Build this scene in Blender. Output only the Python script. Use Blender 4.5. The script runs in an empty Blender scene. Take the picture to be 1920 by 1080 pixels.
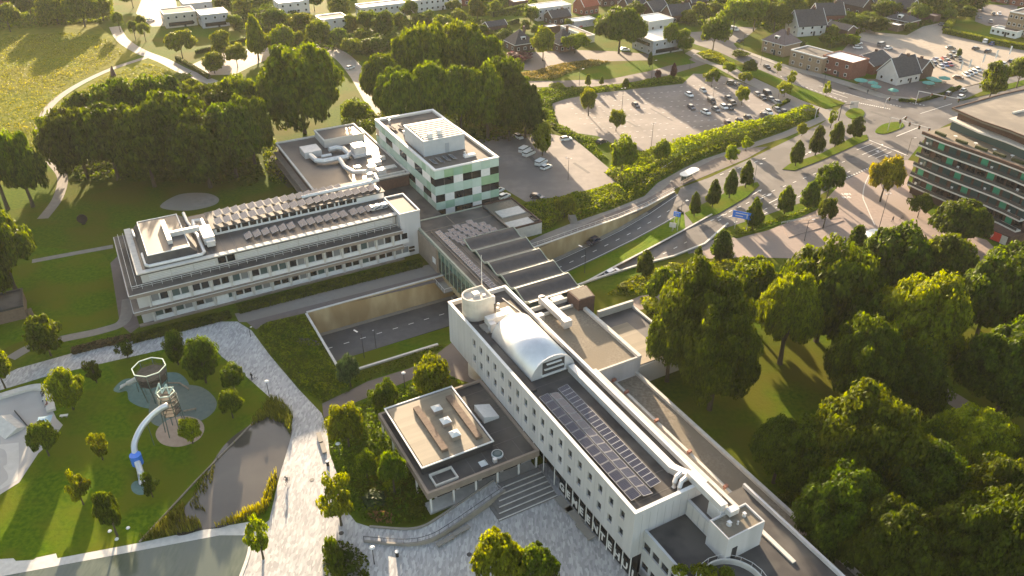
import bpy, math, random
import numpy as np
from math import radians, sin, cos, pi, hypot, atan2
from mathutils import Vector, Matrix, noise
from mathutils.geometry import tessellate_polygon

# ------------------------------------------------------------------ camera, sky, sun, exposure
SC = bpy.context.scene
CAM_H, PITCH, FPX = 98.0, radians(32.0), 1480.0
cam = bpy.data.objects.new('camera', bpy.data.cameras.new('camera'))
SC.collection.objects.link(cam)
cam.location = (0, 0, CAM_H); cam.rotation_euler = (pi/2-PITCH, 0, 0)
cam.data.sensor_width = 36; cam.data.lens = FPX/1920*36
cam.data.clip_start = 1; cam.data.clip_end = 6000
SC.camera = cam
SUN_EL, SUN_AZ = radians(11.3), radians(-13.0)          # azimuth measured from +Y towards +X
W = bpy.data.worlds.new('World'); SC.world = W; W.use_nodes = True
_n = W.node_tree.nodes; _l = W.node_tree.links
_bg = _n['Background']; _sky = _n.new('ShaderNodeTexSky'); _sky.sky_type = 'NISHITA'; _sky.sun_disc = False
_sky.sun_elevation = SUN_EL; _sky.sun_rotation = SUN_AZ
_sky.air_density = 1.0; _sky.dust_density = 1.5; _sky.ozone_density = 1.0
_l.new(_sky.outputs[0], _bg.inputs[0]); _bg.inputs[1].default_value = 0.13
sun = bpy.data.objects.new('sun', bpy.data.lights.new('sun', 'SUN')); SC.collection.objects.link(sun)
sun.data.energy = 5.0; sun.data.angle = radians(0.6); sun.data.color = (1.0, 0.90, 0.74)
_d = Vector((sin(SUN_AZ)*cos(SUN_EL), cos(SUN_AZ)*cos(SUN_EL), sin(SUN_EL)))
sun.rotation_euler = _d.to_track_quat('Z', 'Y').to_euler(); sun.location = (0, 0, 200)
SC.view_settings.view_transform = 'Standard'; SC.view_settings.look = 'None'
SC.view_settings.exposure = 2.2; SC.view_settings.gamma = 1.0
SC.view_settings.use_white_balance = True; SC.view_settings.white_balance_temperature = 8200; SC.view_settings.white_balance_tint = 15.0   # the camera was balanced for open shade

# ------------------------------------------------------------------ helpers
R = random.Random(7)
NR = np.random.RandomState(11)
COL = SC.collection
AZ = radians(28.8)                                       # the town's building grid is turned by this angle
CA, SA = cos(AZ), sin(AZ)
_fw = Vector((0, cos(PITCH), -sin(PITCH))); _up = Vector((0, sin(PITCH), cos(PITCH)))

def ab(a, b, z=0.0):                                     # building grid -> world
    return Vector((a*CA-b*SA, a*SA+b*CA, z))
def at(px, py, z=0.0):                                   # survey point of the photograph -> world point at height z
    d = Vector(((px-960)/FPX, 0, 0))+_fw+_up*((540-py)/FPX)
    t = (z-CAM_H)/d.z
    return Vector((d.x*t, d.y*t, z))
def proj(p):
    q = Vector(p)-Vector((0, 0, CAM_H)); D = q.dot(_fw)
    return 960+FPX*q.x/D, 540-FPX*q.dot(_up)/D, FPX/D
def rise(px, py, top):                                   # height of a thing standing at px,py whose top is at image row `top`
    p = at(px, py); lo, hi = 0.0, 60.0
    for _ in range(40):
        m = (lo+hi)/2
        if proj((p.x, p.y, m))[1] > top: lo = m
        else: hi = m
    return lo
def ppm(px, py):                                         # pixels per metre on the ground there
    return proj(at(px, py))[2]

_O1 = ['','first','second','third','fourth','fifth','sixth','seventh','eighth','ninth','tenth','eleventh','twelfth','thirteenth','fourteenth','fifteenth','sixteenth','seventeenth','eighteenth','nineteenth']
_T = [(20,'twent'),(30,'thirt'),(40,'fort'),(50,'fift')]
ORD = _O1[1:]+[w for b, t in _T for w in [t+'ieth']+[t+'y-'+_O1[k] for k in range(1, 10)]]

def tag(o, label=None, cat=None, group=None, kind=None):
    if label: o['label'] = label
    if cat: o['category'] = cat
    if group: o['group'] = group
    if kind: o['kind'] = kind
    return o
def link(o, parent=None):
    COL.objects.link(o)
    if parent is not None: o.parent = parent
    return o
def thing(name, label, cat, loc=(0, 0, 0), rz=0.0, group=None, parent=None):
    o = bpy.data.objects.new(name, None); o.empty_display_size = .5
    link(o, parent); o.location = loc; o.rotation_euler = (0, 0, rz)
    return tag(o, label, cat, group)
def bthing(name, label, cat, a, b, group=None):          # a thing standing on the building grid
    return thing(name, label, cat, ab(a, b), AZ, group)
def mobj(name, me, parent=None, loc=(0, 0, 0), rz=0.0, scale=None):
    o = bpy.data.objects.new(name, me); link(o, parent); o.location = loc; o.rotation_euler = (0, 0, rz)
    if scale is not None: o.scale = scale
    return o
def omat(o, m):                                          # material on the object, so that copies can share the mesh
    if not o.data.materials: o.data.materials.append(None)
    o.material_slots[0].link = 'OBJECT'; o.material_slots[0].material = m
    return o
def copy_tree(o, parent=None, loc=None, rz=None):
    c = o.copy(); COL.objects.link(c); c.parent = parent
    if loc is not None: c.location = loc
    if rz is not None: c.rotation_euler = (0, 0, rz)
    for ch in list(o.children): copy_tree(ch, c)
    return c

class MB:
    """collects shapes, builds ONE mesh object; o = origin subtracted from every point"""
    def __init__(s, o=(0, 0, 0)): s.v = []; s.f = []; s.o = Vector(o)
    def add(s, vs, fs):
        n = len(s.v); s.v += [tuple(Vector(p)-s.o) for p in vs]; s.f += [tuple(i+n for i in f) for f in fs]; return s
    def box(s, x0, x1, y0, y1, z0, z1):
        return s.add([(x0,y0,z0),(x1,y0,z0),(x1,y1,z0),(x0,y1,z0),(x0,y0,z1),(x1,y0,z1),(x1,y1,z1),(x0,y1,z1)],
            [(3,2,1,0),(4,5,6,7),(0,1,5,4),(1,2,6,5),(2,3,7,6),(3,0,4,7)])
    def ring(s, x0, x1, y0, y1, z0, z1, t):              # four walls round a rectangle, butted
        s.box(x0,x1,y0,y0+t,z0,z1); s.box(x0,x1,y1-t,y1,z0,z1)
        s.box(x0,x0+t,y0+t,y1-t,z0,z1); return s.box(x1-t,x1,y0+t,y1-t,z0,z1)
    def frustum(s, b, t, z0, z1):                        # b,t = (x0,x1,y0,y1)
        return s.add([(b[0],b[2],z0),(b[1],b[2],z0),(b[1],b[3],z0),(b[0],b[3],z0),(t[0],t[2],z1),(t[1],t[2],z1),(t[1],t[3],z1),(t[0],t[3],z1)],
            [(3,2,1,0),(4,5,6,7),(0,1,5,4),(1,2,6,5),(2,3,7,6),(3,0,4,7)])
    def prism(s, pts, z0, z1):                           # extruded polygon (concave allowed)
        n = len(pts)
        A = sum(pts[i][0]*pts[(i+1)%n][1]-pts[(i+1)%n][0]*pts[i][1] for i in range(n))
        if A < 0: pts = pts[::-1]
        vs = [(p[0],p[1],z0) for p in pts]+[(p[0],p[1],z1) for p in pts]
        tri = tessellate_polygon([[Vector((p[0],p[1],0)) for p in pts]])
        fs = []
        for t in tri:
            a, b, c = t
            cr = (pts[b][0]-pts[a][0])*(pts[c][1]-pts[a][1])-(pts[b][1]-pts[a][1])*(pts[c][0]-pts[a][0])
            if cr < 0: b, c = c, b
            fs.append((a+n,b+n,c+n)); fs.append((c,b,a))
        fs += [(i,(i+1)%n,(i+1)%n+n,i+n) for i in range(n)]
        return s.add(vs, fs)
    def cyl(s, x, y, z0, z1, r, r1=None, n=12, cap=True):
        r1 = r if r1 is None else r1
        vs = [(x+r*cos(2*pi*i/n),y+r*sin(2*pi*i/n),z0) for i in range(n)]+[(x+r1*cos(2*pi*i/n),y+r1*sin(2*pi*i/n),z1) for i in range(n)]
        fs = [(i,(i+1)%n,(i+1)%n+n,i+n) for i in range(n)]
        if cap: fs += [tuple(range(n-1,-1,-1)), tuple(range(n,2*n))]
        return s.add(vs, fs)
    def bar(s, p, q, w, h=None):                         # a square bar from p to q
        p, q = Vector(p), Vector(q); h = w if h is None else h
        d = (q-p).normalized(); u = Vector((0,0,1)) if abs(d.z) < .95 else Vector((1,0,0))
        x = d.cross(u).normalized()*w/2; y = x.cross(d).normalized()*h/2
        vs = [p-x-y,p+x-y,p+x+y,p-x+y,q-x-y,q+x-y,q+x+y,q-x+y]
        return s.add(vs, [(0,1,2,3),(7,6,5,4),(0,4,5,1),(1,5,6,2),(2,6,7,3),(3,7,4,0)])
    def tube(s, pts, r, n=8):
        pts = [Vector(p) for p in pts]; rr = r if isinstance(r, (list, tuple)) else [r]*len(pts)
        vs = []; fs = []
        for i, p in enumerate(pts):
            d = (pts[min(i+1,len(pts)-1)]-pts[max(i-1,0)]).normalized()
            u = Vector((0,0,1)) if abs(d.z) < .9 else Vector((1,0,0))
            x = d.cross(u).normalized(); y = x.cross(d).normalized()
            vs += [p+(x*cos(2*pi*k/n)+y*sin(2*pi*k/n))*rr[i] for k in range(n)]
        for i in range(len(pts)-1):
            fs += [(i*n+k,(i+1)*n+k,(i+1)*n+(k+1)%n,i*n+(k+1)%n) for k in range(n)]
        fs += [tuple(range(n)), tuple(range(len(pts)*n-1,(len(pts)-1)*n-1,-1))]
        return s.add(vs, fs)
    def quad(s, a, b, c, d): return s.add([a,b,c,d], [(0,1,2,3)])
    def mesh(s, name, m=None, smooth=False):
        me = bpy.data.meshes.new(name); me.from_pydata(s.v, [], s.f)
        if m: me.materials.append(m)
        if smooth: me.polygons.foreach_set('use_smooth', [True]*len(me.polygons))
        me.update(); return me
    def build(s, name, m, parent=None, smooth=False, **k):
        return mobj(name, s.mesh(name, m, smooth), parent, **k)

def np_mesh(name, V, F, m):
    me = bpy.data.meshes.new(name); k = F.shape[1]
    me.vertices.add(len(V)); me.vertices.foreach_set('co', V.astype(np.float32).ravel())
    me.loops.add(F.size); me.loops.foreach_set('vertex_index', F.astype(np.int32).ravel())
    me.polygons.add(len(F)); me.polygons.foreach_set('loop_start', np.arange(0, F.size, k, dtype=np.int32))
    me.polygons.foreach_set('loop_total', np.full(len(F), k, dtype=np.int32))
    if m: me.materials.append(m)
    me.update(calc_edges=True); return me

# ------------------------------------------------------------------ materials
def _new(name):
    m = bpy.data.materials.new(name); m.use_nodes = True; nt = m.node_tree
    return m, nt, nt.nodes['Principled BSDF']
def _rgb(c): return (c[0], c[1], c[2], 1)
def mat(name, c, c2=None, scale=1.0, rough=.8, bump=0.0, metal=0.0, c3=None, scale3=.05, world=True, stretch=None, spec=.3, rot=0.0, sharp=.2, bdist=.05):
    m, nt, b = _new(name); N, L = nt.nodes, nt.links
    b.inputs['Roughness'].default_value = rough; b.inputs['Metallic'].default_value = metal
    b.inputs['Specular IOR Level'].default_value = spec
    if c2 is None:
        b.inputs['Base Color'].default_value = _rgb(c); return m
    if world: co = N.new('ShaderNodeNewGeometry').outputs['Position']
    else: co = N.new('ShaderNodeTexCoord').outputs['Object']
    if stretch or rot:
        mp = N.new('ShaderNodeMapping'); mp.inputs['Rotation'].default_value = (0, 0, rot)
        if stretch: mp.inputs['Scale'].default_value = stretch
        mp.vector_type = 'POINT'; L.new(co, mp.inputs[0]); co = mp.outputs[0]
    t = N.new('ShaderNodeTexNoise'); t.inputs['Scale'].default_value = scale; t.inputs['Detail'].default_value = 5
    L.new(co, t.inputs['Vector'])
    r = N.new('ShaderNodeValToRGB'); r.color_ramp.elements[0].position = .5-sharp; r.color_ramp.elements[1].position = .5+sharp
    r.color_ramp.elements[0].color = _rgb(c); r.color_ramp.elements[1].color = _rgb(c2); L.new(t.outputs[0], r.inputs[0])
    out = r.outputs[0]
    if c3 is not None:
        t3 = N.new('ShaderNodeTexNoise'); t3.inputs['Scale'].default_value = scale3; t3.inputs['Detail'].default_value = 3; L.new(co, t3.inputs['Vector'])
        r3 = N.new('ShaderNodeValToRGB'); r3.color_ramp.elements[0].position = .42; r3.color_ramp.elements[1].position = .6
        L.new(t3.outputs[0], r3.inputs[0])
        mx = N.new('ShaderNodeMix'); mx.data_type = 'RGBA'; L.new(r3.outputs[0], mx.inputs[0]); L.new(out, mx.inputs[6]); mx.inputs[7].default_value = _rgb(c3)
        out = mx.outputs[2]
    L.new(out, b.inputs['Base Color'])
    if bump:
        bp = N.new('ShaderNodeBump'); bp.inputs['Strength'].default_value = bump; bp.inputs['Distance'].default_value = bdist
        L.new(t.outputs[0], bp.inputs['Height']); L.new(bp.outputs[0], b.inputs['Normal'])
    return m
def leafmat(name, dark, light, trans=.35, var=.25, scale=.5):
    m, nt, b = _new(name); N, L = nt.nodes, nt.links
    oi = N.new('ShaderNodeObjectInfo'); tc = N.new('ShaderNodeTexCoord')
    nz = N.new('ShaderNodeTexNoise'); nz.inputs['Scale'].default_value = scale; nz.inputs['Detail'].default_value = 4
    g = N.new('ShaderNodeNewGeometry'); L.new(g.outputs['Position'], nz.inputs['Vector'])
    r = N.new('ShaderNodeValToRGB'); r.color_ramp.elements[0].position = .3; r.color_ramp.elements[1].position = .7
    r.color_ramp.elements[0].color = _rgb(dark); r.color_ramp.elements[1].color = _rgb(light); L.new(nz.outputs[0], r.inputs[0])
    hs = N.new('ShaderNodeHueSaturation'); L.new(r.outputs[0], hs.inputs['Color'])
    mr = N.new('ShaderNodeMapRange'); mr.inputs[3].default_value = 1-var; mr.inputs[4].default_value = 1+var; L.new(oi.outputs['Random'], mr.inputs[0])
    ri = N.new('ShaderNodeMapRange'); ri.inputs[3].default_value = .5; ri.inputs[4].default_value = 1.5; L.new(g.outputs['Random Per Island'], ri.inputs[0])
    mu = N.new('ShaderNodeMath'); mu.operation = 'MULTIPLY'; L.new(mr.outputs[0], mu.inputs[0]); L.new(ri.outputs[0], mu.inputs[1]); L.new(mu.outputs[0], hs.inputs['Value'])
    mh = N.new('ShaderNodeMapRange'); mh.inputs[3].default_value = .485; mh.inputs[4].default_value = .515
    mm = N.new('ShaderNodeMath'); mm.operation = 'FRACT'; m7 = N.new('ShaderNodeMath'); m7.operation = 'MULTIPLY'; m7.inputs[1].default_value = 7.3
    L.new(oi.outputs['Random'], m7.inputs[0]); L.new(m7.outputs[0], mm.inputs[0]); L.new(mm.outputs[0], mh.inputs[0]); L.new(mh.outputs[0], hs.inputs['Hue'])
    L.new(hs.outputs[0], b.inputs['Base Color']); b.inputs['Roughness'].default_value = .6; b.inputs['Specular IOR Level'].default_value = .1
    tr = N.new('ShaderNodeBsdfTranslucent'); h2 = N.new('ShaderNodeHueSaturation'); h2.inputs['Value'].default_value = 1.5; h2.inputs['Hue'].default_value = .485; h2.inputs['Saturation'].default_value = 1.1
    L.new(hs.outputs[0], h2.inputs['Color']); L.new(h2.outputs[0], tr.inputs[0])
    mx = N.new('ShaderNodeMixShader'); mx.inputs[0].default_value = trans
    L.new(b.outputs[0], mx.inputs[1]); L.new(tr.outputs[0], mx.inputs[2]); L.new(mx.outputs[0], N['Material Output'].inputs[0])
    return m
def glassmat(name, c=(.02,.025,.03), rough=.05, spec=.6):
    m, nt, b = _new(name); b.inputs['Base Color'].default_value = _rgb(c); b.inputs['Roughness'].default_value = rough
    b.inputs['Specular IOR Level'].default_value = spec; return m
def panelmat():                                          # photovoltaic cells with a fine pale grid
    m, nt, b = _new('solar_cells'); N, L = nt.nodes, nt.links
    tc = N.new('ShaderNodeTexCoord'); br = N.new('ShaderNodeTexBrick'); br.offset = 0
    br.inputs['Color1'].default_value = (.016,.018,.032,1); br.inputs['Color2'].default_value = (.022,.023,.04,1); br.inputs['Mortar'].default_value = (.12,.12,.14,1)
    br.inputs['Scale'].default_value = 1.0; br.inputs['Mortar Size'].default_value = .012; br.inputs['Brick Width'].default_value = .3; br.inputs['Row Height'].default_value = .3
    L.new(tc.outputs['Object'], br.inputs['Vector']); L.new(br.outputs[0], b.inputs['Base Color']); b.inputs['Roughness'].default_value = .13; b.inputs['Specular IOR Level'].default_value = .4
    return m
def stonemix(name, cols, sx=1.6, sy=.5, rot=0.0, rough=.75):   # small paving units of several tones
    m, nt, b = _new(name); N, L = nt.nodes, nt.links
    g = N.new('ShaderNodeNewGeometry'); mp = N.new('ShaderNodeMapping'); mp.inputs['Rotation'].default_value = (0,0,rot); mp.inputs['Scale'].default_value = (sx,sy,1)
    L.new(g.outputs['Position'], mp.inputs[0]); v = N.new('ShaderNodeTexVoronoi'); v.inputs['Scale'].default_value = 1.0; v.feature = 'F1'
    L.new(mp.outputs[0], v.inputs['Vector'])
    r = N.new('ShaderNodeValToRGB'); r.color_ramp.interpolation = 'CONSTANT'; e = r.color_ramp.elements
    sep = N.new('ShaderNodeSeparateColor'); L.new(v.outputs['Color'], sep.inputs[0]); L.new(sep.outputs[0], r.inputs[0])
    e[0].color = _rgb(cols[0]); e[0].position = 0; e[1].color = _rgb(cols[1]); e[1].position = 1/len(cols)
    for i, c in enumerate(cols[2:]): q = e.new((i+2)/len(cols)); q.color = _rgb(c)
    n2 = N.new('ShaderNodeTexNoise'); n2.inputs['Scale'].default_value = .12; L.new(g.outputs['Position'], n2.inputs['Vector'])
    mr = N.new('ShaderNodeMapRange'); mr.inputs[3].default_value = .8; mr.inputs[4].default_value = 1.2; L.new(n2.outputs[0], mr.inputs[0])
    hs = N.new('ShaderNodeHueSaturation'); L.new(r.outputs[0], hs.inputs['Color']); L.new(mr.outputs[0], hs.inputs['Value'])
    L.new(hs.outputs[0], b.inputs['Base Color']); b.inputs['Roughness'].default_value = rough; b.inputs['Specular IOR Level'].default_value = .3
    return m
def stripes(name, c, c2, w, rough=.7, rot=AZ, axis=0):   # boards or standing seams of width w across the building grid
    m, nt, b = _new(name); N, L = nt.nodes, nt.links
    g = N.new('ShaderNodeNewGeometry'); mp = N.new('ShaderNodeMapping'); mp.inputs['Rotation'].default_value = (0,0,-rot); L.new(g.outputs['Position'], mp.inputs[0])
    sp = N.new('ShaderNodeSeparateXYZ'); L.new(mp.outputs[0], sp.inputs[0])
    d = N.new('ShaderNodeMath'); d.operation = 'DIVIDE'; d.inputs[1].default_value = w; L.new(sp.outputs[axis], d.inputs[0])
    f = N.new('ShaderNodeMath'); f.operation = 'FLOOR'; L.new(d.outputs[0], f.inputs[0])
    wn = N.new('ShaderNodeTexWhiteNoise'); wn.noise_dimensions = '1D'; L.new(f.outputs[0], wn.inputs['W'])
    n2 = N.new('ShaderNodeTexNoise'); n2.inputs['Scale'].default_value = .8; L.new(g.outputs['Position'], n2.inputs['Vector'])
    ad = N.new('ShaderNodeMath'); ad.operation = 'MULTIPLY_ADD'; ad.inputs[1].default_value = .6; L.new(wn.outputs[0], ad.inputs[0]); 
    m4 = N.new('ShaderNodeMath'); m4.operation = 'MULTIPLY'; m4.inputs[1].default_value = .4; L.new(n2.outputs[0], m4.inputs[0]); L.new(m4.outputs[0], ad.inputs[2])
    mx = N.new('ShaderNodeMix'); mx.data_type = 'RGBA'; L.new(ad.outputs[0], mx.inputs[0]); mx.inputs[6].default_value = _rgb(c); mx.inputs[7].default_value = _rgb(c2)
    L.new(mx.outputs[2], b.inputs['Base Color']); b.inputs['Roughness'].default_value = rough
    return m

m_grass = mat('mown_grass', (.040,.080,.004), (.075,.112,.006), 1.2, .9, .6, c3=(.085,.088,.010), scale3=.06, spec=.02, bdist=.12, sharp=.13)
m_lawn = mat('lawn', (.040,.088,.003), (.078,.128,.005), 1.3, .9, .6, c3=(.088,.105,.008), scale3=.10, spec=.02, bdist=.12, sharp=.13)
m_meadow = mat('meadow_grass', (.085,.11,.010), (.17,.17,.02), .35, .95, .8, c3=(.14,.135,.018), scale3=.03, spec=.02, bdist=.4)
m_soil = mat('planting_soil', (.05,.045,.025), (.04,.06,.015), .8, .95, .4)
m_asph = mat('road_asphalt', (.10,.092,.088), (.15,.138,.13), .5, .75, .2, c3=(.085,.077,.073), scale3=.09, sharp=.28)
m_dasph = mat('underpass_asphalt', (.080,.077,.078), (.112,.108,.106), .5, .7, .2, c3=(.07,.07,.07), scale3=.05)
m_conc = mat('concrete_paving', (.20,.185,.165), (.27,.25,.22), .8, .8, .2, c3=(.22,.20,.17), scale3=.06)
m_path = mat('footpath', (.17,.155,.14), (.22,.20,.18), .7, .85, .2, c3=(.18,.16,.14), scale3=.05)
m_brown = mat('brown_cycle_paving', (.11,.088,.082), (.145,.118,.11), .8, .85, .2, c3=(.12,.10,.09), scale3=.05)
m_pink = mat('pink_brick_paving', (.22,.165,.14), (.29,.22,.19), .9, .85, .2, c3=(.24,.19,.165), scale3=.06)
m_lot = mat('car_park_paving', (.15,.13,.12), (.215,.185,.17), .45, .85, .2, c3=(.135,.118,.11), scale3=.07, sharp=.28)
m_beige = mat('beige_brick_paving', (.24,.20,.16), (.31,.26,.21), .6, .85, .2, c3=(.26,.22,.18), scale3=.04)
m_plaza = stonemix('mottled_plaza_setts', [(.27,.265,.265),(.34,.335,.33),(.30,.295,.29),(.42,.415,.40),(.36,.35,.345)], 3.4, 1.2, .5)
m_skate = mat('skate_concrete', (.30,.29,.28), (.37,.36,.34), .25, .6, .1, c3=(.33,.31,.29), scale3=.08)
m_white = mat('white_line_paint', (.72,.70,.66), (.60,.58,.55), 3.0, .7)
m_water = mat('pond_water', (.060,.053,.045), (.080,.072,.060), .15, .06, .05, spec=.5, bdist=.02)
m_pool = mat('shallow_green_pool', (.07,.085,.06), (.11,.125,.09), 1.2, .12, .15, spec=.5, stretch=(1.5,.4,1), rot=.4, c3=(.085,.10,.08), scale3=.1, bdist=.02)
m_coping = mat('concrete_coping', (.42,.40,.37), (.52,.50,.46), 1.2, .8, .1)
m_wallconc = mat('stained_concrete_wall', (.36,.27,.15), (.48,.38,.23), .5, .85, .2, c3=(.30,.21,.11), scale3=.15, stretch=(1,1,.4))
m_render = mat('white_render', (.40,.40,.41), (.48,.48,.485), 1.6, .7, .05, c3=(.38,.38,.385), scale3=.3, stretch=(1,1,.10), sharp=.3)
m_offw = mat('offwhite_plaster', (.47,.45,.425), (.53,.51,.485), .7, .8, .05, c3=(.44,.42,.40), scale3=.1)
m_creamc = mat('cream_concrete', (.48,.44,.38), (.56,.52,.46), .5, .8, .1, c3=(.42,.38,.33), scale3=.3)
m_tan = mat('tan_concrete_ledge', (.21,.165,.135), (.26,.21,.17), .7, .8, .1)
m_roofd = mat('dark_bitumen_roof', (.026,.025,.026), (.058,.054,.053), .35, .75, .2, c3=(.085,.078,.07), scale3=.16, sharp=.22)
m_roofwet = mat('glossy_bitumen_roof', (.030,.028,.029), (.058,.054,.055), .3, .5, .15, c3=(.065,.06,.058), scale3=.12, spec=.45, sharp=.25)
m_gravel = mat('gravel_roof', (.13,.11,.085), (.24,.205,.16), 2.2, .95, .5, c3=(.17,.145,.11), scale3=.15)
m_deck = stripes('weathered_roof_boards', (.17,.14,.10), (.26,.22,.16), .55, .75, axis=1)
m_metal = mat('galvanised_duct', (.48,.475,.47), (.58,.575,.57), 1.0, .42, .05, metal=.25, spec=.5)
m_alu = mat('brushed_aluminium', (.55,.56,.58), (.63,.64,.66), .8, .42, .03, metal=.55)
m_dark = mat('dark_metal', (.03,.03,.032), (.045,.045,.047), 2.0, .5)
m_black = mat('black_plastic', (.012,.012,.013), (.02,.02,.02), 3.0, .6)
m_glass = glassmat('dark_window_glass', (.014,.017,.02))
m_glassb = glassmat('window_glass_with_blinds', (.16,.17,.175), .25, .5)
m_glasst = glassmat('teal_window_glass', (.05,.085,.085), .12, .5)
m_frame = mat('white_window_frame', (.55,.55,.54), (.62,.62,.61), 2.0, .6)
m_pv = panelmat()
m_pvf = mat('panel_frame_grey', (.30,.30,.31), (.36,.36,.37), 2.0, .7)
m_bark = mat('tree_bark', (.05,.042,.028), (.09,.075,.05), 3.0, .95, .6, world=False)
m_tgreen = [mat('pale_green_glass_panel', (.30,.42,.36), (.34,.46,.40), .7, .25, spec=.5), mat('mid_green_glass_panel', (.20,.34,.26), (.24,.38,.29), .7, .25, spec=.5),
            mat('mint_glass_panel', (.36,.47,.42), (.41,.52,.47), .7, .25, spec=.5), mat('leaf_green_glass_panel', (.19,.33,.20), (.24,.38,.24), .7, .25, spec=.5)]
m_emer = mat('emerald_panel', (.025,.25,.15), (.035,.29,.18), .8, .35)
m_brick = mat('dark_brown_brick', (.075,.045,.038), (.11,.065,.05), 1.6, .9, .2, world=False)
m_rbrick = mat('red_brick', (.15,.055,.04), (.21,.085,.06), 1.8, .9, .2, world=False)
m_ybrick = mat('yellow_brown_brick', (.22,.155,.10), (.29,.21,.14), 1.8, .9, .2, world=False)
m_tiled = mat('dark_roof_tiles', (.035,.033,.036), (.06,.056,.06), 1.5, .7, .3, world=False)
m_tilem = mat('mauve_roof_tiles', (.11,.08,.08), (.16,.12,.115), 1.5, .8, .3, world=False)
m_tiler = mat('red_roof_tiles', (.25,.06,.035), (.33,.09,.05), 1.5, .8, .3, world=False)
m_wood = mat('weathered_timber', (.20,.16,.12), (.28,.23,.18), 2.0, .85, .2, world=False)
m_teal = mat('teal_rubber_surface', (.075,.14,.13), (.10,.18,.165), 1.2, .9, .1)
m_teal2 = mat('grey_green_rubber_surface', (.10,.135,.12), (.125,.16,.14), 1.2, .9, .1)
m_sand = mat('pink_sand_surface', (.30,.22,.17), (.36,.27,.21), 1.2, .95, .1)
m_blue = mat('blue_sign_face', (.02,.17,.62), (.03,.19,.66), 2.0, .5)
m_umb = mat('green_parasol_cloth', (.06,.24,.20), (.08,.29,.245), 2.0, .8, world=False)
m_red = mat('red_sign_face', (.55,.045,.03), (.60,.06,.04), 2.0, .5)
m_orange = mat('faded_red_cap', (.26,.12,.085), (.33,.155,.11), 2.0, .7)
m_fence = mat('brown_fence_boards', (.12,.085,.065), (.17,.12,.09), 1.5, .9, world=False)
m_tyre = mat('tyre_rubber', (.015,.015,.015), (.022,.022,.022), 4.0, .9)

L_dark = leafmat('dark_leaves', (.030,.055,.004), (.068,.100,.007), .45, .22)
L_mid = leafmat('mid_leaves', (.044,.080,.005), (.098,.135,.009), .46, .22)
L_light = leafmat('light_leaves', (.078,.118,.007), (.145,.175,.012), .48, .15)
L_lime = leafmat('lime_leaves', (.105,.150,.008), (.19,.225,.012), .46, .12)
L_yel = leafmat('yellowing_leaves', (.15,.15,.010), (.25,.22,.014), .42, .12)
L_blue = leafmat('blue_green_leaves', (.028,.055,.018), (.055,.09,.028), .25, .15)
L_purple = leafmat('purple_leaves', (.05,.018,.020), (.10,.035,.035), .30, .15)
L_ochre = leafmat('ochre_shrub_leaves', (.11,.095,.022), (.18,.14,.035), .35, .2)
# ------------------------------------------------------------------ ground, roads, water
def cat_rom(pts, n=6, closed=True):
    out = []; m = len(pts)
    for i in range(m if closed else m-1):
        g = (lambda k: pts[k % m]) if closed else (lambda k: pts[max(0, min(m-1, k))])
        p0, p1, p2, p3 = Vector(g(i-1)), Vector(g(i)), Vector(g(i+1)), Vector(g(i+2))
        for k in range(n):
            t = k/n
            out.append(.5*((2*p1)+(p2-p0)*t+(2*p0-5*p1+4*p2-p3)*t*t+(3*p1-p0-3*p2+p3)*t*t*t))
    if not closed: out.append(Vector(pts[-1]))
    return out
def px_poly(pts, z=0, smooth=False):
    w = [at(p[0], p[1], z) for p in pts]
    return cat_rom(w, 6) if smooth else w
def sheet(name, pts, m, level, smooth=False, world=False, kind='structure', up=0.0, label=None):
    """a flat sheet a few millimetres above the one below; up>0 gives it a kerb of that height"""
    w = pts if world else px_poly(pts, 0, smooth)
    z = .006*level
    mb = MB()
    if up: mb.prism([(p.x, p.y) for p in w], 0.001, up+z)
    else:
        tri = tessellate_polygon([[Vector((p.x, p.y, 0)) for p in w]])
        fs = []
        for a, b, c in tri:
            cr = (w[b].x-w[a].x)*(w[c].y-w[a].y)-(w[b].y-w[a].y)*(w[c].x-w[a].x)
            fs.append((a, b, c) if cr > 0 else (a, c, b))
        mb.add([(p.x, p.y, z) for p in w], fs)
    o = mb.build(name, m); return tag(o, label, None, None, kind)
def band(pts, w0, world=False, smooth=True, z=0):        # a ribbon polygon of constant width along a centre line
    c = pts if world else [at(p[0], p[1], z) for p in pts]
    if smooth: c = cat_rom(c, 6, False)
    L, Rr = [], []
    for i, p in enumerate(c):
        d = (c[min(i+1, len(c)-1)]-c[max(0, i-1)]); d.z = 0; d.normalize(); n = Vector((-d.y, d.x, 0))*w0/2
        L.append(p+n); Rr.append(p-n)
    return L+Rr[::-1]
def kerb_line(name, pts, w, h, m, world=False, smooth=True, z=0.0, zs=None):   # an upstand along a line
    c = [Vector(p) for p in pts] if world else [at(p[0], p[1]) for p in pts]
    if smooth: c = cat_rom(c, 5, False)
    mb = MB(); vs = []; fs = []
    for i, p in enumerate(c):
        d = (c[min(i+1, len(c)-1)]-c[max(0, i-1)]); d.z = 0; d.normalize(); n = Vector((-d.y, d.x, 0))*w/2
        b0 = p.z+z
        vs += [(p.x+n.x, p.y+n.y, b0), (p.x-n.x, p.y-n.y, b0), (p.x-n.x, p.y-n.y, b0+h), (p.x+n.x, p.y+n.y, b0+h)]
    for i in range(len(c)-1):
        k = i*4
        for j in range(4): fs.append((k+j, k+4+j, k+4+(j+1) % 4, k+(j+1) % 4))
    fs += [(0,1,2,3), tuple(len(c)*4-4+j for j in (3,2,1,0))]
    mb.add(vs, fs); return mb.build(name, m)

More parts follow.
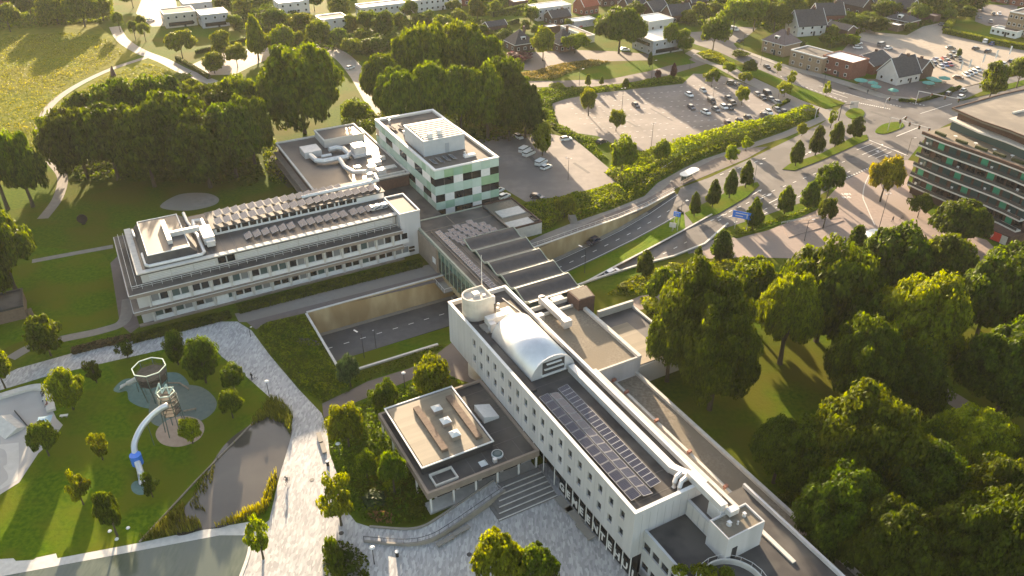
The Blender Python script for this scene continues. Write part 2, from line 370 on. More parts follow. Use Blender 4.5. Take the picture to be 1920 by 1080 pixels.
SEC = [  # the dip of the through road: a, wall b, road/grass b, road z, grass/lane b, grass z, lane z, near b
 (30.3,149.7,138.0,-6.0,132.0,-4.9,-4.9,125.2),(64,149.7,138.4,-6.0,132.0,-4.6,-4.9,125.2),(84,150.6,142.5,-5.7,132.6,-3.2,-3.9,130.4),
 (93,151.5,144.2,-5.3,134.0,-2.4,-3.2,131.2),(106,153.0,145.6,-4.2,136.2,-1.4,-2.1,131.6),(118,154.3,146.7,-2.7,138.3,-.6,-1.0,131.0),
 (129,156.4,148.2,-1.3,140.6,-.1,-.35,132.2),(142,160.3,151.0,.03,144.0,.14,.03,138.0)]
hole = [ab(s[0], s[1]) for s in SEC]+[ab(s[0], s[7]) for s in SEC[::-1]]
outer = [Vector((-3000,-600,0)), Vector((3000,-600,0)), Vector((3000,5000,0)), Vector((-3000,5000,0))]
_t = tessellate_polygon([outer, hole[::-1]]); _v = outer+hole[::-1]; _f = []
for a, b, c in _t:
    cr = (_v[b].x-_v[a].x)*(_v[c].y-_v[a].y)-(_v[b].y-_v[a].y)*(_v[c].x-_v[a].x)
    _f.append((a, b, c) if cr > 0 else (a, c, b))
tag(MB().add(_v, _f).build('ground', m_grass), kind='structure')

def sec_strip(name, i0, i1, z0, z1, m, n0=0, n1=None, lift=0):   # ribbon between two columns of SEC
    S = SEC[n0:n1]; vs = []
    for s in S: vs += [ab(s[0], s[i0], s[z0]+lift), ab(s[0], s[i1], s[z1]+lift)]
    fs = [(2*k, 2*k+2, 2*k+3, 2*k+1) for k in range(len(S)-1)]
    mb = MB().add(vs, [f[::-1] for f in fs]); return tag(mb.build(name, m), kind='structure')
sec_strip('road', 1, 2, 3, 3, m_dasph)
vs = []; S2 = SEC[2:]
sec_strip('verge', 2, 4, 3, 5, m_lawn, 2)
sec_strip('road', 4, 7, 6, 6, m_asph, 2)
MBv = MB(); 
MBv.add([ab(30.3,138,-6), ab(84,138.4,-6), ab(84,125.2,-4.2), ab(30.3,125.2,-4.2)], [(3,2,1,0)])
tag(MBv.build('verge', m_lawn), kind='structure')
def wall_poly(name, label, pts, zt, zb, t, m, mc, side=1):  # retaining wall with a pale coping
    root = thing(name, label, 'retaining wall', pts[0])
    o = pts[0]; c = pts; mb = MB(o); vs = []; fs = []
    ns = []
    for i, p in enumerate(c):
        d = (c[min(i+1, len(c)-1)]-c[max(0, i-1)]); d.z = 0; d.normalize(); ns.append(Vector((-d.y, d.x, 0))*side)
    for i, p in enumerate(c):
        q = p+ns[i]*t
        vs += [(p.x, p.y, zb[i]), (q.x, q.y, zb[i]), (q.x, q.y, zt[i]), (p.x, p.y, zt[i])]
    for i in range(len(c)-1):
        for j in range(4): fs.append((4*i+j, 4*i+4+j, 4*i+4+(j+1) % 4, 4*i+(j+1) % 4))
    fs += [(0,1,2,3), tuple(len(c)*4-4+j for j in (3,2,1,0))]
    mb.add(vs, fs).build('wall', m, root)
    mb = MB(o); vs = []; fs = []
    for i, p in enumerate(c):
        p0 = p-ns[i]*.08; q = p+ns[i]*(t+.08)
        vs += [(p0.x, p0.y, zt[i]+.002), (q.x, q.y, zt[i]+.002), (q.x, q.y, zt[i]+.16), (p0.x, p0.y, zt[i]+.16)]
    for i in range(len(c)-1):
        for j in range(4): fs.append((4*i+j, 4*i+4+j, 4*i+4+(j+1) % 4, 4*i+(j+1) % 4))
    fs += [(0,1,2,3), tuple(len(c)*4-4+j for j in (3,2,1,0))]
    mb.add(vs, fs).build('coping', mc, root)
    return root
wl = wall_poly('retaining_wall', 'long stained concrete wall of the underpass left of the glass bridge', [ab(30.3,149.7), ab(50,149.7), ab(66,149.7)], [.35]*3, [-6.1]*3, .4, m_wallconc, m_coping)
wr = wall_poly('retaining_wall', 'sloping stained concrete wall beside the dipping road right of the glass bridge', [ab(s[0], s[1]) for s in SEC[2:]], [.3]*5+[.3], [s[3]-.1 for s in SEC[2:]], .4, m_wallconc, m_coping)
wall_poly('retaining_wall', 'short end wall closing the underpass beside the shrub bed', [ab(30.3,125.2), ab(30.3,137), ab(30.3,149.6)], [.3]*3, [-6.1]*3, .35, m_wallconc, m_coping)
wall_poly('retaining_wall', 'low pale wall between sunken grass and brown path', [ab(30.7,125.2), ab(42,125.2), ab(51,125.2)], [.3]*3, [-4.6]*3, .35, m_coping, m_coping, -1)
wall_poly('retaining_wall', 'pale coping wall between side lane and planted corner', [ab(s[0], s[7]) for s in SEC[2:]], [.3]*5+[.3], [s[6]-.1 for s in SEC[2:]], .35, m_coping, m_coping, -1)
wall_poly('retaining_wall', 'low edge between verge and side lane, shade put in by dark colour', [ab(s[0], s[4]) for s in SEC[2:]], [s[5]+.05 for s in SEC[2:]], [s[6]-.1 for s in SEC[2:]], .3, m_dark, m_coping, 1)  # shade on the face turned from the sun is put into its dark colour
# kerb walk along the foot of the underpass wall
mb = MB(); vs = []
for s in SEC[:-1]: vs += [ab(s[0], s[1], s[3]+.12), ab(s[0], s[1]-1.1, s[3]+.12), ab(s[0], s[1]-1.1, s[3]+.004)]
fs = []
for k in range(len(SEC)-2): fs += [(3*k, 3*k+1, 3*k+4, 3*k+3), (3*k+1, 3*k+2, 3*k+5, 3*k+4)]
tag(mb.add(vs, fs).build('kerb', m_conc), kind='structure')

# --- the park side
sheet('meadow', [(-60,50),(150,40),(200,60),(225,85),(262,100),(200,128),(130,163),(84,205),(70,245),(80,290),(70,330),(30,330),(-60,330)], m_meadow, 1, True)
sheet('meadow', [(272,112),(305,118),(330,135),(300,160),(230,185),(160,215),(110,250),(84,262),(84,230),(100,200),(140,170),(205,135)], m_meadow, 1, True)
sheet('path', band([(215,50),(230,75),(262,96),(305,113),(345,133),(400,155)], 5.2), m_conc, 3, world=True)
sheet('path', band([(280,106),(205,131),(135,166),(90,203),(75,240),(80,275),(97,303),(117,332),(108,372),(80,410)], 2.9), m_path, 4, world=True)
sheet('path', band([(20,672),(60,650),(115,636),(190,620),(232,602),(240,560)], 2.6), m_path, 4, world=True)
sheet('path', band([(60,490),(140,475),(212,462)], 2.0), m_path, 3, world=True)
sheet('apron', [(207,493),(221,480),(262,612),(245,625),(225,608)], m_brown, 3)
sheet('lawn', [(-60,470),(150,470),(205,492),(228,592),(150,620),(40,640),(-60,665)], m_lawn, 1, True)
PLAZA = [(-20,716),(33,691),(133,663),(250,636),(317,622),(400,603),(445,603),(472,620),(505,665),(560,730),(603,775),(612,800),(618,850),(638,905),(648,955),(668,980),(700,990),
 (790,990),(850,965),(900,925),(940,900),(1020,868),(1040,872),(1240,1110),(420,1110),(452,1060),(468,1003),(505,975),(520,910),(535,850),(545,800),(548,782),(500,740),(455,700),(415,668),(392,640),(317,653),(233,672),(142,693),(83,707),(-20,738)]
sheet('plaza', PLAZA, m_plaza, 4)
sheet('lawn', [(-20,738),(83,707),(142,693),(233,672),(317,653),(392,640),(415,668),(455,700),(500,740),(475,793),(262,1017),(100,1048),(-20,1060)], m_lawn, 2)
sheet('promenade', [(-20,1050),(25,1047),(30,1052),(62,1050),(68,1046),(105,1038),(108,1047),(262,1018),(345,1000),(400,990),(478,977),(474,1004),(412,1004),(205,1043),(-20,1085)], m_coping, 6)
sheet('pool', [(-20,1083),(205,1041),(412,1002),(472,1003),(452,1090),(430,1110),(-20,1110)], m_pool, 5)
kerb_line('pool_edge', [(472,1000),(466,1040),(450,1085)], .5, .12, m_coping); tag(bpy.data.objects['pool_edge'], kind='structure')
sheet('pond', [(478,792),(430,825),(398,868),(372,918),(342,958),(330,1003),(380,994),(430,985),(492,950),(518,905),(537,850),(547,800),(520,778)], m_water, 6, True)
_e = kerb_line('timber_edging', [(476,792),(370,900),(262,1017)], .22, .25, m_wood, smooth=False); tag(_e, kind='structure')
# rubber play surfaces
for pts, m, lv in (([(213,730),(232,712),(262,708),(300,700),(335,700),(355,722),(345,745),(310,765),(272,765),(243,752),(238,734),(222,736)], m_teal, 4),
                   ([(290,730),(330,722),(375,725),(402,745),(405,765),(385,785),(345,798),(300,800),(280,785),(282,750)], m_teal2, 5),
                   ([(292,812),(310,790),(345,780),(375,788),(383,806),(370,826),(335,838),(303,832)], m_sand, 6),
                   ([(246,910),(255,902),(275,903),(287,912),(280,924),(262,928),(249,922)], m_teal, 4)):
    sheet('play_surface', pts, m, lv, True)
# town-hall side paths
sheet('footpath', [(440,588),(452,586),(800,497),(845,487),(850,505),(462,604),(448,604)], m_path, 5)
sheet('cycle_path', [(462,604),(850,505),(850,520),(838,525),(577,586),(500,604),(480,618)], m_brown, 6)
sheet('footpath', [(604,757),(690,715),(770,690),(820,663),(846,643),(880,640),(910,700),(890,722),(835,702),(785,706),(720,733),(660,757),(607,784)], m_brown, 5)
# --- car parks and roads on the right
sheet('car_park', [(1030,196),(1060,186),(1110,176),(1160,170),(1280,157),(1300,138),(1345,140),(1380,150),(1430,170),(1490,192),(1500,205),(1420,228),(1340,243),(1285,260),(1250,272),(1225,283),(1190,282),(1150,270),(1120,255),(1085,250),(1050,236)], m_lot, 3)
sheet('car_park', [(895,262),(960,252),(1030,250),(1078,262),(1112,290),(1147,320),(1131,323),(1158,342),(1080,362),(1010,378),(985,378),(930,345)], m_lot, 4)
sheet('footway', [(1020,439),(1073,418),(1150,392),(1208,368),(1233,343),(1283,315),(1318,299),(1405,270),(1468,248),(1533,220),(1560,205),(1575,212),(1533,232),(1473,258),(1410,277),(1340,298),(1300,318),(1267,333),(1242,356),(1208,376),(1133,404),(1063,437),(1000,462),(975,460)], m_path, 5)
sheet('cycle_path', [(985,466),(1063,437),(1133,404),(1208,376),(1242,356),(1267,333),(1300,318),(1340,298),(1410,277),(1440,275),(1400,298),(1320,331),(1268,353),(1256,366),(1195,399),(1050,449),(1000,470)], m_brown, 6)
sheet('road', [(1585,193),(1650,183),(1720,190),(1800,165),(1860,150),(1960,125),(1960,190),(1800,222),(1742,250),(1702,300),(1637,312),(1577,343),(1530,370),(1440,402),(1362,427),(1335,450),(1300,474),(1290,476),(1282,398),(1262,384),(1276,352),(1330,333),(1410,296),(1480,262),(1540,232),(1560,216)], m_asph, 3)
sheet('forecourt', [(1350,448),(1365,440),(1380,447),(1440,432),(1530,395),(1577,343),(1637,312),(1702,300),(1716,303),(1700,345),(1720,385),(1780,430),(1850,450),(1880,480),(1820,520),(1700,450),(1600,490),(1500,485),(1400,482),(1310,486),(1300,474),(1335,450)], m_pink, 4)
sheet('road', [(1385,93),(1422,108),(1480,130),(1547,147),(1600,165),(1652,183),(1585,193),(1538,176),(1493,160),(1425,131),(1400,122),(1347,97),(1300,82),(1275,78),(1275,62),(1330,58),(1380,50),(1420,52),(1400,70),(1375,82)], m_asph, 5)
sheet('pavement', [(1385,90),(1422,104),(1480,124),(1547,141),(1605,158),(1660,178),(1720,186),(1722,191),(1652,184),(1600,166),(1547,148),(1480,131),(1422,109),(1385,95)], m_conc, 6, up=.1)
sheet('footway', [(1284,100),(1300,92),(1350,108),(1390,135),(1440,158),(1500,187),(1548,205),(1560,204),(1545,221),(1500,205),(1435,173),(1385,150),(1340,125),(1305,112)], m_path, 6)
sheet('street', [(950,153),(1142,149),(1217,133),(1262,121),(1300,108),(1330,118),(1250,142),(1183,154),(1108,163),(950,164)], m_brown, 4)
sheet('forecourt', [(960,128),(990,98),(1080,94),(1150,96),(1228,102),(1215,113),(1140,115),(1100,112),(1050,119),(1000,133)], m_brown, 3)
sheet('lawn', [(1030,152),(1065,140),(1110,128),(1165,120),(1200,113),(1245,125),(1215,134),(1142,148),(1060,151)], m_lawn, 5)
sheet('lawn', [(1222,106),(1262,97),(1305,118),(1268,124)], m_lawn, 5)
sheet('car_park', [(1615,58),(1660,62),(1700,66),(1730,50),(1765,42),(1770,62),(1850,78),(1960,95),(1960,132),(1860,152),(1800,166),(1775,160),(1740,140),(1700,118),(1640,95),(1600,85)], m_beige, 3)
sheet('car_park', [(1830,22),(1842,8),(1908,10),(1905,50),(1850,48),(1828,40)], m_lot, 3)
sheet('street', [(1640,60),(1612,50),(1600,55),(1700,92),(1725,88),(1700,78)], m_beige, 4)
sheet('forecourt', [(265,0),(330,0),(335,40),(330,48),(285,50),(255,25)], m_beige, 3)
sheet('car_park', [(358,122),(395,105),(420,96),(505,88),(530,100),(470,125),(440,140),(395,141)], m_beige, 4)
sheet('street', band([(600,85),(640,105),(672,140),(700,185),(720,215)], 7.5), m_beige, 4, world=True)
sheet('terrace', [(1590,166),(1625,148),(1700,150),(1790,158),(1770,172),(1722,186),(1660,180)], m_brown, 5)
sheet('yard', [(1575,100),(1600,72),(1640,82),(1700,92),(1690,115),(1640,112)], m_lot, 4)
sheet('yard', [(500,310),(520,262),(535,300),(575,350),(540,352)], m_soil, 2)
sheet('pale_ground', [(300,388),(335,365),(385,362),(410,372),(400,385),(350,395)], m_conc, 2, True)  # pale patch laid on the grass below the grove
sheet('path', band([(1700,690),(1740,722),(1790,750),(1850,790)], 4.2), m_path, 4, world=True)
sheet('path', band([(1830,880),(1870,905),(1915,900)], 4.0), m_path, 3, world=True)
sheet('footpath', [(1165,570),(1200,555),(1290,540),(1310,548),(1230,575),(1180,585)], m_pink, 3)
# kerbed islands
sheet('traffic_island', [(1467,318),(1480,308),(1540,288),(1600,257),(1625,253),(1628,262),(1540,301),(1490,320)], m_lawn, 5, up=.14)
sheet('traffic_island', [(1284,400),(1330,377),(1380,352),(1420,342),(1424,348),(1400,370),(1347,401),(1335,406),(1300,420)], m_lawn, 5, up=.14)
sheet('traffic_island', [(1641,246),(1655,234),(1680,229),(1692,231),(1693,239),(1665,250),(1648,251)], m_lawn, 5, True, up=.14)
sheet('traffic_island', [(1585,214),(1597,204),(1614,205),(1621,213),(1614,222),(1596,223)], m_lawn, 7, True, up=.14)
sheet('traffic_island', [(1362,440),(1365,428),(1440,404),(1530,376),(1545,372),(1550,383),(1500,408),(1430,430),(1385,447)], m_lawn, 6, up=.14)
sheet('verge', [(1358,116),(1388,122),(1425,133),(1493,162),(1540,178),(1585,194),(1548,204),(1500,187),(1440,158),(1395,137)], m_lawn, 7, up=.1)
sheet('verge', [(1305,100),(1330,94),(1352,100),(1375,122),(1350,122),(1330,115)], m_grass, 8, up=.1)
sheet('parking_island', [(1465,422),(1570,405),(1582,414),(1560,422),(1478,446)], m_pink, 6, up=.12)
sheet('verge', [(1800,190),(1850,168),(1960,140),(1960,150),(1850,178)], m_grass, 6, up=.1)

# painted lines: each set is one flat print on its road
def dashes(name, p, q, n, ln, w=.18, z=.05):
    P, Q = Vector(p), Vector(q); d = (Q-P); L = d.length; d.normalize(); s = Vector((-d.y, d.x, 0)).normalized()*w/2; mb = MB()
    for i in range(n):
        c = P+d*(L*(i+.5)/n); a = c-d*ln/2; b = c+d*ln/2; u = Vector((0, 0, z))
        mb.quad(a-s+u, b-s+u, b+s+u, a+s+u)
    return tag(mb.build(name, m_white), kind='structure')
def zsec(a, col):
    for i in range(len(SEC)-1):
        if SEC[i][0] <= a <= SEC[i+1][0]:
            t = (a-SEC[i][0])/(SEC[i+1][0]-SEC[i][0]); return [SEC[i][k]*(1-t)+SEC[i+1][k]*t for k in range(8)]
    return SEC[-1] if a > 100 else SEC[0]
mb = MB()
for i in range(30):
    a0 = 32+i*3.9
    if 66 < a0 < 82: continue
    for col, zc in ((None, 3),):
        s0, s1 = zsec(a0, 0), zsec(a0+1.3, 0)
        b0 = s0[2]+(s0[1]-1.1-s0[2])*.5; b1 = s1[2]+(s1[1]-1.1-s1[2])*.5
        mb.quad(ab(a0, b0-.1, s0[3]+.03), ab(a0+1.3, b1-.1, s1[3]+.03), ab(a0+1.3, b1+.1, s1[3]+.03), ab(a0, b0+.1, s0[3]+.03))
    if a0 > 88:
        s0, s1 = zsec(a0, 0), zsec(a0+1.3, 0); b0 = (s0[4]+s0[7])/2; b1 = (s1[4]+s1[7])/2
        mb.quad(ab(a0, b0-.1, s0[6]+.03), ab(a0+1.3, b1-.1, s1[6]+.03), ab(a0+1.3, b1+.1, s1[6]+.03), ab(a0, b0+.1, s0[6]+.03))
for s0, s1 in zip(SEC[2:-1], SEC[3:]):
    for k, zk, off in ((2, 3, .35), (1, 3, -1.5)):
        mb.quad(ab(s0[0], s0[k]+off, s0[zk]+.03), ab(s1[0], s1[k]+off, s1[zk]+.03), ab(s1[0], s1[k]+off+.16, s1[zk]+.03), ab(s0[0], s0[k]+off+.16, s0[zk]+.03))
tag(mb.build('lane_marking', m_white), kind='structure')
def pdash(p, q, n, ln, w=.22, name='lane_marking', z=.05): return dashes(name, at(*p), at(*q), n, ln, w, z)
pdash((1345,408),(1440,362), 6, 1.6); pdash((1440,362),(1590,300), 8, 1.6); pdash((1425,405),(1600,318), 9, 1.6); pdash((1312,462),(1362,432), 4, 1.4)
pdash((1330,415),(1365,400), 3, 1.6); pdash((1350,430),(1480,372), 7, 1.3); pdash((1345,330),(1440,295), 6, 1.6); pdash((1560,345),(1637,312), 16, .55, .5)
pdash((1602,283),(1640,268), 1, 9, .2); pdash((1610,293),(1658,273), 1, 11, .2); pdash((1622,297),(1668,277), 1, 11, .2); pdash((1637,299),(1676,283), 1, 9, .2)
pdash((1635,265),(1692,288), 1, 16, .35); pdash((1675,258),(1730,236), 1, 15, .3); pdash((1500,296),(1517,286), 1, 4, .25); pdash((1522,303),(1538,296), 1, 4, .25)
pdash((1410,366),(1423,358), 1, 3.5, .25); pdash((1425,373),(1442,365), 1, 4.5, .25); pdash((1442,381),(1458,373), 1, 4.5, .25)
pdash((1660,183),(1735,198), 12, .6, .5); pdash((1720,215),(1790,193), 1, 20, .2); pdash((1668,196),(1690,200), 4, .5, .5); pdash((1605,192),(1670,205), 16, .5, .6)
pdash((1500,160),(1590,192), 10, 1.3); pdash((1440,133),(1500,158), 6, 1.2); pdash((1557,173),(1585,182), 1, 9, .2); pdash((1540,162),(1580,175), 1, 12, .2)
pdash((1800,205),(1915,172), 8, 1.6); pdash((1590,176),(1625,186), 1, 12, .2)
# straight-ahead arrow heads
mb = MB()
for (px, py) in ((1517,286),(1423,358),(1442,365),(1652,272),(1644,284),(1540,296),(1661,293)):
    c = at(px, py, .055); d = (at(px+14, py-7)-at(px, py)).normalized(); s = Vector((-d.y, d.x, 0)); mb.add([c-s*.55, c+s*.55, c+d*1.5], [(0, 2, 1)])
tag(mb.build('road_arrow_marking', m_white), kind='structure')
# bay marks of the big car park: short white ticks in rows
mb = MB()
P0 = at(1060,205); U = (at(1460,200)-at(1130,225)).normalized(); Vv = Vector((-U.y, U.x, 0))
lot = [at(*p) for p in [(1060,190),(1160,175),(1290,160),(1370,155),(1480,195),(1420,222),(1340,237),(1280,252),(1220,268),(1150,255),(1095,240)]]
def inside(p, poly):
    r = False; j = len(poly)-1
    for i in range(len(poly)):
        a, b = poly[i], poly[j]
        if (a.y > p.y) != (b.y > p.y) and p.x < (b.x-a.x)*(p.y-a.y)/(b.y-a.y)+a.x: r = not r
        j = i
    return r
for i in range(-20, 70):
    for j in range(-14, 16):
        c = P0+U*(i*2.6)+Vv*(j*5.4)
        if inside(c, lot) and R.random() < .85:
            a = c+Vector((0, 0, .05)); mb.quad(a-U*.45-Vv*.1, a+U*.45-Vv*.1, a+U*.45+Vv*.1, a-U*.45+Vv*.1)
tag(mb.build('bay_marking', m_white), kind='structure')
# the bus-lane lettering, flat print on the paving
def text_mesh(s, size, name, font_bold=True, extrude=0.0):
    cu = bpy.data.curves.new('text', 'FONT'); cu.body = s; cu.size = size; cu.align_x = 'CENTER'; cu.align_y = 'CENTER'; cu.extrude = extrude; cu.offset = size*.025; cu.resolution_u = 2
    o = bpy.data.objects.new('text', cu); COL.objects.link(o); bpy.context.view_layer.update()
    me = bpy.data.meshes.new_from_object(o.evaluated_get(bpy.context.evaluated_depsgraph_get())); me.name = name
    bpy.data.objects.remove(o); return me
for s, p in (('LIJN', (1587,364)), ('BUS', (1587,370))):
    me = text_mesh(s, 1.5, 'lettering'); me.materials.clear(); me.materials.append(m_white)
    o = mobj('road_lettering', me, None, at(p[0], p[1], .06), radians(4), scale=(1.0, 1.1, 1)); tag(o, kind='structure')
mb = MB(); c = cat_rom([at(*p, .05) for p in ((1630,328),(1622,345),(1618,368),(1624,385),(1640,422))], 6, False)
for p, q in zip(c[:-1], c[1:]):
    d = (q-p).normalized(); s = Vector((-d.y, d.x, 0))*.14; mb.quad(p-s, q-s, q+s, p+s)
tag(mb.build('kerb_band', m_coping), kind='structure')
# ------------------------------------------------------------------ the town-hall complex
class Bld:
    def __init__(s, name, label, cat, a, b, group=None):
        s.root = bthing(name, label, cat, a, b, group); s.o = (a, b, 0)
    def mb(s): return MB(s.o)
    def box(s, name, m, x0, x1, y0, y1, z0, z1, parent=None): return s.mb().box(x0, x1, y0, y1, z0, z1).build(name, m, parent or s.root)
    def piece(s, name, me, a, b, z, rot=(0, 0, 0), parent=None, scale=None):
        o = bpy.data.objects.new(name, me); link(o, parent or s.root); o.location = (a-s.o[0], b-s.o[1], z); o.rotation_euler = rot
        if scale: o.scale = scale
        return o
def skin(mb, axis, p0, p1, u0, u1, z0, z1, rows):
    """a wall slab with rectangular openings; rows = [(za, zb, [(ua, ub), ...])] from the bottom up"""
    def bx(ua, ub, za, zb):
        if ub-ua < 1e-4 or zb-za < 1e-4: return
        if axis == 'a': mb.box(p0, p1, ua, ub, za, zb)
        else: mb.box(ua, ub, p0, p1, za, zb)
    z = z0
    for za, zb, ops in rows:
        bx(u0, u1, z, za); u = u0
        for ua, ub in sorted(ops): bx(u, ua, za, zb); u = ub
        bx(u, u1, za, zb); z = zb
    bx(u0, u1, z, z1)
def pane_mesh(name, w, h, m, axis, split=1):             # a pane in its plane, centred at its foot
    mb = MB()
    if axis == 'a': mb.box(-.03, .03, -w/2, w/2, 0, h)
    else: mb.box(-w/2, w/2, -.03, .03, 0, h)
    return mb.mesh(name, m)
def frame_mesh(w, h, axis, t=.07, d=.06, m=None, mull=0):
    mb = MB()
    def bx(u0, u1, z0, z1):
        if axis == 'a': mb.box(-d, d, u0, u1, z0, z1)
        else: mb.box(u0, u1, -d, d, z0, z1)
    bx(-w/2, w/2, 0, t); bx(-w/2, w/2, h-t, h); bx(-w/2, -w/2+t, t, h-t); bx(w/2-t, w/2, t, h-t)
    for k in range(mull): u = -w/2+w*(k+1)/(mull+1); bx(u-t/2, u+t/2, t, h-t)
    return mb.mesh('frame', m or m_frame)
def panel_mesh(w, l):                                    # a framed solar panel lying flat, centred
    mb = MB(); mb.box(-w/2, w/2, -l/2, l/2, -.04, 0); return mb.mesh('solar_panel', m_pv)
def panel_frame(w, l):
    mb = MB(); t = .05; mb.ring(-w/2-t, w/2+t, -l/2-t, l/2+t, -.05, .012, t); return mb.mesh('frame', m_pvf)
pv_a, pv_af = panel_mesh(1.55, 1.75), panel_frame(1.55, 1.75)
pv_b, pv_bf = panel_mesh(1.75, 1.0), panel_frame(1.75, 1.0)
def pv(B, me, fr, a, b, z, rot=(0, 0, 0)):
    o = B.piece('solar_panel', me, a, b, z, rot); f = bpy.data.objects.new('frame', fr); link(f, o); return o

# ---- town hall slab
TH = Bld('town_hall', 'long white rendered town hall slab with small square windows and letter band', 'building', 51.2, 88)
m = TH.mb(); wb = [107.8-2.77*k for k in range(18)]
ops = [(b-.55, b+.55) for b in wb]
skin(m, 'a', 51.2, 51.6, 58.0, 119.0, 5.0, 13.3, [(7.2, 8.75, ops), (10.7, 12.25, ops)])
m.box(51.602, 63.898, 58.4, 118.6, 5.0, 13.3); m.box(51.602, 63.9, 58.0, 58.398, 5.0, 13.3); m.box(51.602, 63.9, 118.602, 119.0, 5.0, 13.3)
m.build('wall', m_render, TH.root)
pw, fw_ = pane_mesh('window', 1.1, 1.55, m_glass, 'a'), frame_mesh(1.1, 1.55, 'a', .04, .045, m_dark)
pb = pane_mesh('window', 1.1, 1.55, m_glasst, 'a')
for k, b in enumerate(wb):
    for z in (7.2, 10.7):
        o = TH.piece('window', pw if R.random() < .8 else pb, 51.55, b, z); link(bpy.data.objects.new('frame', fw_), o)
TH.mb().ring(51.2, 63.9, 58.0, 119.0, 13.303, 14.2, .4).build('parapet', m_render, TH.root)
TH.mb().ring(51.12, 63.98, 57.92, 119.08, 14.203, 14.30, .56).build('parapet_cap', m_frame, TH.root)
TH.box('roof', m_roofd, 51.61, 63.49, 58.41, 118.59, 13.303, 13.36)
TH.mb().box(51.75,52.25,58.5,106,13.362,13.5).build('roof_walkway', m_deck, TH.root)
m_joint = mat('joint_grey', (.22,.22,.23), (.26,.26,.27), 2, .9)  # grey tone of the thin panel joint strips
jm = MB().box(-.004,.004,-.02,.02,0,8.2).mesh('panel_joint', m_joint); jm2 = MB().box(-.02,.02,-.004,.004,0,8.2).mesh('panel_joint', m_joint); sl = MB().box(-.08,.06,-.62,.62,-.07,-.003).mesh('sill', m_coping)
for k in range(20): TH.piece('panel_joint', jm, 51.197, 117.5-2.77*k, 5.05)
for k in range(9): TH.piece('panel_joint', jm2, 52.6+1.35*k, 57.997, 5.05)
for b in wb:
    for z in (7.2, 10.7): TH.piece('sill', sl, 51.2, b, z)
smt = MB().box(-5.9,5.9,-.06,.06,0,.012).mesh('roof_seam', mat('seam_grey', (.09,.085,.08), (.12,.11,.10), 2, .9))
for b in (60.2,63.5,88.9,108.4,110.2,117.2): TH.piece('roof_seam', smt, 57.55, b, 13.361)
# recessed ground floor with black letter panels
TH.box('ground_floor_wall', m_dark, 53.2, 63.6, 58.5, 106, 0.0, 4.99)
LET = 'GEMEENTEHUIS'
panm = MB().box(-.06, .06, -.86, .86, 0, 2.5).mesh('letter_panel', m_black)
for i, ch in enumerate(LET):
    b = 77.3-1.95*i
    p = TH.piece('letter_panel', panm, 51.95, b, .25)
    me = text_mesh(ch, 2.1, 'letter', extrude=.03); me.materials.clear(); me.materials.append(m_frame)
    o = bpy.data.objects.new('letter', me); link(o, p); o.location = (-.10, 0, 1.2); o.rotation_euler = (pi/2, 0, -pi/2)
colm = MB().cyl(0, 0, 0, 4.89, .09, n=10).mesh('column', m_frame)
for b in [58.6+1.95*k for k in range(10)]+[79.5,83,86.5,90]:
    TH.piece('column', colm, 51.75, b-.25 if b < 79 else b, 0.0)
gp = pane_mesh('shop_window', 3.0, 2.9, m_glass, 'a')
for b in (81,84.2,87.4,90.6,93.8,97,100.2): TH.piece('shop_window', gp, 53.16, b, .4)
TH.box('soffit', m_render, 51.22, 63.8, 58.1, 118.9, 4.90, 4.995)
# the thick round column under the free end
TH.mb().cyl(54.2, 112.3, 0, 4.9, 2.1, n=28).build('round_column', m_creamc, TH.root, smooth=False)
# stair drum on the roof: half round with a flat back
m = TH.mb(); pts = [(51.9+2.55+2.55*cos(t), 113.6+2.4*sin(t)) for t in [pi/2+i*pi/14 for i in range(15)]]+[(57.2, 111.2), (57.2, 116.0)]
m.prism(pts, 13.37, 17.5); drum = m.build('stair_drum', m_creamc, TH.root)
m = TH.mb(); inn = [(p[0]*.9+54.6*.1, p[1]*.9+113.6*.1) for p in pts]
for i in range(len(pts)):
    j = (i+1) % len(pts); p, q, s, t = pts[i], pts[j], inn[j], inn[i]
    m.add([(p[0],p[1],17.503),(q[0],q[1],17.503),(s[0],s[1],17.503),(t[0],t[1],17.503),(p[0],p[1],18.0),(q[0],q[1],18.0),(s[0],s[1],18.0),(t[0],t[1],18.0)],
          [(4,5,6,7),(0,1,5,4),(2,3,7,6)])
m.build('rim', m_creamc, drum)
TH.mb().box(54.2,55.4,113.4,114.6,17.503,18.1).box(55.7,56.3,112.6,113.2,17.503,17.9).build('hatch', m_metal, drum)
TH.mb().cyl(57.6, 116.9, 13.37, 24.0, .09, .05, n=8).build('flagpole', m_frame, TH.root)
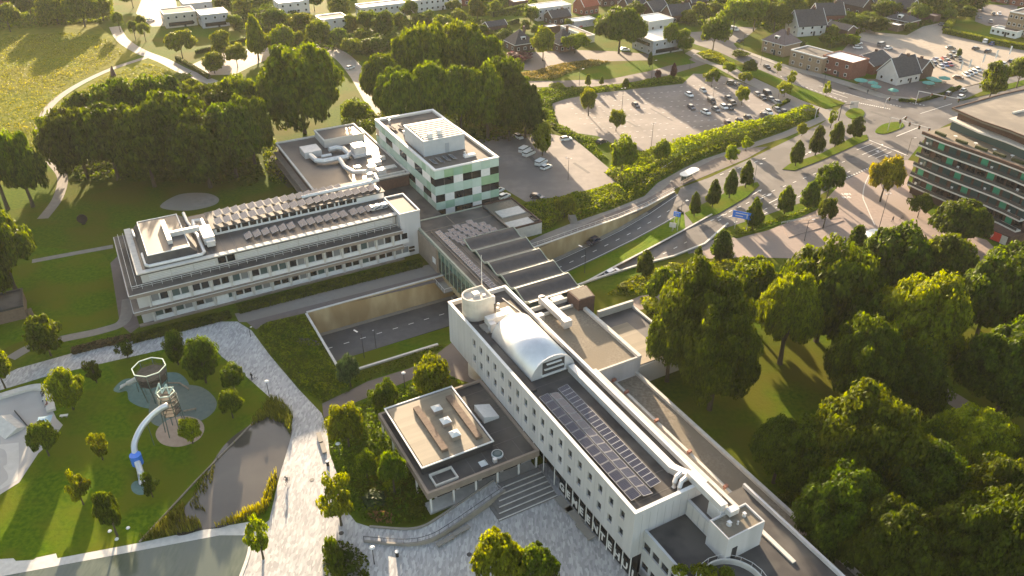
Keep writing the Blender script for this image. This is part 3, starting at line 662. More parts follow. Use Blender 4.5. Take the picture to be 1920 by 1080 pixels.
# barrel vault in brushed metal with seams and a glazed end
m = TH.mb(); b0, b1, a0, a1 = 90.6, 105.2, 53.6, 62.2; ra, hz = (a1-a0)/2, 3.9; ac = (a0+a1)/2; n = 26
arc = [(ac-ra*cos(pi*i/n), 13.5+hz*sin(pi*i/n)) for i in range(n+1)]
vs = [(p[0], b, p[1]) for b in (b0, b1) for p in arc]; fs = [(i, i+n+1, i+n+2, i+1) for i in range(n)]
fs += [tuple(range(n+1)), tuple(range(2*n+1, n, -1))]
vault = m.add(vs, fs).build('barrel_vault', m_alu, TH.root)
vault.data.polygons.foreach_set('use_smooth', [i < n for i in range(len(vault.data.polygons))])
for k in (0, 4, 8):
    mm = TH.mb(); b = b0+.02+k*(b1-b0-.14)/8; e = .05 if k in (0, 8) else .006
    o2 = [(ac-(ra+e)*cos(pi*i/n), 13.5+(hz+e)*sin(pi*i/n)) for i in range(n+1)]
    vs = [(p[0], b, p[1]) for p in o2]+[(p[0], b+.1, p[1]) for p in o2]+[(p[0], b, p[1]) for p in arc]+[(p[0], b+.1, p[1]) for p in arc]; q = n+1
    fs = [(i, i+q, i+q+1, i+1) for i in range(n)]+[(i+2*q, i, i+1, i+1+2*q) for i in range(n)]+[(i+q, i+3*q, i+3*q+1, i+q+1) for i in range(n)]
    mm.add(vs, fs).build('seam', m_alu, vault)
for z in (14.0, 15.1, 16.1): TH.mb().box(ac-2.4+.45*(z-14), ac+2.4-.45*(z-14), b0-.35, b0-.004, z, z+.14).build('louvre', m_frame, vault)
TH.mb().box(ac-2.2, ac+2.2, b0-.03, b0-.006, 13.7, 16.6).build('grille', m_dark, vault)
TH.mb().box(51.8, 53.3, 88.2, 107.5, 13.37, 13.75).build('gutter_plinth', m_roofd, TH.root)
# white duct yoke north of the vault, plant items
TH.mb().box(54.2,58.9,107.9,109.3,14.3,15.6).box(54.2,55.4,106.7,107.9,13.37,15.2).box(58.0,60.0,106.7,110.4,14.3,15.4).build('duct', m_metal, TH.root)
TH.mb().box(53.3,55.6,106.8,109.8,13.37,13.7).build('duct_plinth', m_conc, TH.root)
TH.mb().box(58.6,59.6,115.2,116.1,13.37,15.0).build('cooling_unit', m_frame, TH.root)
TH.mb().box(57.6,62.6,110.2,114.6,13.37,13.62).build('gravel_bed', m_gravel, TH.root)
for a, b in ((58.4,112.0),(60.2,111.2),(59.2,113.2)): TH.mb().cyl(a, b, 13.63, 14.7, .28, n=10).build('vent_pipe', m_metal, TH.root)
TH.mb().tube([(61.5,115.8,13.7),(62.2,110,13.7),(62.4,106,13.7)], .09, 6).build('roof_pipe', m_metal, TH.root)
# long white duct along the east edge, with its dog-leg
TH.mb().box(60.6,61.8,62.6,90.2,13.37,14.6).build('duct', m_metal, TH.root)
TH.mb().add([(60.6,62.6,13.5),(61.8,62.6,13.5),(62.8,60.0,13.5),(61.6,59.9,13.5),(60.6,62.6,14.6),(61.8,62.6,14.6),(62.8,60.0,14.9),(61.6,59.9,14.9)],
    [(4,7,6,5),(0,4,5,1),(1,5,6,2),(2,6,7,3),(3,7,4,0)]).build('duct_bend', m_metal, TH.root)
TH.mb().box(61.6,62.8,52.6,59.9,14.32,15.4).build('duct', m_metal, TH.root)
for b in (60.6, 59.5): TH.mb().tube([(59.6,b-.6,13.4),(59.6,b-.6,14.3),(60.2,b-.2,14.75),(61.3,b+.1,14.8)], .33, 8).build('duct_elbow', m_metal, TH.root)
# solar field: two slanted strips of large panels and one dense strip
for i in range(13):
    for j in range(2):
        if i == 0 and j == 0: pass
        pv(TH, pv_a, pv_af, 53.25+j*1.85, 85.2-i*1.98-(.3 if j else 0), 13.95, (0, radians(9 if j else -9), 0))
for i in range(23): pv(TH, pv_b, pv_bf, 57.15, 85.9-i*1.10, 14.05, (0, radians(-9), 0))
TH.box('panel_rack', m_dark, 56.02, 56.2, 61.0, 86.4, 13.37, 13.8)
# ---- lower south annex with roof terrace and penthouse
AN = Bld('town_hall_annex', 'lower white annex with black roof and box penthouse at the near town hall end', 'building', 53.2, 47)
m = AN.mb(); op = [(56.6-2.0*k, 58.2-2.0*k) for k in range(12)]
op = [(u-.4, v-.4) for u, v in op]
skin(m, 'a', 53.2, 53.55, 26, 57.95, 0.0, 9.2, [(2.2, 3.8, op), (6.3, 7.9, op)])
m.box(53.552, 72.0, 26, 57.95, 0, 9.2); m.build('wall', m_render, AN.root)
pa = pane_mesh('window', 1.6, 1.6, m_glass, 'a'); fa = frame_mesh(1.6, 1.6, 'a', .06, .05, m_dark, 1)
for u, v in op:
    for z in (2.2, 6.3): o = AN.piece('window', pa, 53.5, (u+v)/2, z); link(bpy.data.objects.new('frame', fa), o)
AN.mb().box(53.2,53.6,26,57.95,9.203,9.9).box(53.6,72,26,26.4,9.203,9.9).box(71.6,72,26.4,57.95,9.203,9.9).build('parapet', m_render, AN.root)
AN.box('roof', m_roofd, 53.61, 71.59, 26.41, 57.94, 9.203, 9.26)
AN.box('link_wall', m_render, 60.6, 61.0, 52.5, 57.94, 9.262, 12.2); AN.box('link_roof', m_roofd, 61.01, 63.6, 52.5, 57.94, 9.262, 12.0)
for k in range(4): AN.box('panel', m_offw, 60.54, 60.597, 52.7+1.3*k, 53.85+1.3*k, 9.4, 11.9)
ph = AN.box('penthouse', m_render, 59.6, 66.1, 48.6, 52.4, 9.262, 13.6)
AN.mb().ring(59.6,66.1,48.6,52.4,13.603,14.0,.2).build('rim', m_render, ph)
AN.box('penthouse_roof', m_gravel, 59.81, 65.89, 48.81, 52.19, 13.603, 13.66, ph)
AN.mb().box(60.7,61.6,48.53,48.597,9.3,11.6).build('door', m_dark, ph)
for a, b, s in ((61.6,50.7,.55),(64.5,50.9,.45),(62.7,50.2,.22)): AN.mb().cyl(a, b, 13.67, 14.1, s*.7, s*.5, 10).box(a-s*.5, a+s*.5, b-s*.5, b+s*.5, 14.1, 14.25).build('vent_cowl', m_metal, ph)
AN.mb().box(61.5,63.2,52.42,54.8,12.0,14.3).box(62.3,63.9,51.4,52.39,14.02,14.9).build('duct_box', m_metal, AN.root)
m = AN.mb(); cc = (57.7, 44.7)
ringp = [(cc[0]+4.4*cos(t), cc[1]+4.4*sin(t)) for t in [i*pi/20 for i in range(40)]]
for i in range(40):
    p, q = ringp[i], ringp[(i+1) % 40]; k = .95
    s, t2 = (cc[0]+(q[0]-cc[0])*k, cc[1]+(q[1]-cc[1])*k), (cc[0]+(p[0]-cc[0])*k, cc[1]+(p[1]-cc[1])*k)
    m.add([(p[0],p[1],9.262),(q[0],q[1],9.262),(s[0],s[1],9.262),(t2[0],t2[1],9.262),(p[0],p[1],10.2),(q[0],q[1],10.2),(s[0],s[1],10.2),(t2[0],t2[1],10.2)], [(4,5,6,7),(0,1,5,4),(2,3,7,6)])
m.build('round_planter', m_coping, AN.root)
m = AN.mb()
for i in range(0, 40, 2):
    p, q = ringp[i], ringp[(i+2) % 40]; e = 1.12
    P = (cc[0]+(p[0]-cc[0])*e, cc[1]+(p[1]-cc[1])*e); Q = (cc[0]+(q[0]-cc[0])*e, cc[1]+(q[1]-cc[1])*e)
    m.bar((P[0],P[1],10.3), (Q[0],Q[1],10.3), .06); m.bar((P[0],P[1],9.262), (P[0],P[1],10.3), .06)
m.build('railing', m_metal, AN.root)
# ---- podium east of the slab
PO = Bld('podium', 'long low gravel-roofed podium along the east side of the town hall', 'building', 71, 70)
PO.box('wall', m_offw, 64.0, 78.2, 22, 93.0, 0, 4.2)
PO.box('roof', m_gravel, 72.9, 77.8, 22.4, 92.6, 4.203, 4.26)
PO.mb().box(77.85,78.5,22,93,4.203,4.75).build('coping', m_coping, PO.root)
PO.box('gutter_roof', m_roofd, 68.4, 72.3, 22.4, 92.6, 4.203, 4.25)
PO.mb().box(72.32,72.88,22.4,92.6,4.203,5.1).build('upstand', m_coping, PO.root)
capm = MB().box(-.4,.4,-.15,.35,0,.42).box(-.62,-.4,-.15,.15,0,.3).mesh('end_cap', m_orange)
for k in range(7): PO.piece('end_cap', capm, 72.6, 97.2-8.85*k if k else 92.3, 5.12 if k else 5.12, (0, 0, .2))
tier = PO.box('upper_tier', m_offw, 64.0, 68.3, 44, 92.6, 4.203, 9.0)
PO.mb().box(67.7,68.35,44,92.6,9.003,9.5).build('coping', m_coping, tier)
PO.box('tier_roof', m_deck, 66.4, 67.69, 44, 92.6, 9.003, 9.06, tier); PO.box('tier_gutter', m_roofd, 64.0, 66.39, 44, 92.6, 9.003, 9.05, tier)
m = PO.mb()
for k in range(6): m.bar((68.6+.35*k, 57.6+.02*k, 9.2), (69.4+.4*k, 53.2, 9.2), .09)
for k in range(4): m.bar((68.6+.05*k, 57.2-1.1*k, 9.2), (70.7+.3*k, 57.2-1.1*k, 9.2), .09)
m.bar((68.6,57.4,4.26), (68.6,57.4,9.2), .12); m.bar((70.4,54,4.26), (70.4,54,9.2), .12)
m.build('roof_frame', m_frame, PO.root)
PO.mb().box(67.5,71.5,36,47.5,4.262,4.5).build('roof_paving', m_deck, PO.root)
PO.mb().bar((69.4,57,5.3),(69.9,33,5.3),.1).build('handrail', m_frame, PO.root)
# ---- gravel-roofed council chamber block
GB = Bld('council_chamber', 'square block with brown gravel roof between the town hall and the trees', 'building', 71.5, 105)
GB.box('wall', m_render, 64.0, 79.0, 93.02, 116.5, 0, 7.6)
GB.box('roof', m_gravel, 64.3, 78.3, 93.4, 114.0, 7.603, 7.68)
GB.mb().box(78.32,79.1,93.0,112.0,7.603,8.3).box(64.0,78.3,93.0,93.38,7.603,8.15).box(64.0,77.2,114.02,114.5,7.603,8.2).build('parapet', m_coping, GB.root)
GB.box('dark_gutter', m_roofd, 64.0, 77.2, 114.52, 116.4, 7.603, 7.66)
GB.mb().box(64.0,77.4,116.5,116.9,7.0,8.5).build('north_parapet', m_coping, GB.root)
GB.mb().box(71.2,72.6,109.0,117.8,8.6,9.7).box(71.0,72.8,107.6,109.0,8.2,9.7).box(71.3,72.5,108,108.6,7.69,8.2).build('duct', m_metal, GB.root)
GB.mb().cyl(71.9,117.9,8.2,9.7,.75,n=14).build('duct_end', m_metal, GB.root)
m = GB.mb()
for a, b in ((67.6,113.2),(69.0,113.2),(67.6,112.2),(69.0,112.2)): m.bar((a,b,7.69),(a,b,9.4),.12)
m.box(67.5,69.1,112.1,113.3,9.2,9.45).box(67.8,68.8,112.3,113.1,8.2,9.2).build('cooling_unit', m_metal, GB.root)
tw = GB.mb().prism([(77.3,112.2),(81.2,112.2),(82.0,116.6),(77.3,116.6)], 0, 10.2).build('stair_tower', m_brick, GB.root)
GB.mb().prism([(77.6,112.5),(81.0,112.5),(81.7,116.3),(77.6,116.3)], 10.203, 10.26).build('roof', m_gravel, tw)
GB.mb().box(74.2,76.9,117.0,118.4,7.2,8.4).build('white_box', m_frame, GB.root)
LW = Bld('low_wing', 'lower wing with worn metal-clad roof right of the brown brick stair tower', 'building', 85, 103)
LW.box('wall', m_offw, 79.12, 91.0, 94, 112.1, 0, 4.6)
LW.box('roof', m_roofwet, 79.14, 90.6, 94.3, 111.6, 4.603, 4.66)
LW.mb().box(79.2,86.5,94.4,107.5,4.662,4.72).build('roof_paving', m_deck, LW.root)
LW.mb().box(90.6,91.1,94,112.2,4.603,5.1).build('parapet', m_coping, LW.root)
LW.mb().box(82.05,91.1,111.65,112.25,4.603,6.2).build('north_wall', m_coping, LW.root)

# ---- low pavilion with the raised timber roof
PV = Bld('pavilion', 'low square pavilion with raised pale boarded roof and three white rooflights', 'building', 41, 94)
PV.box('core', m_offw, 33.0, 51.0, 86.0, 103.0, 0.0, 3.6)
PV.mb().ring(30.7,51.1,83.4,105.2,3.6,4.9,.45).build('fascia', m_tan, PV.root)
PV.box('roof', m_roofd, 31.16, 50.64, 83.86, 104.74, 4.2, 4.45)
PV.box('ceiling', m_tan, 31.16, 50.64, 83.86, 104.74, 3.603, 3.8)
up = PV.box('upper_storey', m_dark, 31.9, 44.7, 88.1, 104.4, 4.452, 5.9)
PV.box('boarded_roof', m_deck, 32.15, 44.45, 88.35, 104.15, 5.903, 6.02, up)
PV.mb().ring(31.7,44.9,87.9,104.6,5.903,6.12,.24).build('roof_edge', m_frame, up)
for k in range(3):
    b = 99.3-3.7*k; rl = PV.box('rooflight', m_tan, 38.8, 40.3, b-.75, b+.75, 6.022, 6.95)
    PV.mb().frustum((38.7,40.4,b-.85,b+.85), (39.3,39.8,b-.25,b+.25), 6.953, 7.4).build('dome', m_frame, rl)
for a in (36.1, 42.4):
    for k in range(7): PV.box('roof_monitor', m_fence, a, a+1.15, 89.6+1.75*k, 91.32+1.75*k, 6.022, 6.6, up)
PV.mb().add([(46.2,94.2,4.46),(49.2,94.2,4.46),(49.2,98.0,4.46),(46.2,98.0,4.46),(46.2,94.2,5.9),(49.2,94.2,4.9),(49.2,98.0,4.9),(46.2,98.0,5.9)],
   [(4,5,6,7),(0,1,5,4),(1,2,6,5),(2,3,7,6),(3,0,4,7)]).build('roof_hatch', m_frame, PV.root)
dm = PV.mb().cyl(44.6,86.2,4.46,4.85,1.0,n=22).build('round_rooflight', m_frame, PV.root)
PV.mb().cyl(44.6,86.2,4.853,5.0,.86,.5,n=22).build('glass', m_glasst, dm)
PV.mb().frustum((41.0,42.3,85.0,86.3),(41.5,41.8,85.5,85.8),4.46,5.0).build('pyramid_rooflight', m_frame, PV.root)
PV.mb().ring(32.6,36.6,84.4,87.2,4.46,5.0,.2).build('light_well', m_coping, PV.root)
PV.mb().box(43.2,43.8,84.7,85.3,4.46,5.2).build('vent', m_metal, PV.root)
pc = MB().box(-.14,.14,-.14,.14,0,3.598).mesh('column', m_frame)
for k in range(6): PV.piece('column', pc, 31.3+4.0*k if k < 5 else 50.7, 83.75, 0.0)
for k in range(1, 5): PV.piece('column', pc, 31.05, 83.75+5.2*k, 0.0)
gl = pane_mesh('window', 3.4, 2.4, m_glass, 'b')
for k in range(4): PV.piece('window', gl, 35.0+4.1*k, 85.96, .5)
gla = pane_mesh('window', 3.2, 1.9, m_glass, 'a')
for k in range(4): PV.piece('window', gla, 32.96, 88.3+4.2*k, .9)
PV.box('plinth', m_coping, 31.0, 50.9, 83.5, 85.94, 0.0, .35)

ps_ = MB().box(-.05,.05,-2.2,2.2,0,.012).mesh('roof_seam', mat('pavilion_seam_grey', (.10,.095,.09), (.13,.12,.115), 2, .9)); ps2 = MB().box(-3.0,3.0,-.05,.05,0,.012).mesh('roof_seam', bpy.data.materials['pavilion_seam_grey'])
for k in range(6): PV.piece('roof_seam', ps_, 33.5+3.0*k, 86.0, 4.451)
for k in range(6): PV.piece('roof_seam', ps2, 47.7, 88.5+2.8*k, 4.451)
# ---- steps and ramp between the pavilion and the plaza
ST = thing('plaza_steps', 'broad grey steps rising from the plaza to the pavilion terrace', 'steps', ab(46, 82), AZ)
m_step = mat('dark_step_stone', (.12,.115,.11), (.16,.155,.15), 1.0, .85)
for k in range(6):
    st = MB((46, 82, 0)).box(40.0+.55*k, 50.9, 77.0+1.0*k, 83.3, .2*k+.03, .2*k+.23).build('step', m_step, ST)
    MB((46, 82, 0)).box(40.0+.55*k, 50.9, 77.0+1.0*k-.02, 77.22+1.0*k, .2*k+.232, .2*k+.25).build('nosing', m_coping, st)
RP = thing('ramp', 'curving grey ramp with handrail along the shrub bed to the pavilion', 'ramp', at(760, 1005))
c = cat_rom([at(*p) for p in ((688,1002),(760,1009),(800,1004),(832,988),(880,957),(936,920))], 6, False); o = c[0]; org = at(760, 1005)
mb = MB(org); vs = []; fs = []
for i, p in enumerate(c):
    d = (c[min(i+1,len(c)-1)]-c[max(0,i-1)]).normalized(); n = Vector((-d.y, d.x, 0))*1.3; h = .04+1.2*i/(len(c)-1)
    vs += [(p.x+n.x,p.y+n.y,0),(p.x-n.x,p.y-n.y,0),(p.x-n.x,p.y-n.y,h),(p.x+n.x,p.y+n.y,h)]
for i in range(len(c)-1):
    for j in range(4): fs.append((4*i+j,4*i+4+j,4*i+4+(j+1)%4,4*i+(j+1)%4))
fs += [(0,1,2,3), tuple(len(c)*4-4+j for j in (3,2,1,0))]
mb.add(vs, fs).build('ramp_surface', m_plaza, RP)
for sgn, nm in ((1, 'kerb_wall'), (-1, 'kerb_wall')):
    mb = MB(org); vs = []; fs = []
    for i, p in enumerate(c):
        d = (c[min(i+1,len(c)-1)]-c[max(0,i-1)]).normalized(); n = Vector((-d.y, d.x, 0))*sgn; h = .3+1.2*i/(len(c)-1)
        p0 = p+n*1.32; p1 = p+n*1.62
        vs += [(p0.x,p0.y,0),(p1.x,p1.y,0),(p1.x,p1.y,h),(p0.x,p0.y,h)]
    fs = []
    for i in range(len(c)-1):
        for j in range(4): fs.append((4*i+j,4*i+4+j,4*i+4+(j+1)%4,4*i+(j+1)%4))
    fs += [(0,1,2,3), tuple(len(c)*4-4+j for j in (3,2,1,0))]
    mb.add(vs, fs).build(nm, m_conc, RP)
mb = MB(org)
for i, p in enumerate(c):
    d = (c[min(i+1,len(c)-1)]-c[max(0,i-1)]).normalized(); n = Vector((-d.y, d.x, 0))*-1.47; h = .3+1.2*i/(len(c)-1); q = p+n
    if i % 3 == 0: mb.bar((q.x,q.y,h),(q.x,q.y,h+.95),.05)
    if i: mb.bar((pr.x,pr.y,ph_+.95),(q.x,q.y,h+.95),.06)
    pr, ph_ = q, h
mb.build('handrail', m_dark, RP)

# ---- glass bridge building over the underpass and its wavy roof
BR = Bld('bridge_building', 'dark-roofed glass bridge building spanning the underpass between office and town hall', 'building', 70, 143)
BR.mb().box(63.6,82.6,151.3,166.4,.3,6.6).box(63.6,69.4,119.2,151.3,.3,6.6).build('core', m_glasst, BR.root)
BR.mb().prism([(63.4,119.15),(69.6,119.15),(69.6,151.1),(82.8,151.1),(82.8,166.6),(63.4,166.6)], 6.6, 7.0).build('roof', m_roofd, BR.root)
BR.mb().prism([(63.3,119.15),(63.75,119.15),(63.75,166.7),(63.3,166.7)], 6.3, 7.15).box(63.76,82.9,166.4,166.8,6.3,7.2).build('roof_edge', mat('green_grey_trim', (.20,.23,.19), (.25,.28,.23), 1, .6), BR.root)
m_ggl = mat('green_tinted_glass', (.07,.13,.105), (.11,.18,.14), .5, .1, spec=.6)
gm = MB().box(-.03, .03, -1.05, 1.05, 0, 2.0).mesh('glass_panel', m_ggl)
gm2 = MB().box(-.03, .03, -1.05, 1.05, 0, 3.8).mesh('glass_panel', glassmat('dark_green_glass', (.025,.055,.045), .08, .6))
for k in range(21):
    b = 120.6+2.2*k
    BR.piece('glass_panel', gm, 63.54, b, 4.28); BR.piece('glass_panel', gm2, 63.54, b, .4)
m_mull = mat('green_grey_mullion', (.22,.27,.22), (.27,.32,.26), 1, .5)
mu = MB().box(-.09, .05, -.07, .07, 0, 6.0).mesh('mullion', m_mull)
for k in range(22): BR.piece('mullion', mu, 63.5, 119.5+2.2*k, .3)
BR.box('floor_slab', m_wallconc, 63.2, 83.0, 119.2, 151.0, -.7, .29)
BR.mb().box(63.0,63.58,152,166.3,0.0,6.55).build('concrete_end', m_tan, BR.root).hide_render = False
for (b0_, b1_) in ((133.5,139.5),(143.5,149.5)):
    mm = BR.mb(); mm.box(60.9,63.18,b0_,b1_,-.5,-.3); mm.build('balcony', m_conc, BR.root)
    mm = BR.mb(); mm.bar((60.95,b0_,.7),(60.95,b1_,.7),.07); mm.bar((60.95,b0_,.7),(63.1,b0_,.7),.07)
    for q in range(5): mm.bar((60.95,b0_+q*(b1_-b0_)/4,-.3),(60.95,b0_+q*(b1_-b0_)/4,.7),.05)
    mm.build('balcony_rail', m_frame, BR.root)
BR.box('sign_plate', m_frame, 62.85, 62.99, 152.6, 154.2, 2.2, 3.6)
for i in range(5):                                       # panels scattered on the broad roof
    for j in range(6):
        if (i, j) in ((0,0),(4,5),(0,5)): continue
        pv(BR, pv_a, pv_af, 68.0+1.95*j+.45*i, 158.4-1.95*i+.35*j-(1.0 if j % 2 else 0), 7.22, (radians(4), 0, 0))
pv_c, pv_cf = panel_mesh(1.35, 1.05), panel_frame(1.35, 1.05)
for k in range(32): pv(BR, pv_c, pv_cf, 66.6, 158.6-1.22*k, 7.3, (0, radians(-8), 0))
BR.mb().bar((65.2,120,7.1),(65.2,160,7.1),.25,.12).bar((68.5,120,7.1),(68.5,150,7.1),.2,.1).build('cable_tray', m_dark, BR.root)
BR.mb().box(63.8,82.5,160.6,160.8,7.003,7.03).box(72.0,72.2,152,166,7.003,7.03).build('roof_seam', m_gravel, BR.root)
WV = Bld('wavy_roof', 'five dark curved shed roofs stepping down over the road beside the glass bridge', 'building', 76, 135)
n = 10; b_top = 151.0; L_ = 6.35
m_wroof = mat('dark_membrane', (.035,.034,.036), (.055,.053,.055), .8, .6, .1)
m_cream = mat('cream_roof_sheet', (.50,.45,.36), (.58,.53,.43), 1, .6)
m_rim = mat('pale_green_rim', (.30,.33,.27), (.36,.39,.32), 1, .6)
m_wband = mat('grey_membrane', (.15,.145,.14), (.19,.185,.18), .8, .7, .1)
def prof(t): return 7.05+.95*(.5+.5*cos(pi*min(1, t/.68))) if t < .68 else 7.05+.95*(.5-.5*cos(pi*(t-.68)/.32))
for k in range(5):
    ts = [i/n*.68 for i in range(n+1)]+[.68+.08*i for i in range(1, 5)]
    for nm, i0, i1, mm in (('roof_shell', 0, n, m_wroof), ('roof_band', n, len(ts)-1, m_wband)):
        pr = [(b_top-L_*k-L_*t, prof(t)) for t in ts[i0:i1+1]]; q_ = len(pr)-1
        m = WV.mb(); vs = []
        for y, z in pr: vs += [(69.9,y,z-.15),(83.2,y,z-.15),(69.9,y,z),(83.2,y,z)]
        fs = []
        for i in range(q_):
            q = 4*i; fs += [(q+2,q+6,q+7,q+3),(q,q+1,q+5,q+4),(q,q+4,q+6,q+2),(q+1,q+3,q+7,q+5)]
        fs += [(0,2,3,1),(4*q_,4*q_+1,4*q_+3,4*q_+2)]
        sh = m.add(vs, fs).build(nm, mm, WV.root)
        for a in (69.82, 83.28):
            m = WV.mb()
            for p_, r_ in zip(pr[:-1], pr[1:]): m.bar((a,p_[0],p_[1]-.05),(a,r_[0],r_[1]-.05),.14,.4)
            m.build('rim', m_rim, sh)
        WV.mb().bar((69.9,pr[0][0],pr[0][1]+.03),(83.1,pr[0][0],pr[0][1]+.03),.09).build('seam', m_rim, sh)
WV.mb().box(70.2,82.8,119.3,150.8,.3,6.95).build('core', m_glasst, WV.root)
WV.mb().box(82.4,82.75,152,166,7.0,7.6).build('gutter', m_dark, WV.root)
ANX = Bld('plant_annex', 'small grey flat-roofed annex beside the glass bridge at the foot of the green tower', 'building', 90, 166)
ANX.box('wall', m_coping, 83.2, 95.5, 157.5, 174.0, 0, 3.2)
ANX.mb().ring(83.2,95.5,157.5,174.0,3.203,3.7,.25).build('parapet', m_brick, ANX.root)
ANX.box('roof', m_gravel, 83.46, 95.24, 157.76, 173.7, 3.203, 3.26)
ANX.box('roof_slab', m_coping, 84.2, 93.6, 158.2, 161.6, 3.262, 3.5); ANX.box('roof_slab', m_coping, 87.4, 94.6, 164.4, 168.6, 3.262, 3.5)
ANX.mb().ring(93.7,95.2,158.4,161.4,3.262,3.8,.15).build('light_well', m_dark, ANX.root)

# ---- green glass tower
TW = Bld('green_tower', 'square office tower clad in pale green and white panels with dark window bands', 'building', 82.3, 196)
TA0, TA1, TB0, TB1 = 73.0, 91.7, 174.2, 217.3
TW.box('core', m_offw, TA0+.12, TA1-.12, TB0+.12, TB1-.12, 0, 15.4)
mod = 2.67; bands = [(0, 2.4, 'g'), (2.4, 4.8, 'w'), (4.8, 7.0, 'g'), (7.0, 9.1, 'w'), (9.1, 11.6, 'g'), (11.6, 13.7, 'w'), (13.7, 15.9, 'g')]
def half(me_cache, axis, h, w, m, name):
    key = (axis, round(h, 2), round(w, 2), m.name, name)
    if key not in me_cache:
        mb = MB()
        d = {'green_panel': .10, 'white_panel': .07, 'window': .0}[name]
        if axis == 'b': mb.box(-w/2, w/2, -d-.02, .06, 0, h)
        else: mb.box(-d-.02, .06, -w/2, w/2, 0, h)
        me_cache[key] = mb.mesh(name, m)
    return me_cache[key]
mc = {}
for zi, (z0, z1, k) in enumerate(bands):
    nb = 7
    for i in range(nb):                                   # south face
        u = TA0+mod*(i+.5)
        if k == 'g': TW.piece('green_panel', half(mc, 'b', z1-z0-.03, mod-.02, m_tgreen[R.randrange(4)], 'green_panel'), u, TB0, z0)
        elif i in {1:(1,4),3:(1,4),5:(2,5)}[zi]: TW.piece('white_panel', half(mc, 'b', z1-z0-.03, mod-.02, m_frame, 'white_panel'), u, TB0, z0)
        else: TW.piece('window', half(mc, 'b', z1-z0-.03, mod-.08, m_glass, 'window'), u, TB0, z0)
    nb = 16; md = (TB1-TB0)/nb
    for i in range(nb):                                   # west face
        u = TB0+md*(i+.5)
        if k == 'g': TW.piece('green_panel', half(mc, 'a', z1-z0-.03, md-.02, m_tgreen[(0,2,0,1)[R.randrange(4)]], 'green_panel'), TA0, u, z0)
        elif i % 4 in ({5:(1,2),3:(0,3),1:(1,2)}[zi]): TW.piece('white_panel', half(mc, 'a', z1-z0-.03, md-.02, m_frame, 'white_panel'), TA0, u, z0)
        else: TW.piece('window', half(mc, 'a', z1-z0-.03, md-.08, m_glass, 'window'), TA0, u, z0)
TW.box('east_cladding', m_tgreen[0], TA1-.118, TA1, TB0+.12, TB1-.12, 0, 15.4); TW.box('north_cladding', m_tgreen[0], TA0+.12, TA1-.12, TB1-.118, TB1, 0, 15.4)
TW.mb().ring(TA0-.12,TA1+.12,TB0-.12,TB1+.12,15.92,16.25,.75).build('parapet_cap', m_frame, TW.root)
TW.mb().ring(TA0+.13,TA1-.13,TB0+.13,TB1-.13,15.403,15.915,.4).build('parapet', m_offw, TW.root)
TW.box('roof', mat('brown_grey_roof', (.075,.066,.06), (.115,.10,.09), .5, .85, .2, c3=(.13,.11,.09), scale3=.12), TA0+.55, TA1-.55, TB0+.55, TB1-.55, 15.403, 15.46)
pt = TW.box('plant_room', mat('pale_blue_grey_cladding', (.33,.36,.39), (.38,.41,.44), .8, .5), 75.0, 87.1, 185.3, 199.0, 15.462, 19.7)
TW.mb().ring(74.9,87.2,185.2,199.1,19.703,19.95,.3).build('rim', m_frame, pt)
TW.box('roof', m_roofwet, 75.2, 86.9, 185.5, 198.8, 19.703, 19.76, pt)
for k in range(9):
    TW.mb().box(75.6,86.4,186.2+1.4*k,186.9+1.4*k,19.762,20.0).build('roof_slat', m_coping, pt)
TW.box('door', mat('blue_grey_door', (.25,.28,.31)), 81.2, 82.4, 185.23, 185.297, 15.5, 18.2, pt)
for a, b in ((77.6,187.0),(80.9,188.2)): TW.mb().box(a-.6,a+.6,b-.6,b+.6,20.003,21.2).build('fan_unit', m_frame, pt)
pv_d, pv_df = panel_mesh(1.1, 3.4), panel_frame(1.1, 3.4)
for k in range(4): pv(TW, pv_d, pv_df, 75.6+1.95*k, 180.5+.2*k, 15.85, (0, radians(14), 0))
for k in range(3): pv(TW, pv_d, pv_df, 75.4+2.2*k, 208.5, 15.85, (0, radians(14), 0))
TW.mb().box(84.2,87.4,179.3,180.5,15.462,16.1).build('vent_box', m_frame, TW.root)
for a, b in ((85,181),(76.5,203.5),(78.4,203.4),(80.2,206.8),(76.2,214)): TW.mb().cyl(a,b,15.462,16.6,.3,n=10).build('vent_pipe', m_metal, TW.root)

# ---- long white office wing
OF = Bld('office_wing', 'long two-storey white office with brown ledges, terrace rails and solar roof', 'building', 28, 176)
OF.box('core', m_offw, -2.0, 58.5, 163.0, 190.5, 0, 7.6)
OF.box('west_wall', m_brick, -2.02, -2.002, 163.3, 190.2, .2, 7.4)
for z in (3.35, 7.55): OF.mb().prism([(-3.3,161.7),(58.6,161.7),(58.6,163.0),(58.6,191.8),(-3.3,191.8)], z-.15, z+.75).build('ledge', m_tan, OF.root)
OF.mb().box(-2.9,58.6,162.0,163.0,0,.35).build('plinth', m_tan, OF.root)
for z in (3.35, 7.55):
    OF.mb().box(-3.36,58.62,161.62,161.72,z+.66,z+.78).box(-3.38,-3.28,161.72,191.8,z+.66,z+.78).build('ledge_trim', m_frame, OF.root)
wn1 = MB().box(-.82,.82,-.05,.05,0,1.75).mesh('window', m_glass); wn2 = MB().box(-.82,.82,-.05,.05,0,1.75).mesh('window', m_glassb)
wn3 = MB().box(-.82,.82,-.05,.05,0,1.75).mesh('window', m_glasst)
wfr = frame_mesh(1.72, 1.8, 'b', .09, .09); spm = MB().box(-1.9,1.9,-.1,.1,0,.95).mesh('spandrel', m_frame); pim = MB().box(-.22,.22,-.3,.3,0,2.9).mesh('pier', m_coping)
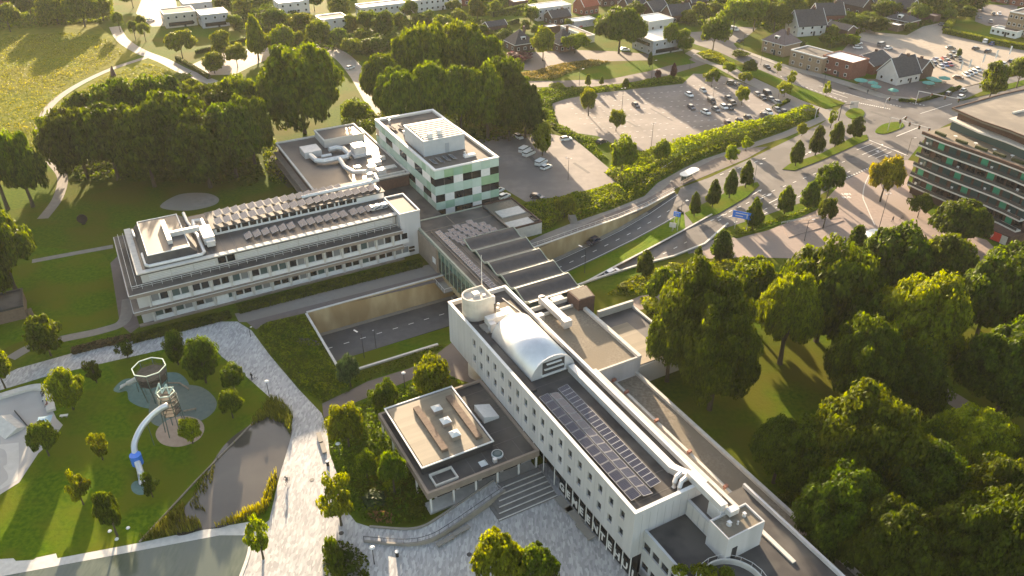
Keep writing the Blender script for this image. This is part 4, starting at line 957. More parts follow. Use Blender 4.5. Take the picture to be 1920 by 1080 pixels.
for zf in (.36, 4.12):
    for k in range(14):
        a = .55+4.3*k
        if zf < 1 and k == 3: OF.mb().box(a+.3,a+2.9,162.6,162.95,.1,2.6).build('entrance_door', m_frame, OF.root)
        OF.piece('spandrel', spm, a+2.0, 162.72, zf+.02)
        OF.piece('pier', pim, a-.2, 162.7, zf+.02)
        for j in (0, 1):
            r = R.random(); me = wn1 if r < .55 else (wn2 if r < .8 else wn3)
            o = OF.piece('window', me, a+1.05+1.85*j, 162.85, zf+1.0); link(bpy.data.objects.new('frame', wfr), o)
# set-back top storey with its louvred sun screen
tp = OF.box('top_storey', m_offw, 0.0, 58.5, 166.0, 188.0, 8.302, 10.6)
for k in range(12):
    a = 1.5+4.7*k
    if k == 3:
        for j in (0,1): OF.mb().box(a+.5+2.0*j,a+2.2+2.0*j,165.9,165.995,8.7,10.3).build('window', m_glass, tp)
        continue
    for j in range(5): OF.mb().box(a,a+4.5,165.75+.04*j,165.95,8.75+.38*j,8.93+.38*j).build('louvre', m_frame, tp)
OF.mb().box(-.6,58.9,165.2,188.6,10.602,11.0).build('roof', m_roofwet, OF.root)
OF.mb().box(-.7,58.95,164.9,166.3,11.003,11.25).box(-.7,.7,166.3,188.6,11.003,11.2).build('roof_edge', m_coping, OF.root)
OF.box('terrace_floor', m_roofd, -3.1, 58.4, 161.9, 165.9, 8.303, 8.34); OF.box('terrace_floor', m_roofd, -3.1, -.02, 165.92, 191.6, 8.303, 8.34)
def rail(a0, b0, a1, b1, z, hgt, npost, nm='terrace_rail'):
    mm = OF.mb(); mm.bar((a0,b0,z+hgt),(a1,b1,z+hgt),.08); mm.bar((a0,b0,z+hgt*.55),(a1,b1,z+hgt*.55),.045)
    for q in range(npost+1): t = q/npost; mm.bar((a0+(a1-a0)*t,b0+(b1-b0)*t,z),(a0+(a1-a0)*t,b0+(b1-b0)*t,z+hgt),.06)
    return mm.build(nm, m_frame, OF.root)
rail(-2.3,163.6,58.2,163.6,8.34,1.0,30); rail(-2.3,163.6,-2.3,190.6,8.34,1.0,13); rail(-1.2,164.7,-1.2,189.5,8.34,1.5,12)
wbk = OF.box('end_block', m_render, 58.7, 63.9, 163.2, 174.0, 0, 11.6)
OF.mb().ring(58.6,64.0,163.1,174.1,11.603,12.0,.35).build('rim', m_render, wbk); OF.box('roof', m_roofd, 58.95, 63.65, 163.45, 173.75, 11.603, 11.66, wbk)
for z in (1.0, 1.9): OF.mb().box(60.4,61.9,163.12,163.197,z,z+.6).build('window', m_glass, wbk)
os_ = MB().box(-.06,.06,-4.2,4.2,0,.012).mesh('roof_seam', mat('office_seam_grey', (.12,.115,.11), (.15,.14,.135), 2, .9))
for k in range(18): OF.piece('roof_seam', os_, 15.5+2.6*k, 170.7, 11.001)
# clerestory with its row of windows
cl = OF.box('clerestory', m_frame, 17.5, 59.4, 175.6, 184.4, 11.002, 12.7)
OF.mb().box(17.2,59.7,175.2,184.8,12.703,12.95).build('roof', m_roofd, cl)
u = 18.2
for k in range(22):
    w = 1.5 if k % 3 else .7
    if u+w > 59: break
    OF.mb().box(u,u+w,175.54,175.597,11.6,12.5).build('window', m_glass, cl); u += w+.35
pv_e, pv_ef = panel_mesh(1.6, 3.0), panel_frame(1.6, 3.0)
for k in range(21):
    if k < 20: pv(OF, pv_e, pv_ef, 19.2+1.98*k, 177.8, 13.5, (0, radians(-16), 0))
    if k < 16: pv(OF, pv_e, pv_ef, 20.0+1.98*k, 182.2, 13.5, (0, radians(-16), 0))
for k in range(17):
    if k in (6, 12): pass
    pv(OF, pv_e, pv_ef, 24.2+2.0*k+(.8 if k > 5 else 0)+(.6 if k > 11 else 0), 170.9, 11.6, (0, radians(-16), 0))
# plant deck at the west end, ducts
pl = OF.mb().frustum((1.2,13.2,166.8,187.6),(2.5,11.2,168.4,186.4),11.255,13.2).build('plant_deck', m_roofd, OF.root)
OF.mb().ring(2.4,11.3,168.3,186.5,13.203,13.38,.2).build('rim', m_frame, pl); OF.box('deck_roof', m_roofwet, 2.62, 11.08, 168.52, 186.28, 13.203, 13.25, pl)
def duct(pts, r, nm='duct', n=8): return OF.mb().tube(pts, r, n).build(nm, m_metal, OF.root)
duct([(1.6,173,11.7),(1.7,167.2,11.7),(2.2,166.6,11.7),(13.2,166.5,11.7),(13.8,167.2,11.7),(13.9,176,11.7),(13.0,184,11.9),(13.0,189,12.0)], .38)
duct([(1.0,186.5,11.6),(1.0,184.5,12.3),(1.1,181.5,12.2)], .28)
OF.mb().box(7.2,8.2,171.6,182.6,13.252,14.3).box(8.2,14.6,175.0,176.0,13.252,14.3).build('duct', m_metal, OF.root)
OF.mb().box(14.6,17.0,170.6,177.2,11.6,13.4).box(14.9,16.7,169.2,170.6,11.6,12.9).build('air_handler', m_metal, OF.root)
duct([(16.0,177.2,12.6),(16.0,181.8,12.6),(14.2,182.2,12.6),(14.0,180.0,12.2)], .5)
duct([(40.0,181,13.3),(42,180.8,13.5),(56,180.6,13.6),(60,181,13.6),(61,186,13.2)], .45)
OF.mb().box(54,58.2,170,171.2,11.003,12.1).build('vent_box', m_metal, OF.root)
OF.mb().box(58.0,58.5,176,183,12.96,13.5).build('vent_box', m_metal, OF.root)
# ---- rear wing behind the office
RW = Bld('rear_wing', 'dark flat-roofed rear office wing crowded with pale ducts behind the long office', 'building', 58, 212)
RW.box('core', m_brick, 46.5, 72.8, 192.0, 231.5, 0, 8.0)
for z in (2.8, 5.6): RW.mb().box(44.9,46.49,192.0,232.0,z,z+.5).box(46.5,72.8,231.5,232.6,z,z+.5).build('ledge', m_tan, RW.root)
RW.mb().box(46.0,73.0,191.9,232.0,8.002,8.5).build('roof', m_roofwet, RW.root)
RW.mb().ring(45.9,73.1,191.8,232.1,8.503,8.9,.5).build('roof_edge', m_coping, RW.root)
RW.box('raised_roof', m_offw, 58, 70.5, 221.5, 231, 8.503, 10.6); RW.mb().ring(57.8,70.7,221.3,231.2,10.603,11.0,.5).build('raised_edge', m_coping, RW.root); RW.box('raised_deck', m_roofwet, 58.3, 70.2, 221.8, 230.7, 10.603, 10.66)
def rduct(pts, r): return RW.mb().tube(pts, r, 8).build('duct', m_metal, RW.root)
RW.mb().box(50.5,55.5,216,221.5,8.503,10.4).build('air_handler', m_metal, RW.root)
rduct([(52,215.5,9.6),(52.3,211,9.6),(54,209.5,9.6),(61,209.5,9.6),(62,211,9.6),(62,216,9.6),(60.5,217.5,9.6),(58,217.2,9.6)], .75)
rduct([(58.5,209.5,9.6),(58,203,9.5),(58.5,196,10.4),(60.2,190,12.6)], .6); rduct([(54.5,213.5,9.4),(57.5,213.4,9.4)], .5)
RW.mb().box(63.6,67.2,210.5,214.2,9.0,11.4).box(63,68.4,209.5,215.2,8.503,9.0).build('chiller', m_metal, RW.root)
for a, b, s in ((61,201,.9),(64.5,199,1.1),(67.5,202,.8),(66,195.5,1.2),(70,205,.7),(62.5,195,.8)): RW.mb().box(a-s,a+s,b-s*.8,b+s*.8,8.503,8.9+s).build('vent_box', m_metal, RW.root)
RW.mb().box(66.5,71.5,197.5,199.6,8.503,8.8).box(60,72,193.0,193.5,8.503,9.2).build('roof_walkway', m_coping, RW.root)
LK = Bld('link_block', 'low dark roofed link between the long office and the green tower', 'building', 68, 178)
LK.box('wall', m_offw, 64.05, 72.85, 166.9, 191.7, 0, 5.2); LK.box('roof', m_roofd, 64.1, 72.8, 167, 191.6, 5.203, 5.3)
# ------------------------------------------------------------------ apartment block on the right
AP = thing('apartment_block', 'curved apartment block with stacked balcony slabs and emerald panels', 'building', (118, 200, 0))
def apo(p): return (p[0]-118, p[1]-200)
FAC = [(113.6,208.3),(116.7,201.9),(119.8,196.6),(122.5,192.2),(124.9,188.2),(127.2,183.8),(129.0,179.2)]
def inset(poly, d):                                      # push the balcony line back into the building (east)
    out = []
    for i, p in enumerate(poly):
        q0 = poly[max(0, i-1)]; q1 = poly[min(len(poly)-1, i+1)]; dx, dy = q1[0]-q0[0], q1[1]-q0[1]; l = hypot(dx, dy)
        out.append((p[0]-dy/l*d, p[1]+dx/l*d))
    return out
BACK = [(180,150),(190,200),(170,238)]
def footprint(d, north=0.0): return [apo(p) for p in inset(FAC, d)+[(140,174)]+BACK+[(140+0*north,223-north)]]
m_slab = mat('pale_balcony_slab', (.50,.47,.43), (.57,.54,.50), 1, .7)
MB().prism(footprint(1.9), 0, 17.6).build('wall', m_brick, AP)
for k in range(6):
    z = 3.0+3.0*k
    MB().prism([apo(p) for p in FAC]+[apo(p) for p in inset(FAC, 2.2)[::-1]], z-.2, z+.16).build('balcony_slab', m_slab, AP)
    if k < 5:
        e = inset(FAC, .12); mb = MB()
        for p, q in zip(e[:-1], e[1:]):
            mb.bar((*apo(p), z+1.1), (*apo(q), z+1.1), .07); mb.bar((*apo(p), z+.162), (*apo(p), z+1.1), .05)
            mb.add([(*apo(p), z+.17),(*apo(q), z+.17),(*apo(q), z+.95),(*apo(p), z+.95)], [(0,1,2,3)])
        mb.build('balustrade', glassmat('smoked_balustrade_glass', (.05,.055,.055), .1, .5), AP)
inn = inset(FAC, 1.9)
def along(t):                                            # point and direction on the recessed facade, t in 0..6
    i = min(5, int(t)); f = t-i; p, q = inn[i], inn[i+1]; return (p[0]+(q[0]-p[0])*f, p[1]+(q[1]-p[1])*f), atan2(q[1]-p[1], q[0]-p[0])
pan_e = MB().box(-.9,.9,-.06,.06,0,2.6).mesh('emerald_panel', m_emer); pan_w = MB().box(-1.1,1.1,-.05,.05,0,2.2).mesh('window', m_glasst); pan_d = MB().box(-1.1,1.1,-.05,.05,0,2.2).mesh('window', m_glass)
pfr = frame_mesh(2.2, 2.2, 'b', .08, .07, m_dark, 1); chm = MB().box(-.3,.3,-.3,.3,.35,.45).box(-.3,.3,.22,.3,.45,1.0).box(-.28,-.22,-.28,-.22,0,.35).box(.22,.28,-.28,-.22,0,.35).box(-.28,-.22,.22,.28,0,.35).box(.22,.28,.22,.28,0,.35).mesh('balcony_chair', m_frame)
for k in range(5):
    z = 3.17+3.0*k
    for j in range(11):
        t = .25+j*.55; (x, y), an = along(t); n = Vector((sin(an), -cos(an), 0))
        e = (j+k) % 4 == 1
        o = mobj('emerald_panel' if e else 'window', pan_e if e else (pan_w if (j*3+k) % 3 else pan_d), AP, (apo((x, y))[0]+n.x*.06, apo((x, y))[1]+n.y*.06, z), an)
        if not e: link(bpy.data.objects.new('frame', pfr), o)
        if (j*7+k*3) % 6 == 0: mobj('balcony_chair', chm, AP, (apo((x, y))[0]+n.x*1.1, apo((x, y))[1]+n.y*1.1, z), an+R.random())
# shop front with the red sign: white ring and arcs on red
MB().prism([apo(p) for p in ((119.8,187.2),(122.6,182.8),(126.7,177.0),(134,179.3),(127,189))], 0.0, 2.75).build('shop_wall', m_brick, AP)
an = atan2(177.0-182.8, 126.7-122.6); n = Vector((sin(an), -cos(an), 0)); x, y = 124.3, 180.4
sg = mobj('shop_sign', MB().box(-2.1,2.1,-.08,.08,0,2.2).mesh('shop_sign', m_red), AP, (apo((x, y))[0]+n.x*.1, apo((x, y))[1]+n.y*.1, .3), an)
mb = MB()
def ringp2(r0, r1, t0, t1, cx, n=14):
    for i in range(n):
        a, b = t0+(t1-t0)*i/n, t0+(t1-t0)*(i+1)/n
        mb.add([(cx+r0*cos(a),-.09,1.25+r0*sin(a)),(cx+r1*cos(a),-.09,1.25+r1*sin(a)),(cx+r1*cos(b),-.09,1.25+r1*sin(b)),(cx+r0*cos(b),-.09,1.25+r0*sin(b))], [(0,1,2,3)])
ringp2(.25,.4,0,2*pi,-.9); ringp2(.62,.76,-1.1,1.1,-.9); ringp2(.98,1.12,-1.1,1.1,-.9); ringp2(.0,.14,0,2*pi,-.9)
mb.build('emblem', m_frame, sg)
x, y = 126.0, 178.0
mobj('roller_door', MB().box(-.75,.75,-.06,.06,0,2.3).mesh('roller_door', m_coping), AP, (apo((x, y))[0]+n.x*.1, apo((x, y))[1]+n.y*.1, .1), an)
MB().prism(footprint(.6, 1.0), 18.17, 18.6).build('terrace', m_gravel, AP)
MB().prism([apo(p) for p in inset(FAC, .0)]+[apo(p) for p in inset(FAC, .55)[::-1]], 18.17, 19.0).build('parapet', m_brick, AP)
fp2 = [apo(p) for p in [(122.5,211.0),(126.2,204.0),(129.3,196.4),(131.1,190.2),(134,183.5)]+[(150,168)]+[(178,153),(188,200),(168,236),(141,222)]]
MB().prism(fp2, 18.602, 21.2).build('setback_storey', m_glasst, AP)
fp3 = [apo(p) for p in [(121.6,211.3),(124.8,200.9),(128.4,194.3),(130.0,189.9),(133,182.5)]+[(149,166)]+[(179,151),(189,200),(169,237),(140.6,222.6)]]
MB().prism(fp3, 21.203, 21.6).build('setback_slab', m_slab, AP)
MB().prism([(p[0]*.97+1.2, p[1]*.97+.3) for p in fp2], 21.602, 24.0).build('top_storey', m_brick, AP)
MB().prism(fp3, 24.003, 24.45).build('roof', mat('brown_roof_membrane', (.17,.145,.12), (.23,.20,.165), .5, .85, .1, c3=(.15,.13,.11), scale3=.12), AP)
mb = MB()
for i, p in enumerate(fp3):
    q = fp3[(i+1) % len(fp3)]; mb.bar((*p, 24.6), (*q, 24.6), .3, .3)
mb.build('roof_rim', m_brick, AP)
for x, y, sx, sy, h in ((140,209,9,.4,.5),(146,206,10,.4,.5),(152,214,3,3,1.4),(158,206,2.5,2,1.2),(139,203,2,1.5,1.0),(150,196,6,.5,.7)):
    o = mobj('roof_duct', MB().box(-sx/2,sx/2,-sy/2,sy/2,0,h).mesh('roof_duct', m_coping), AP, (x-118, y-200, 24.455), .45)
e = inset(FAC, 4.5); tb = MB().cyl(0,0,.65,.72,.5,n=12).cyl(0,0,0,.65,.06,n=6).mesh('terrace_table', m_frame); plb = MB().box(-1.6,1.6,-.35,.35,0,.7).mesh('planter_box', m_soil)
for i in (1,2,3,4): mobj('terrace_table', tb, AP, (*apo(e[i]), 18.61), 0)
e2 = inset(FAC, 3.0)
for i in range(6): mobj('planter_box', plb, AP, (*apo(((e2[i][0]+e2[i+1][0])/2, (e2[i][1]+e2[i+1][1])/2)), 18.61), atan2(e2[i+1][1]-e2[i][1], e2[i+1][0]-e2[i][0]))

# ------------------------------------------------------------------ foliage
def leaf_quads(C, Nn, size, asp=1.5):
    n = len(C); Nn = Nn/np.maximum(np.linalg.norm(Nn, axis=1, keepdims=True), 1e-6)
    r = NR.normal(size=(n, 3)); t = np.cross(Nn, r); t /= np.maximum(np.linalg.norm(t, axis=1, keepdims=True), 1e-6); b = np.cross(Nn, t)
    s = (size*(.6+.8*NR.rand(n)))[:, None] if np.isscalar(size) else (size*(.6+.8*NR.rand(n)))[:, None]
    V = np.empty((n, 4, 3)); V[:, 0] = C-t*s*asp*.5; V[:, 1] = C+b*s*.5; V[:, 2] = C+t*s*asp*.5; V[:, 3] = C-b*s*.5
    return V.reshape(-1, 3), np.arange(n*4).reshape(-1, 4)
def crown_mesh(name, seed, shape, ncl, per, leaf, m, crad=.26):
    """crown inside x,y -1..1 and z 0..1, built of leaf clumps spread through its volume"""
    rs = np.random.RandomState(seed); cs = []; rad = []
    while len(cs) < ncl:
        if shape == 'round':
            d = rs.normal(size=3); d /= np.linalg.norm(d)
            if d[2] < -.55: continue
            k = rs.uniform(.45, .86)*(1+.10*math.sin(3*math.atan2(d[1], d[0])+seed)); p = d*k; p = np.array([p[0], p[1], .5+.5*p[2]])
        elif shape == 'cone':
            t = rs.uniform(.02, .95)**1.25; a = rs.uniform(0, 2*pi); w = (1-t)**.75*(.55+.45*min(1, t*6)); q = w*rs.uniform(.45, .9); p = np.array([q*cos(a), q*sin(a), .05+t*.9])
        elif shape == 'open':
            t = rs.uniform(.0, 1); a = rs.uniform(0, 2*pi); w = math.sin(pi*(.12+.8*t))**.7*rs.uniform(.3, .92); p = np.array([w*cos(a), w*sin(a), .08+t*.84])
        elif shape == 'wide':
            a = rs.uniform(0, 2*pi); q = math.sqrt(rs.uniform(0, 1))*.8; p = np.array([q*cos(a), q*sin(a), .25+(.55*(1-q*q)+.1)*rs.uniform(.5, 1)])
        else:
            d = rs.normal(size=3); d /= np.linalg.norm(d); d[2] = abs(d[2]) if rs.rand() < .7 else d[2]; p = d*rs.uniform(.55, .85); p = np.array([p[0], p[1], .45+.5*p[2]])
        cs.append(p); rad.append(crad*rs.uniform(.65, 1.25)*(.75 if shape == 'cone' and p[2] > .7 else 1))
    C, N_ = [], []
    for p, r in zip(cs, rad):
        d = rs.normal(size=(per, 3)); d /= np.linalg.norm(d, axis=1, keepdims=True); k = rs.uniform(.55, 1.0, size=(per, 1))
        q = d*k*r; q[:, 2] *= .55 if shape != 'round' else .5
        out = p-np.array([0, 0, .45]); out[2] *= 1.3
        C.append(p+q); N_.append(d*.9+out*.5+rs.normal(size=(per, 3))*.55+np.array([0, 0, .35]))
    C = np.concatenate(C); N_ = np.concatenate(N_)
    keep = (C[:, 2] > -.02); C, N_ = C[keep], N_[keep]
    V, F = leaf_quads(C, N_, leaf); V[:, 2] = np.maximum(V[:, 2], -.03)
    return np_mesh(name, V, F, m)
def trunk_mesh(name, seed, limbs=6):                     # unit height, tapered, with limbs spreading into the crown
    rs = random.Random(seed); mb = MB()
    mb.tube([(0,0,-.02),(.005,0,.1),(.012*rs.uniform(-1,1),.012*rs.uniform(-1,1),.35),(.02*rs.uniform(-1,1),.02*rs.uniform(-1,1),.62),(0,0,.86)], [.034,.026,.021,.013,.004], 7)
    for i in range(limbs):
        a = 2*pi*i/limbs+rs.uniform(-.4,.4); z = rs.uniform(.28,.55); l = rs.uniform(.16,.26)
        mb.tube([(0,0,z),(l*.5*cos(a),l*.5*sin(a),z+.11),(l*cos(a),l*sin(a),z+.26)], [.012,.008,.003], 5)
    return mb.mesh(name, m_bark)
TRUNK = [trunk_mesh('trunk', s) for s in (1, 2, 3)]
BIG = [crown_mesh('crown', s, 'round', 150, 165, .055, L_dark, .22) for s in (3, 5, 8, 9)]+[crown_mesh('crown', s, 'wide', 150, 165, .055, L_dark, .21) for s in (12, 13)]
NEAR = [crown_mesh('crown', s, 'round', 190, 240, .036, L_dark, .19) for s in (71, 72)]+[crown_mesh('crown', 73, 'wide', 190, 240, .036, L_dark, .18)]
MED = [crown_mesh('crown', s, 'round', 48, 130, .085, L_mid, .33) for s in (21, 22)]+[crown_mesh('crown', 23, 'open', 48, 120, .085, L_mid, .32)]
CONE = [crown_mesh('crown', s, 'cone', 60, 110, .085, L_dark, .30) for s in (31, 32, 33)]
SPARSE = [crown_mesh('crown', s, 'open', 26, 60, .10, L_light, .27) for s in (41, 42)]
BALL = [crown_mesh('crown', s, 'ball', 60, 90, .07, L_mid, .3) for s in (51,)]
BUSH = [crown_mesh('foliage', s, 'ball', 22, 60, .14, L_mid, .42) for s in (61, 62)]
MSET = {'big': BIG, 'near': NEAR, 'med': MED, 'cone': CONE, 'sparse': SPARSE, 'ball': BALL}
def tree(name, label, px, py, top, wpx, shape='med', m=None, cat='tree', group=None, clear=None, z0=0.0):
    p = at(px, py, z0); h = max(1.8, rise(px, py, top)); r = max(.7, wpx/ppm(px, py)/2)
    root = thing(name, label, cat, (p.x, p.y, z0), R.uniform(0, 6.28), group)
    t = mobj('trunk', TRUNK[R.randrange(3)], root, scale=(h*(.8 if shape in ('big', 'near') else .7), h*(.8 if shape in ('big', 'near') else .7), h*.9))
    cl = clear if clear is not None else {'big': .06, 'near': .06, 'med': .22, 'cone': .18, 'sparse': .25, 'ball': .35}[shape]
    me = MSET[shape][R.randrange(len(MSET[shape]))]
    c = mobj('crown', me, root, (0, 0, h*cl), R.uniform(0, 6.28), (r, r, h*(1-cl)*1.02))
    if m: omat(c, m)
    return root
def bush(name, label, px, py, wpx, h, m=None, cat='shrub', group=None, z0=0.0):
    p = at(px, py, z0); r = wpx/ppm(px, py)/2
    o = mobj(name, BUSH[R.randrange(2)], None, (p.x, p.y, z0-.02), R.uniform(0, 6.28), (r, r, h)); omat(o, m or L_mid)
    return tag(o, label, cat, group)
def rows(lst, tmpl, name, shape, m=None, group=None, cat='tree'):
    for i, t in enumerate(lst): tree(name, tmpl.format(ORD[i]), *t[:4], t[4] if len(t) > 4 else shape, t[5] if len(t) > 5 else m, cat, group)

# grove behind the office
rows([(120,318,218,75,'med',L_mid),(165,335,205,130),(190,290,170,120),(222,338,192,135),(250,285,152,130),(290,350,200,130),(305,268,144,140),(345,330,176,150),(372,248,148,95,'big',L_mid),(395,352,210,145),(415,275,160,125),(445,335,190,130),(462,255,143,100,'big',L_mid),(480,315,180,85)],
     'dense dark tree in the grove behind the long office, {} from the left', 'broadleaf_tree', 'big', L_dark, 'grove behind the office')
tree('broadleaf_tree', 'huge round-topped tree right of the dark grove behind the rear wing', 572, 250, 88, 165, 'big', L_mid, clear=.0)
tree('broadleaf_tree', 'small bushy tree tucked between the huge round tree and the rear wing', 668, 240, 190, 45, 'med', L_mid)
rows([(15,392,236,90),(62,388,246,80),(-10,470,330,90)], 'large tree at the left picture edge beside the curved path, {} from the path', 'broadleaf_tree', 'big', L_mid, 'trees at the left edge')
rows([(30,545,392,120,'big',L_mid),(-5,590,440,90,'big',L_dark)], 'tall bright tree over the dark shed at the left edge, {} from the lawn', 'broadleaf_tree', 'big', L_mid)
# park trees
for t in ((96,667,596,68,'med',L_dark,'dark round tree between the pale path and the mottled path'),(10,728,656,52,'med',L_light,'bright green tree on the mottled path at the left edge'),
 (240,672,640,38,'sparse',L_dark,'small dark open tree at the edge of the mottled path'),(182,718,675,38,'sparse',L_dark,'small dim tree on the lawn between litter bin and play tower'),
 (138,768,697,62,'med',L_lime,'yellow-green tree behind the skate park bench'),(335,684,624,42,'med',L_dark,'dark tree on the lawn corner behind the climbing tower'),
 (387,718,636,62,'med',L_dark,'taller dark tree beside the path bend near the office'),(440,733,688,48,'med',L_mid,'low bushy tree at the bend of the mottled path'),
 (437,784,732,48,'med',L_mid,'grey-green bushy tree between play area and pond'),(362,832,786,42,'med',L_lime,'small yellow tree on the sand circle of the playground'),
 (92,855,793,58,'med',L_mid,'round green tree at the skate park edge'),(193,862,812,38,'sparse',L_light,'small pale-leaved tree on the lawn left of the tube slide'),
 (220,1005,926,46,'med',L_dark,'slender upright tree on the lawn with three white discs'),(157,946,886,46,'sparse',L_light,'pale thin young tree on the sunlit lawn'),
 (287,932,888,38,'sparse',L_dark,'half-bare young tree beside the slide exit'),(494,1048,972,52,'sparse',L_lime,'bright lime young tree on the plaza beside the pool'),
 (640,985,893,78,'sparse',L_light,'feathery pale tree beside the plaza benches'),(655,842,763,68,'med',L_light,'light green tree in the bed left of the pavilion'),
 (725,778,718,52,'med',L_mid,'olive tree beside the lamp on the brown path'),(815,748,673,74,'med',L_light,'bright green tree beside the round town hall column'),
 (658,727,670,46,'med',L_blue,'blue-green small tree at the corner of the underpass wall'),(935,1108,1004,92,'med',L_light,'round green tree in the middle of the front plaza'),
 (1008,1112,1030,78,'med',L_mid,'lower green tree right of the round plaza tree'),(632,1095,1005,40,'sparse',L_dark,'dark thin tree in the island bed at the bottom'),
 (740,925,848,50,'med',L_mid,'upright tree in the shrub bed below the pavilion'),(690,905,850,46,'med',L_mid,'dense green tree in the middle of the pavilion shrub bed')):
    tree('park_tree', t[6], *t[:6])
# upper left
for t in ((226,60,22,23,'leftmost of the four clipped ball trees by the forecourt'),(255,76,38,20,'clipped ball tree with the longest trunk beside the path'),(268,60,28,20,'rearmost clipped ball tree beside the parked car'),(274,78,42,25,'nearest and roundest of the four clipped ball trees')):
    tree('pollard_tree', t[4], *t[:4], 'ball', L_mid, group='clipped ball trees', clear=.35)
rows([(343,110,57,56),(421,110,60,48),(446,127,83,42),(403,138,99,44),(485,112,28,44,'cone',L_light),(507,104,62,34),(533,106,50,56)], 'sunlit pale tree around the small bright car park, {} of seven', 'broadleaf_tree', 'med', L_light, 'trees round the small car park')
# central grove
rows([(722,205,98,90),(745,240,120,85),(775,185,68,90),(762,262,130,90),(805,190,44,110,'big',L_light),(815,250,110,100),(862,182,42,120,'big',L_light),(865,255,118,100),(905,190,66,95),(915,258,120,95),(948,235,108,90,'big',L_dark),(955,264,165,70,'big',L_dark),(985,258,158,70,'big',L_dark),(1003,262,190,50,'med',L_dark)],
     'tree of the big green grove behind the tower, {} from the left', 'broadleaf_tree', 'big', L_mid, 'grove behind the tower')
# car parks and roadside
for t in ((1017,292,232,42,'med',L_light,'bright tree on the small island of the lower car park'),(1103,217,165,33,'med',L_light,'young tree on the left island of the big car park'),(1155,246,206,32,'med',L_light,'young tree on the nearer island of the big car park'),
 (1165,332,260,58,'med',L_light,'large light tree at the corner between both car parks'),(1238,310,264,36,'med',L_light,'small light tree in the hedge below the big car park'),(1058,408,368,38,'med',L_light,'bright small tree at the top of the outdoor stairs'),
 (1334,162,130,30,'med',L_light,'light tree at the top corner of the big car park'),(1390,197,162,28,'med',L_lime,'lime tree standing between the parked cars'),(1365,138,117,26,'med',L_lime,'lime tree at the crossing end of the grass strip'),
 (1403,142,114,30,'med',L_mid,'green tree beside the lamp on the grass strip'),(1395,158,135,26,'med',L_light,'leaning light tree on the footway side of the grass strip'),(1458,137,117,18,'sparse',L_lime,'tiny lime tree across from the shops'),
 (1483,162,133,20,'sparse',L_lime,'tiny lime tree in mid grass strip'),(1470,182,154,30,'med',L_lime,'rounded yellow-lime tree beside the footway'),(1548,182,152,16,'sparse',L_lime,'last thin lime tree near the street junction'),
 (1557,240,206,20,'sparse',L_lime,'thin lime tree near the junction sign gantry'),(1503,255,232,20,'med',L_lime,'small lime tree beside the end of the hedge bank'),(1398,283,256,26,'sparse',L_lime,'bright lime tree on the cycle path verge'),
 (1370,304,274,30,'med',L_lime,'round lime tree behind the bus shelter'),(1650,378,294,60,'med',L_yel,'large yellowing tree on the pink forecourt'),(1720,408,366,42,'med',L_mid,'round tree in a paved ring before the apartments'),
 (1600,478,420,44,'cone',L_dark,'dark conical tree left of the white forecourt shelter')):
    tree('street_tree', t[6], *t[:6])
rows([(1491,312,263,33),(1528,292,234,35),(1565,276,228,35),(1602,260,217,37)], 'dark pyramidal tree on the far traffic island, {} from the left', 'street_tree', 'cone', L_dark, 'trees on the far island')
rows([(1301,406,361,28),(1335,389,336,33),(1367,372,317,31),(1397,352,302,31)], 'pyramidal tree on the near grass median, {} from the left', 'street_tree', 'cone', L_dark, 'trees on the near median')
rows([(1410,432,369,38),(1470,402,349,40),(1516,392,339,46),(1550,372,309,56,'med',L_dark),(1543,428,370,34,'med',L_mid)], 'tree on the island by the bus lane, {} from the blue sign', 'street_tree', 'cone', L_mid, 'trees by the bus lane')
rows([(1208,522,469,42),(1305,514,462,30),(1350,492,432,54)], 'dark conical tree on the planted corner by the side lane, {} from the left', 'street_tree', 'cone', L_dark, 'trees on the planted corner')
# right-hand park
RG = [(1300,705,500,185,'near',L_dark),(1245,590,505,70,'med',L_mid),(1405,610,492,125,'big',L_mid),(1462,682,505,130,'near',L_light),(1530,640,455,175,'big',L_dark),(1600,570,468,110,'big',L_dark),(1600,700,560,110,'big',L_dark),(1665,560,424,140),(1690,705,512,175,'near',L_light),(1755,560,440,120),
 (1788,466,374,112),(1330,768,588,150,'near',L_dark),(1250,715,575,100,'near',L_dark),(1600,772,600,150,'near',L_dark),(1685,790,650,130,'near',L_dark),(1450,905,785,120,'near',L_dark),(1895,565,455,140),(1825,645,490,140),(1905,650,540,100),(1870,775,615,190,'near')]
rows(RG, 'large park tree right of the town hall, upper cluster, {} counting from the podium', 'broadleaf_tree', 'big', L_dark, 'park trees, upper cluster')
rows([(1500,925,795,150),(1590,935,742,215,'near',L_mid),(1560,1050,890,190),(1690,1010,850,195),(1735,905,800,110,'near',L_mid),(1640,1115,950,200),(1790,1115,930,190),(1860,1040,870,175),(1925,960,800,150)],
     'large park tree right of the town hall, lower cluster, {} counting from the podium', 'broadleaf_tree', 'near', L_dark, 'park trees, lower cluster')
tree('broadleaf_tree', 'glowing yellow-green round tree in the lower right park', 1800, 910, 770, 175, 'near', L_lime)
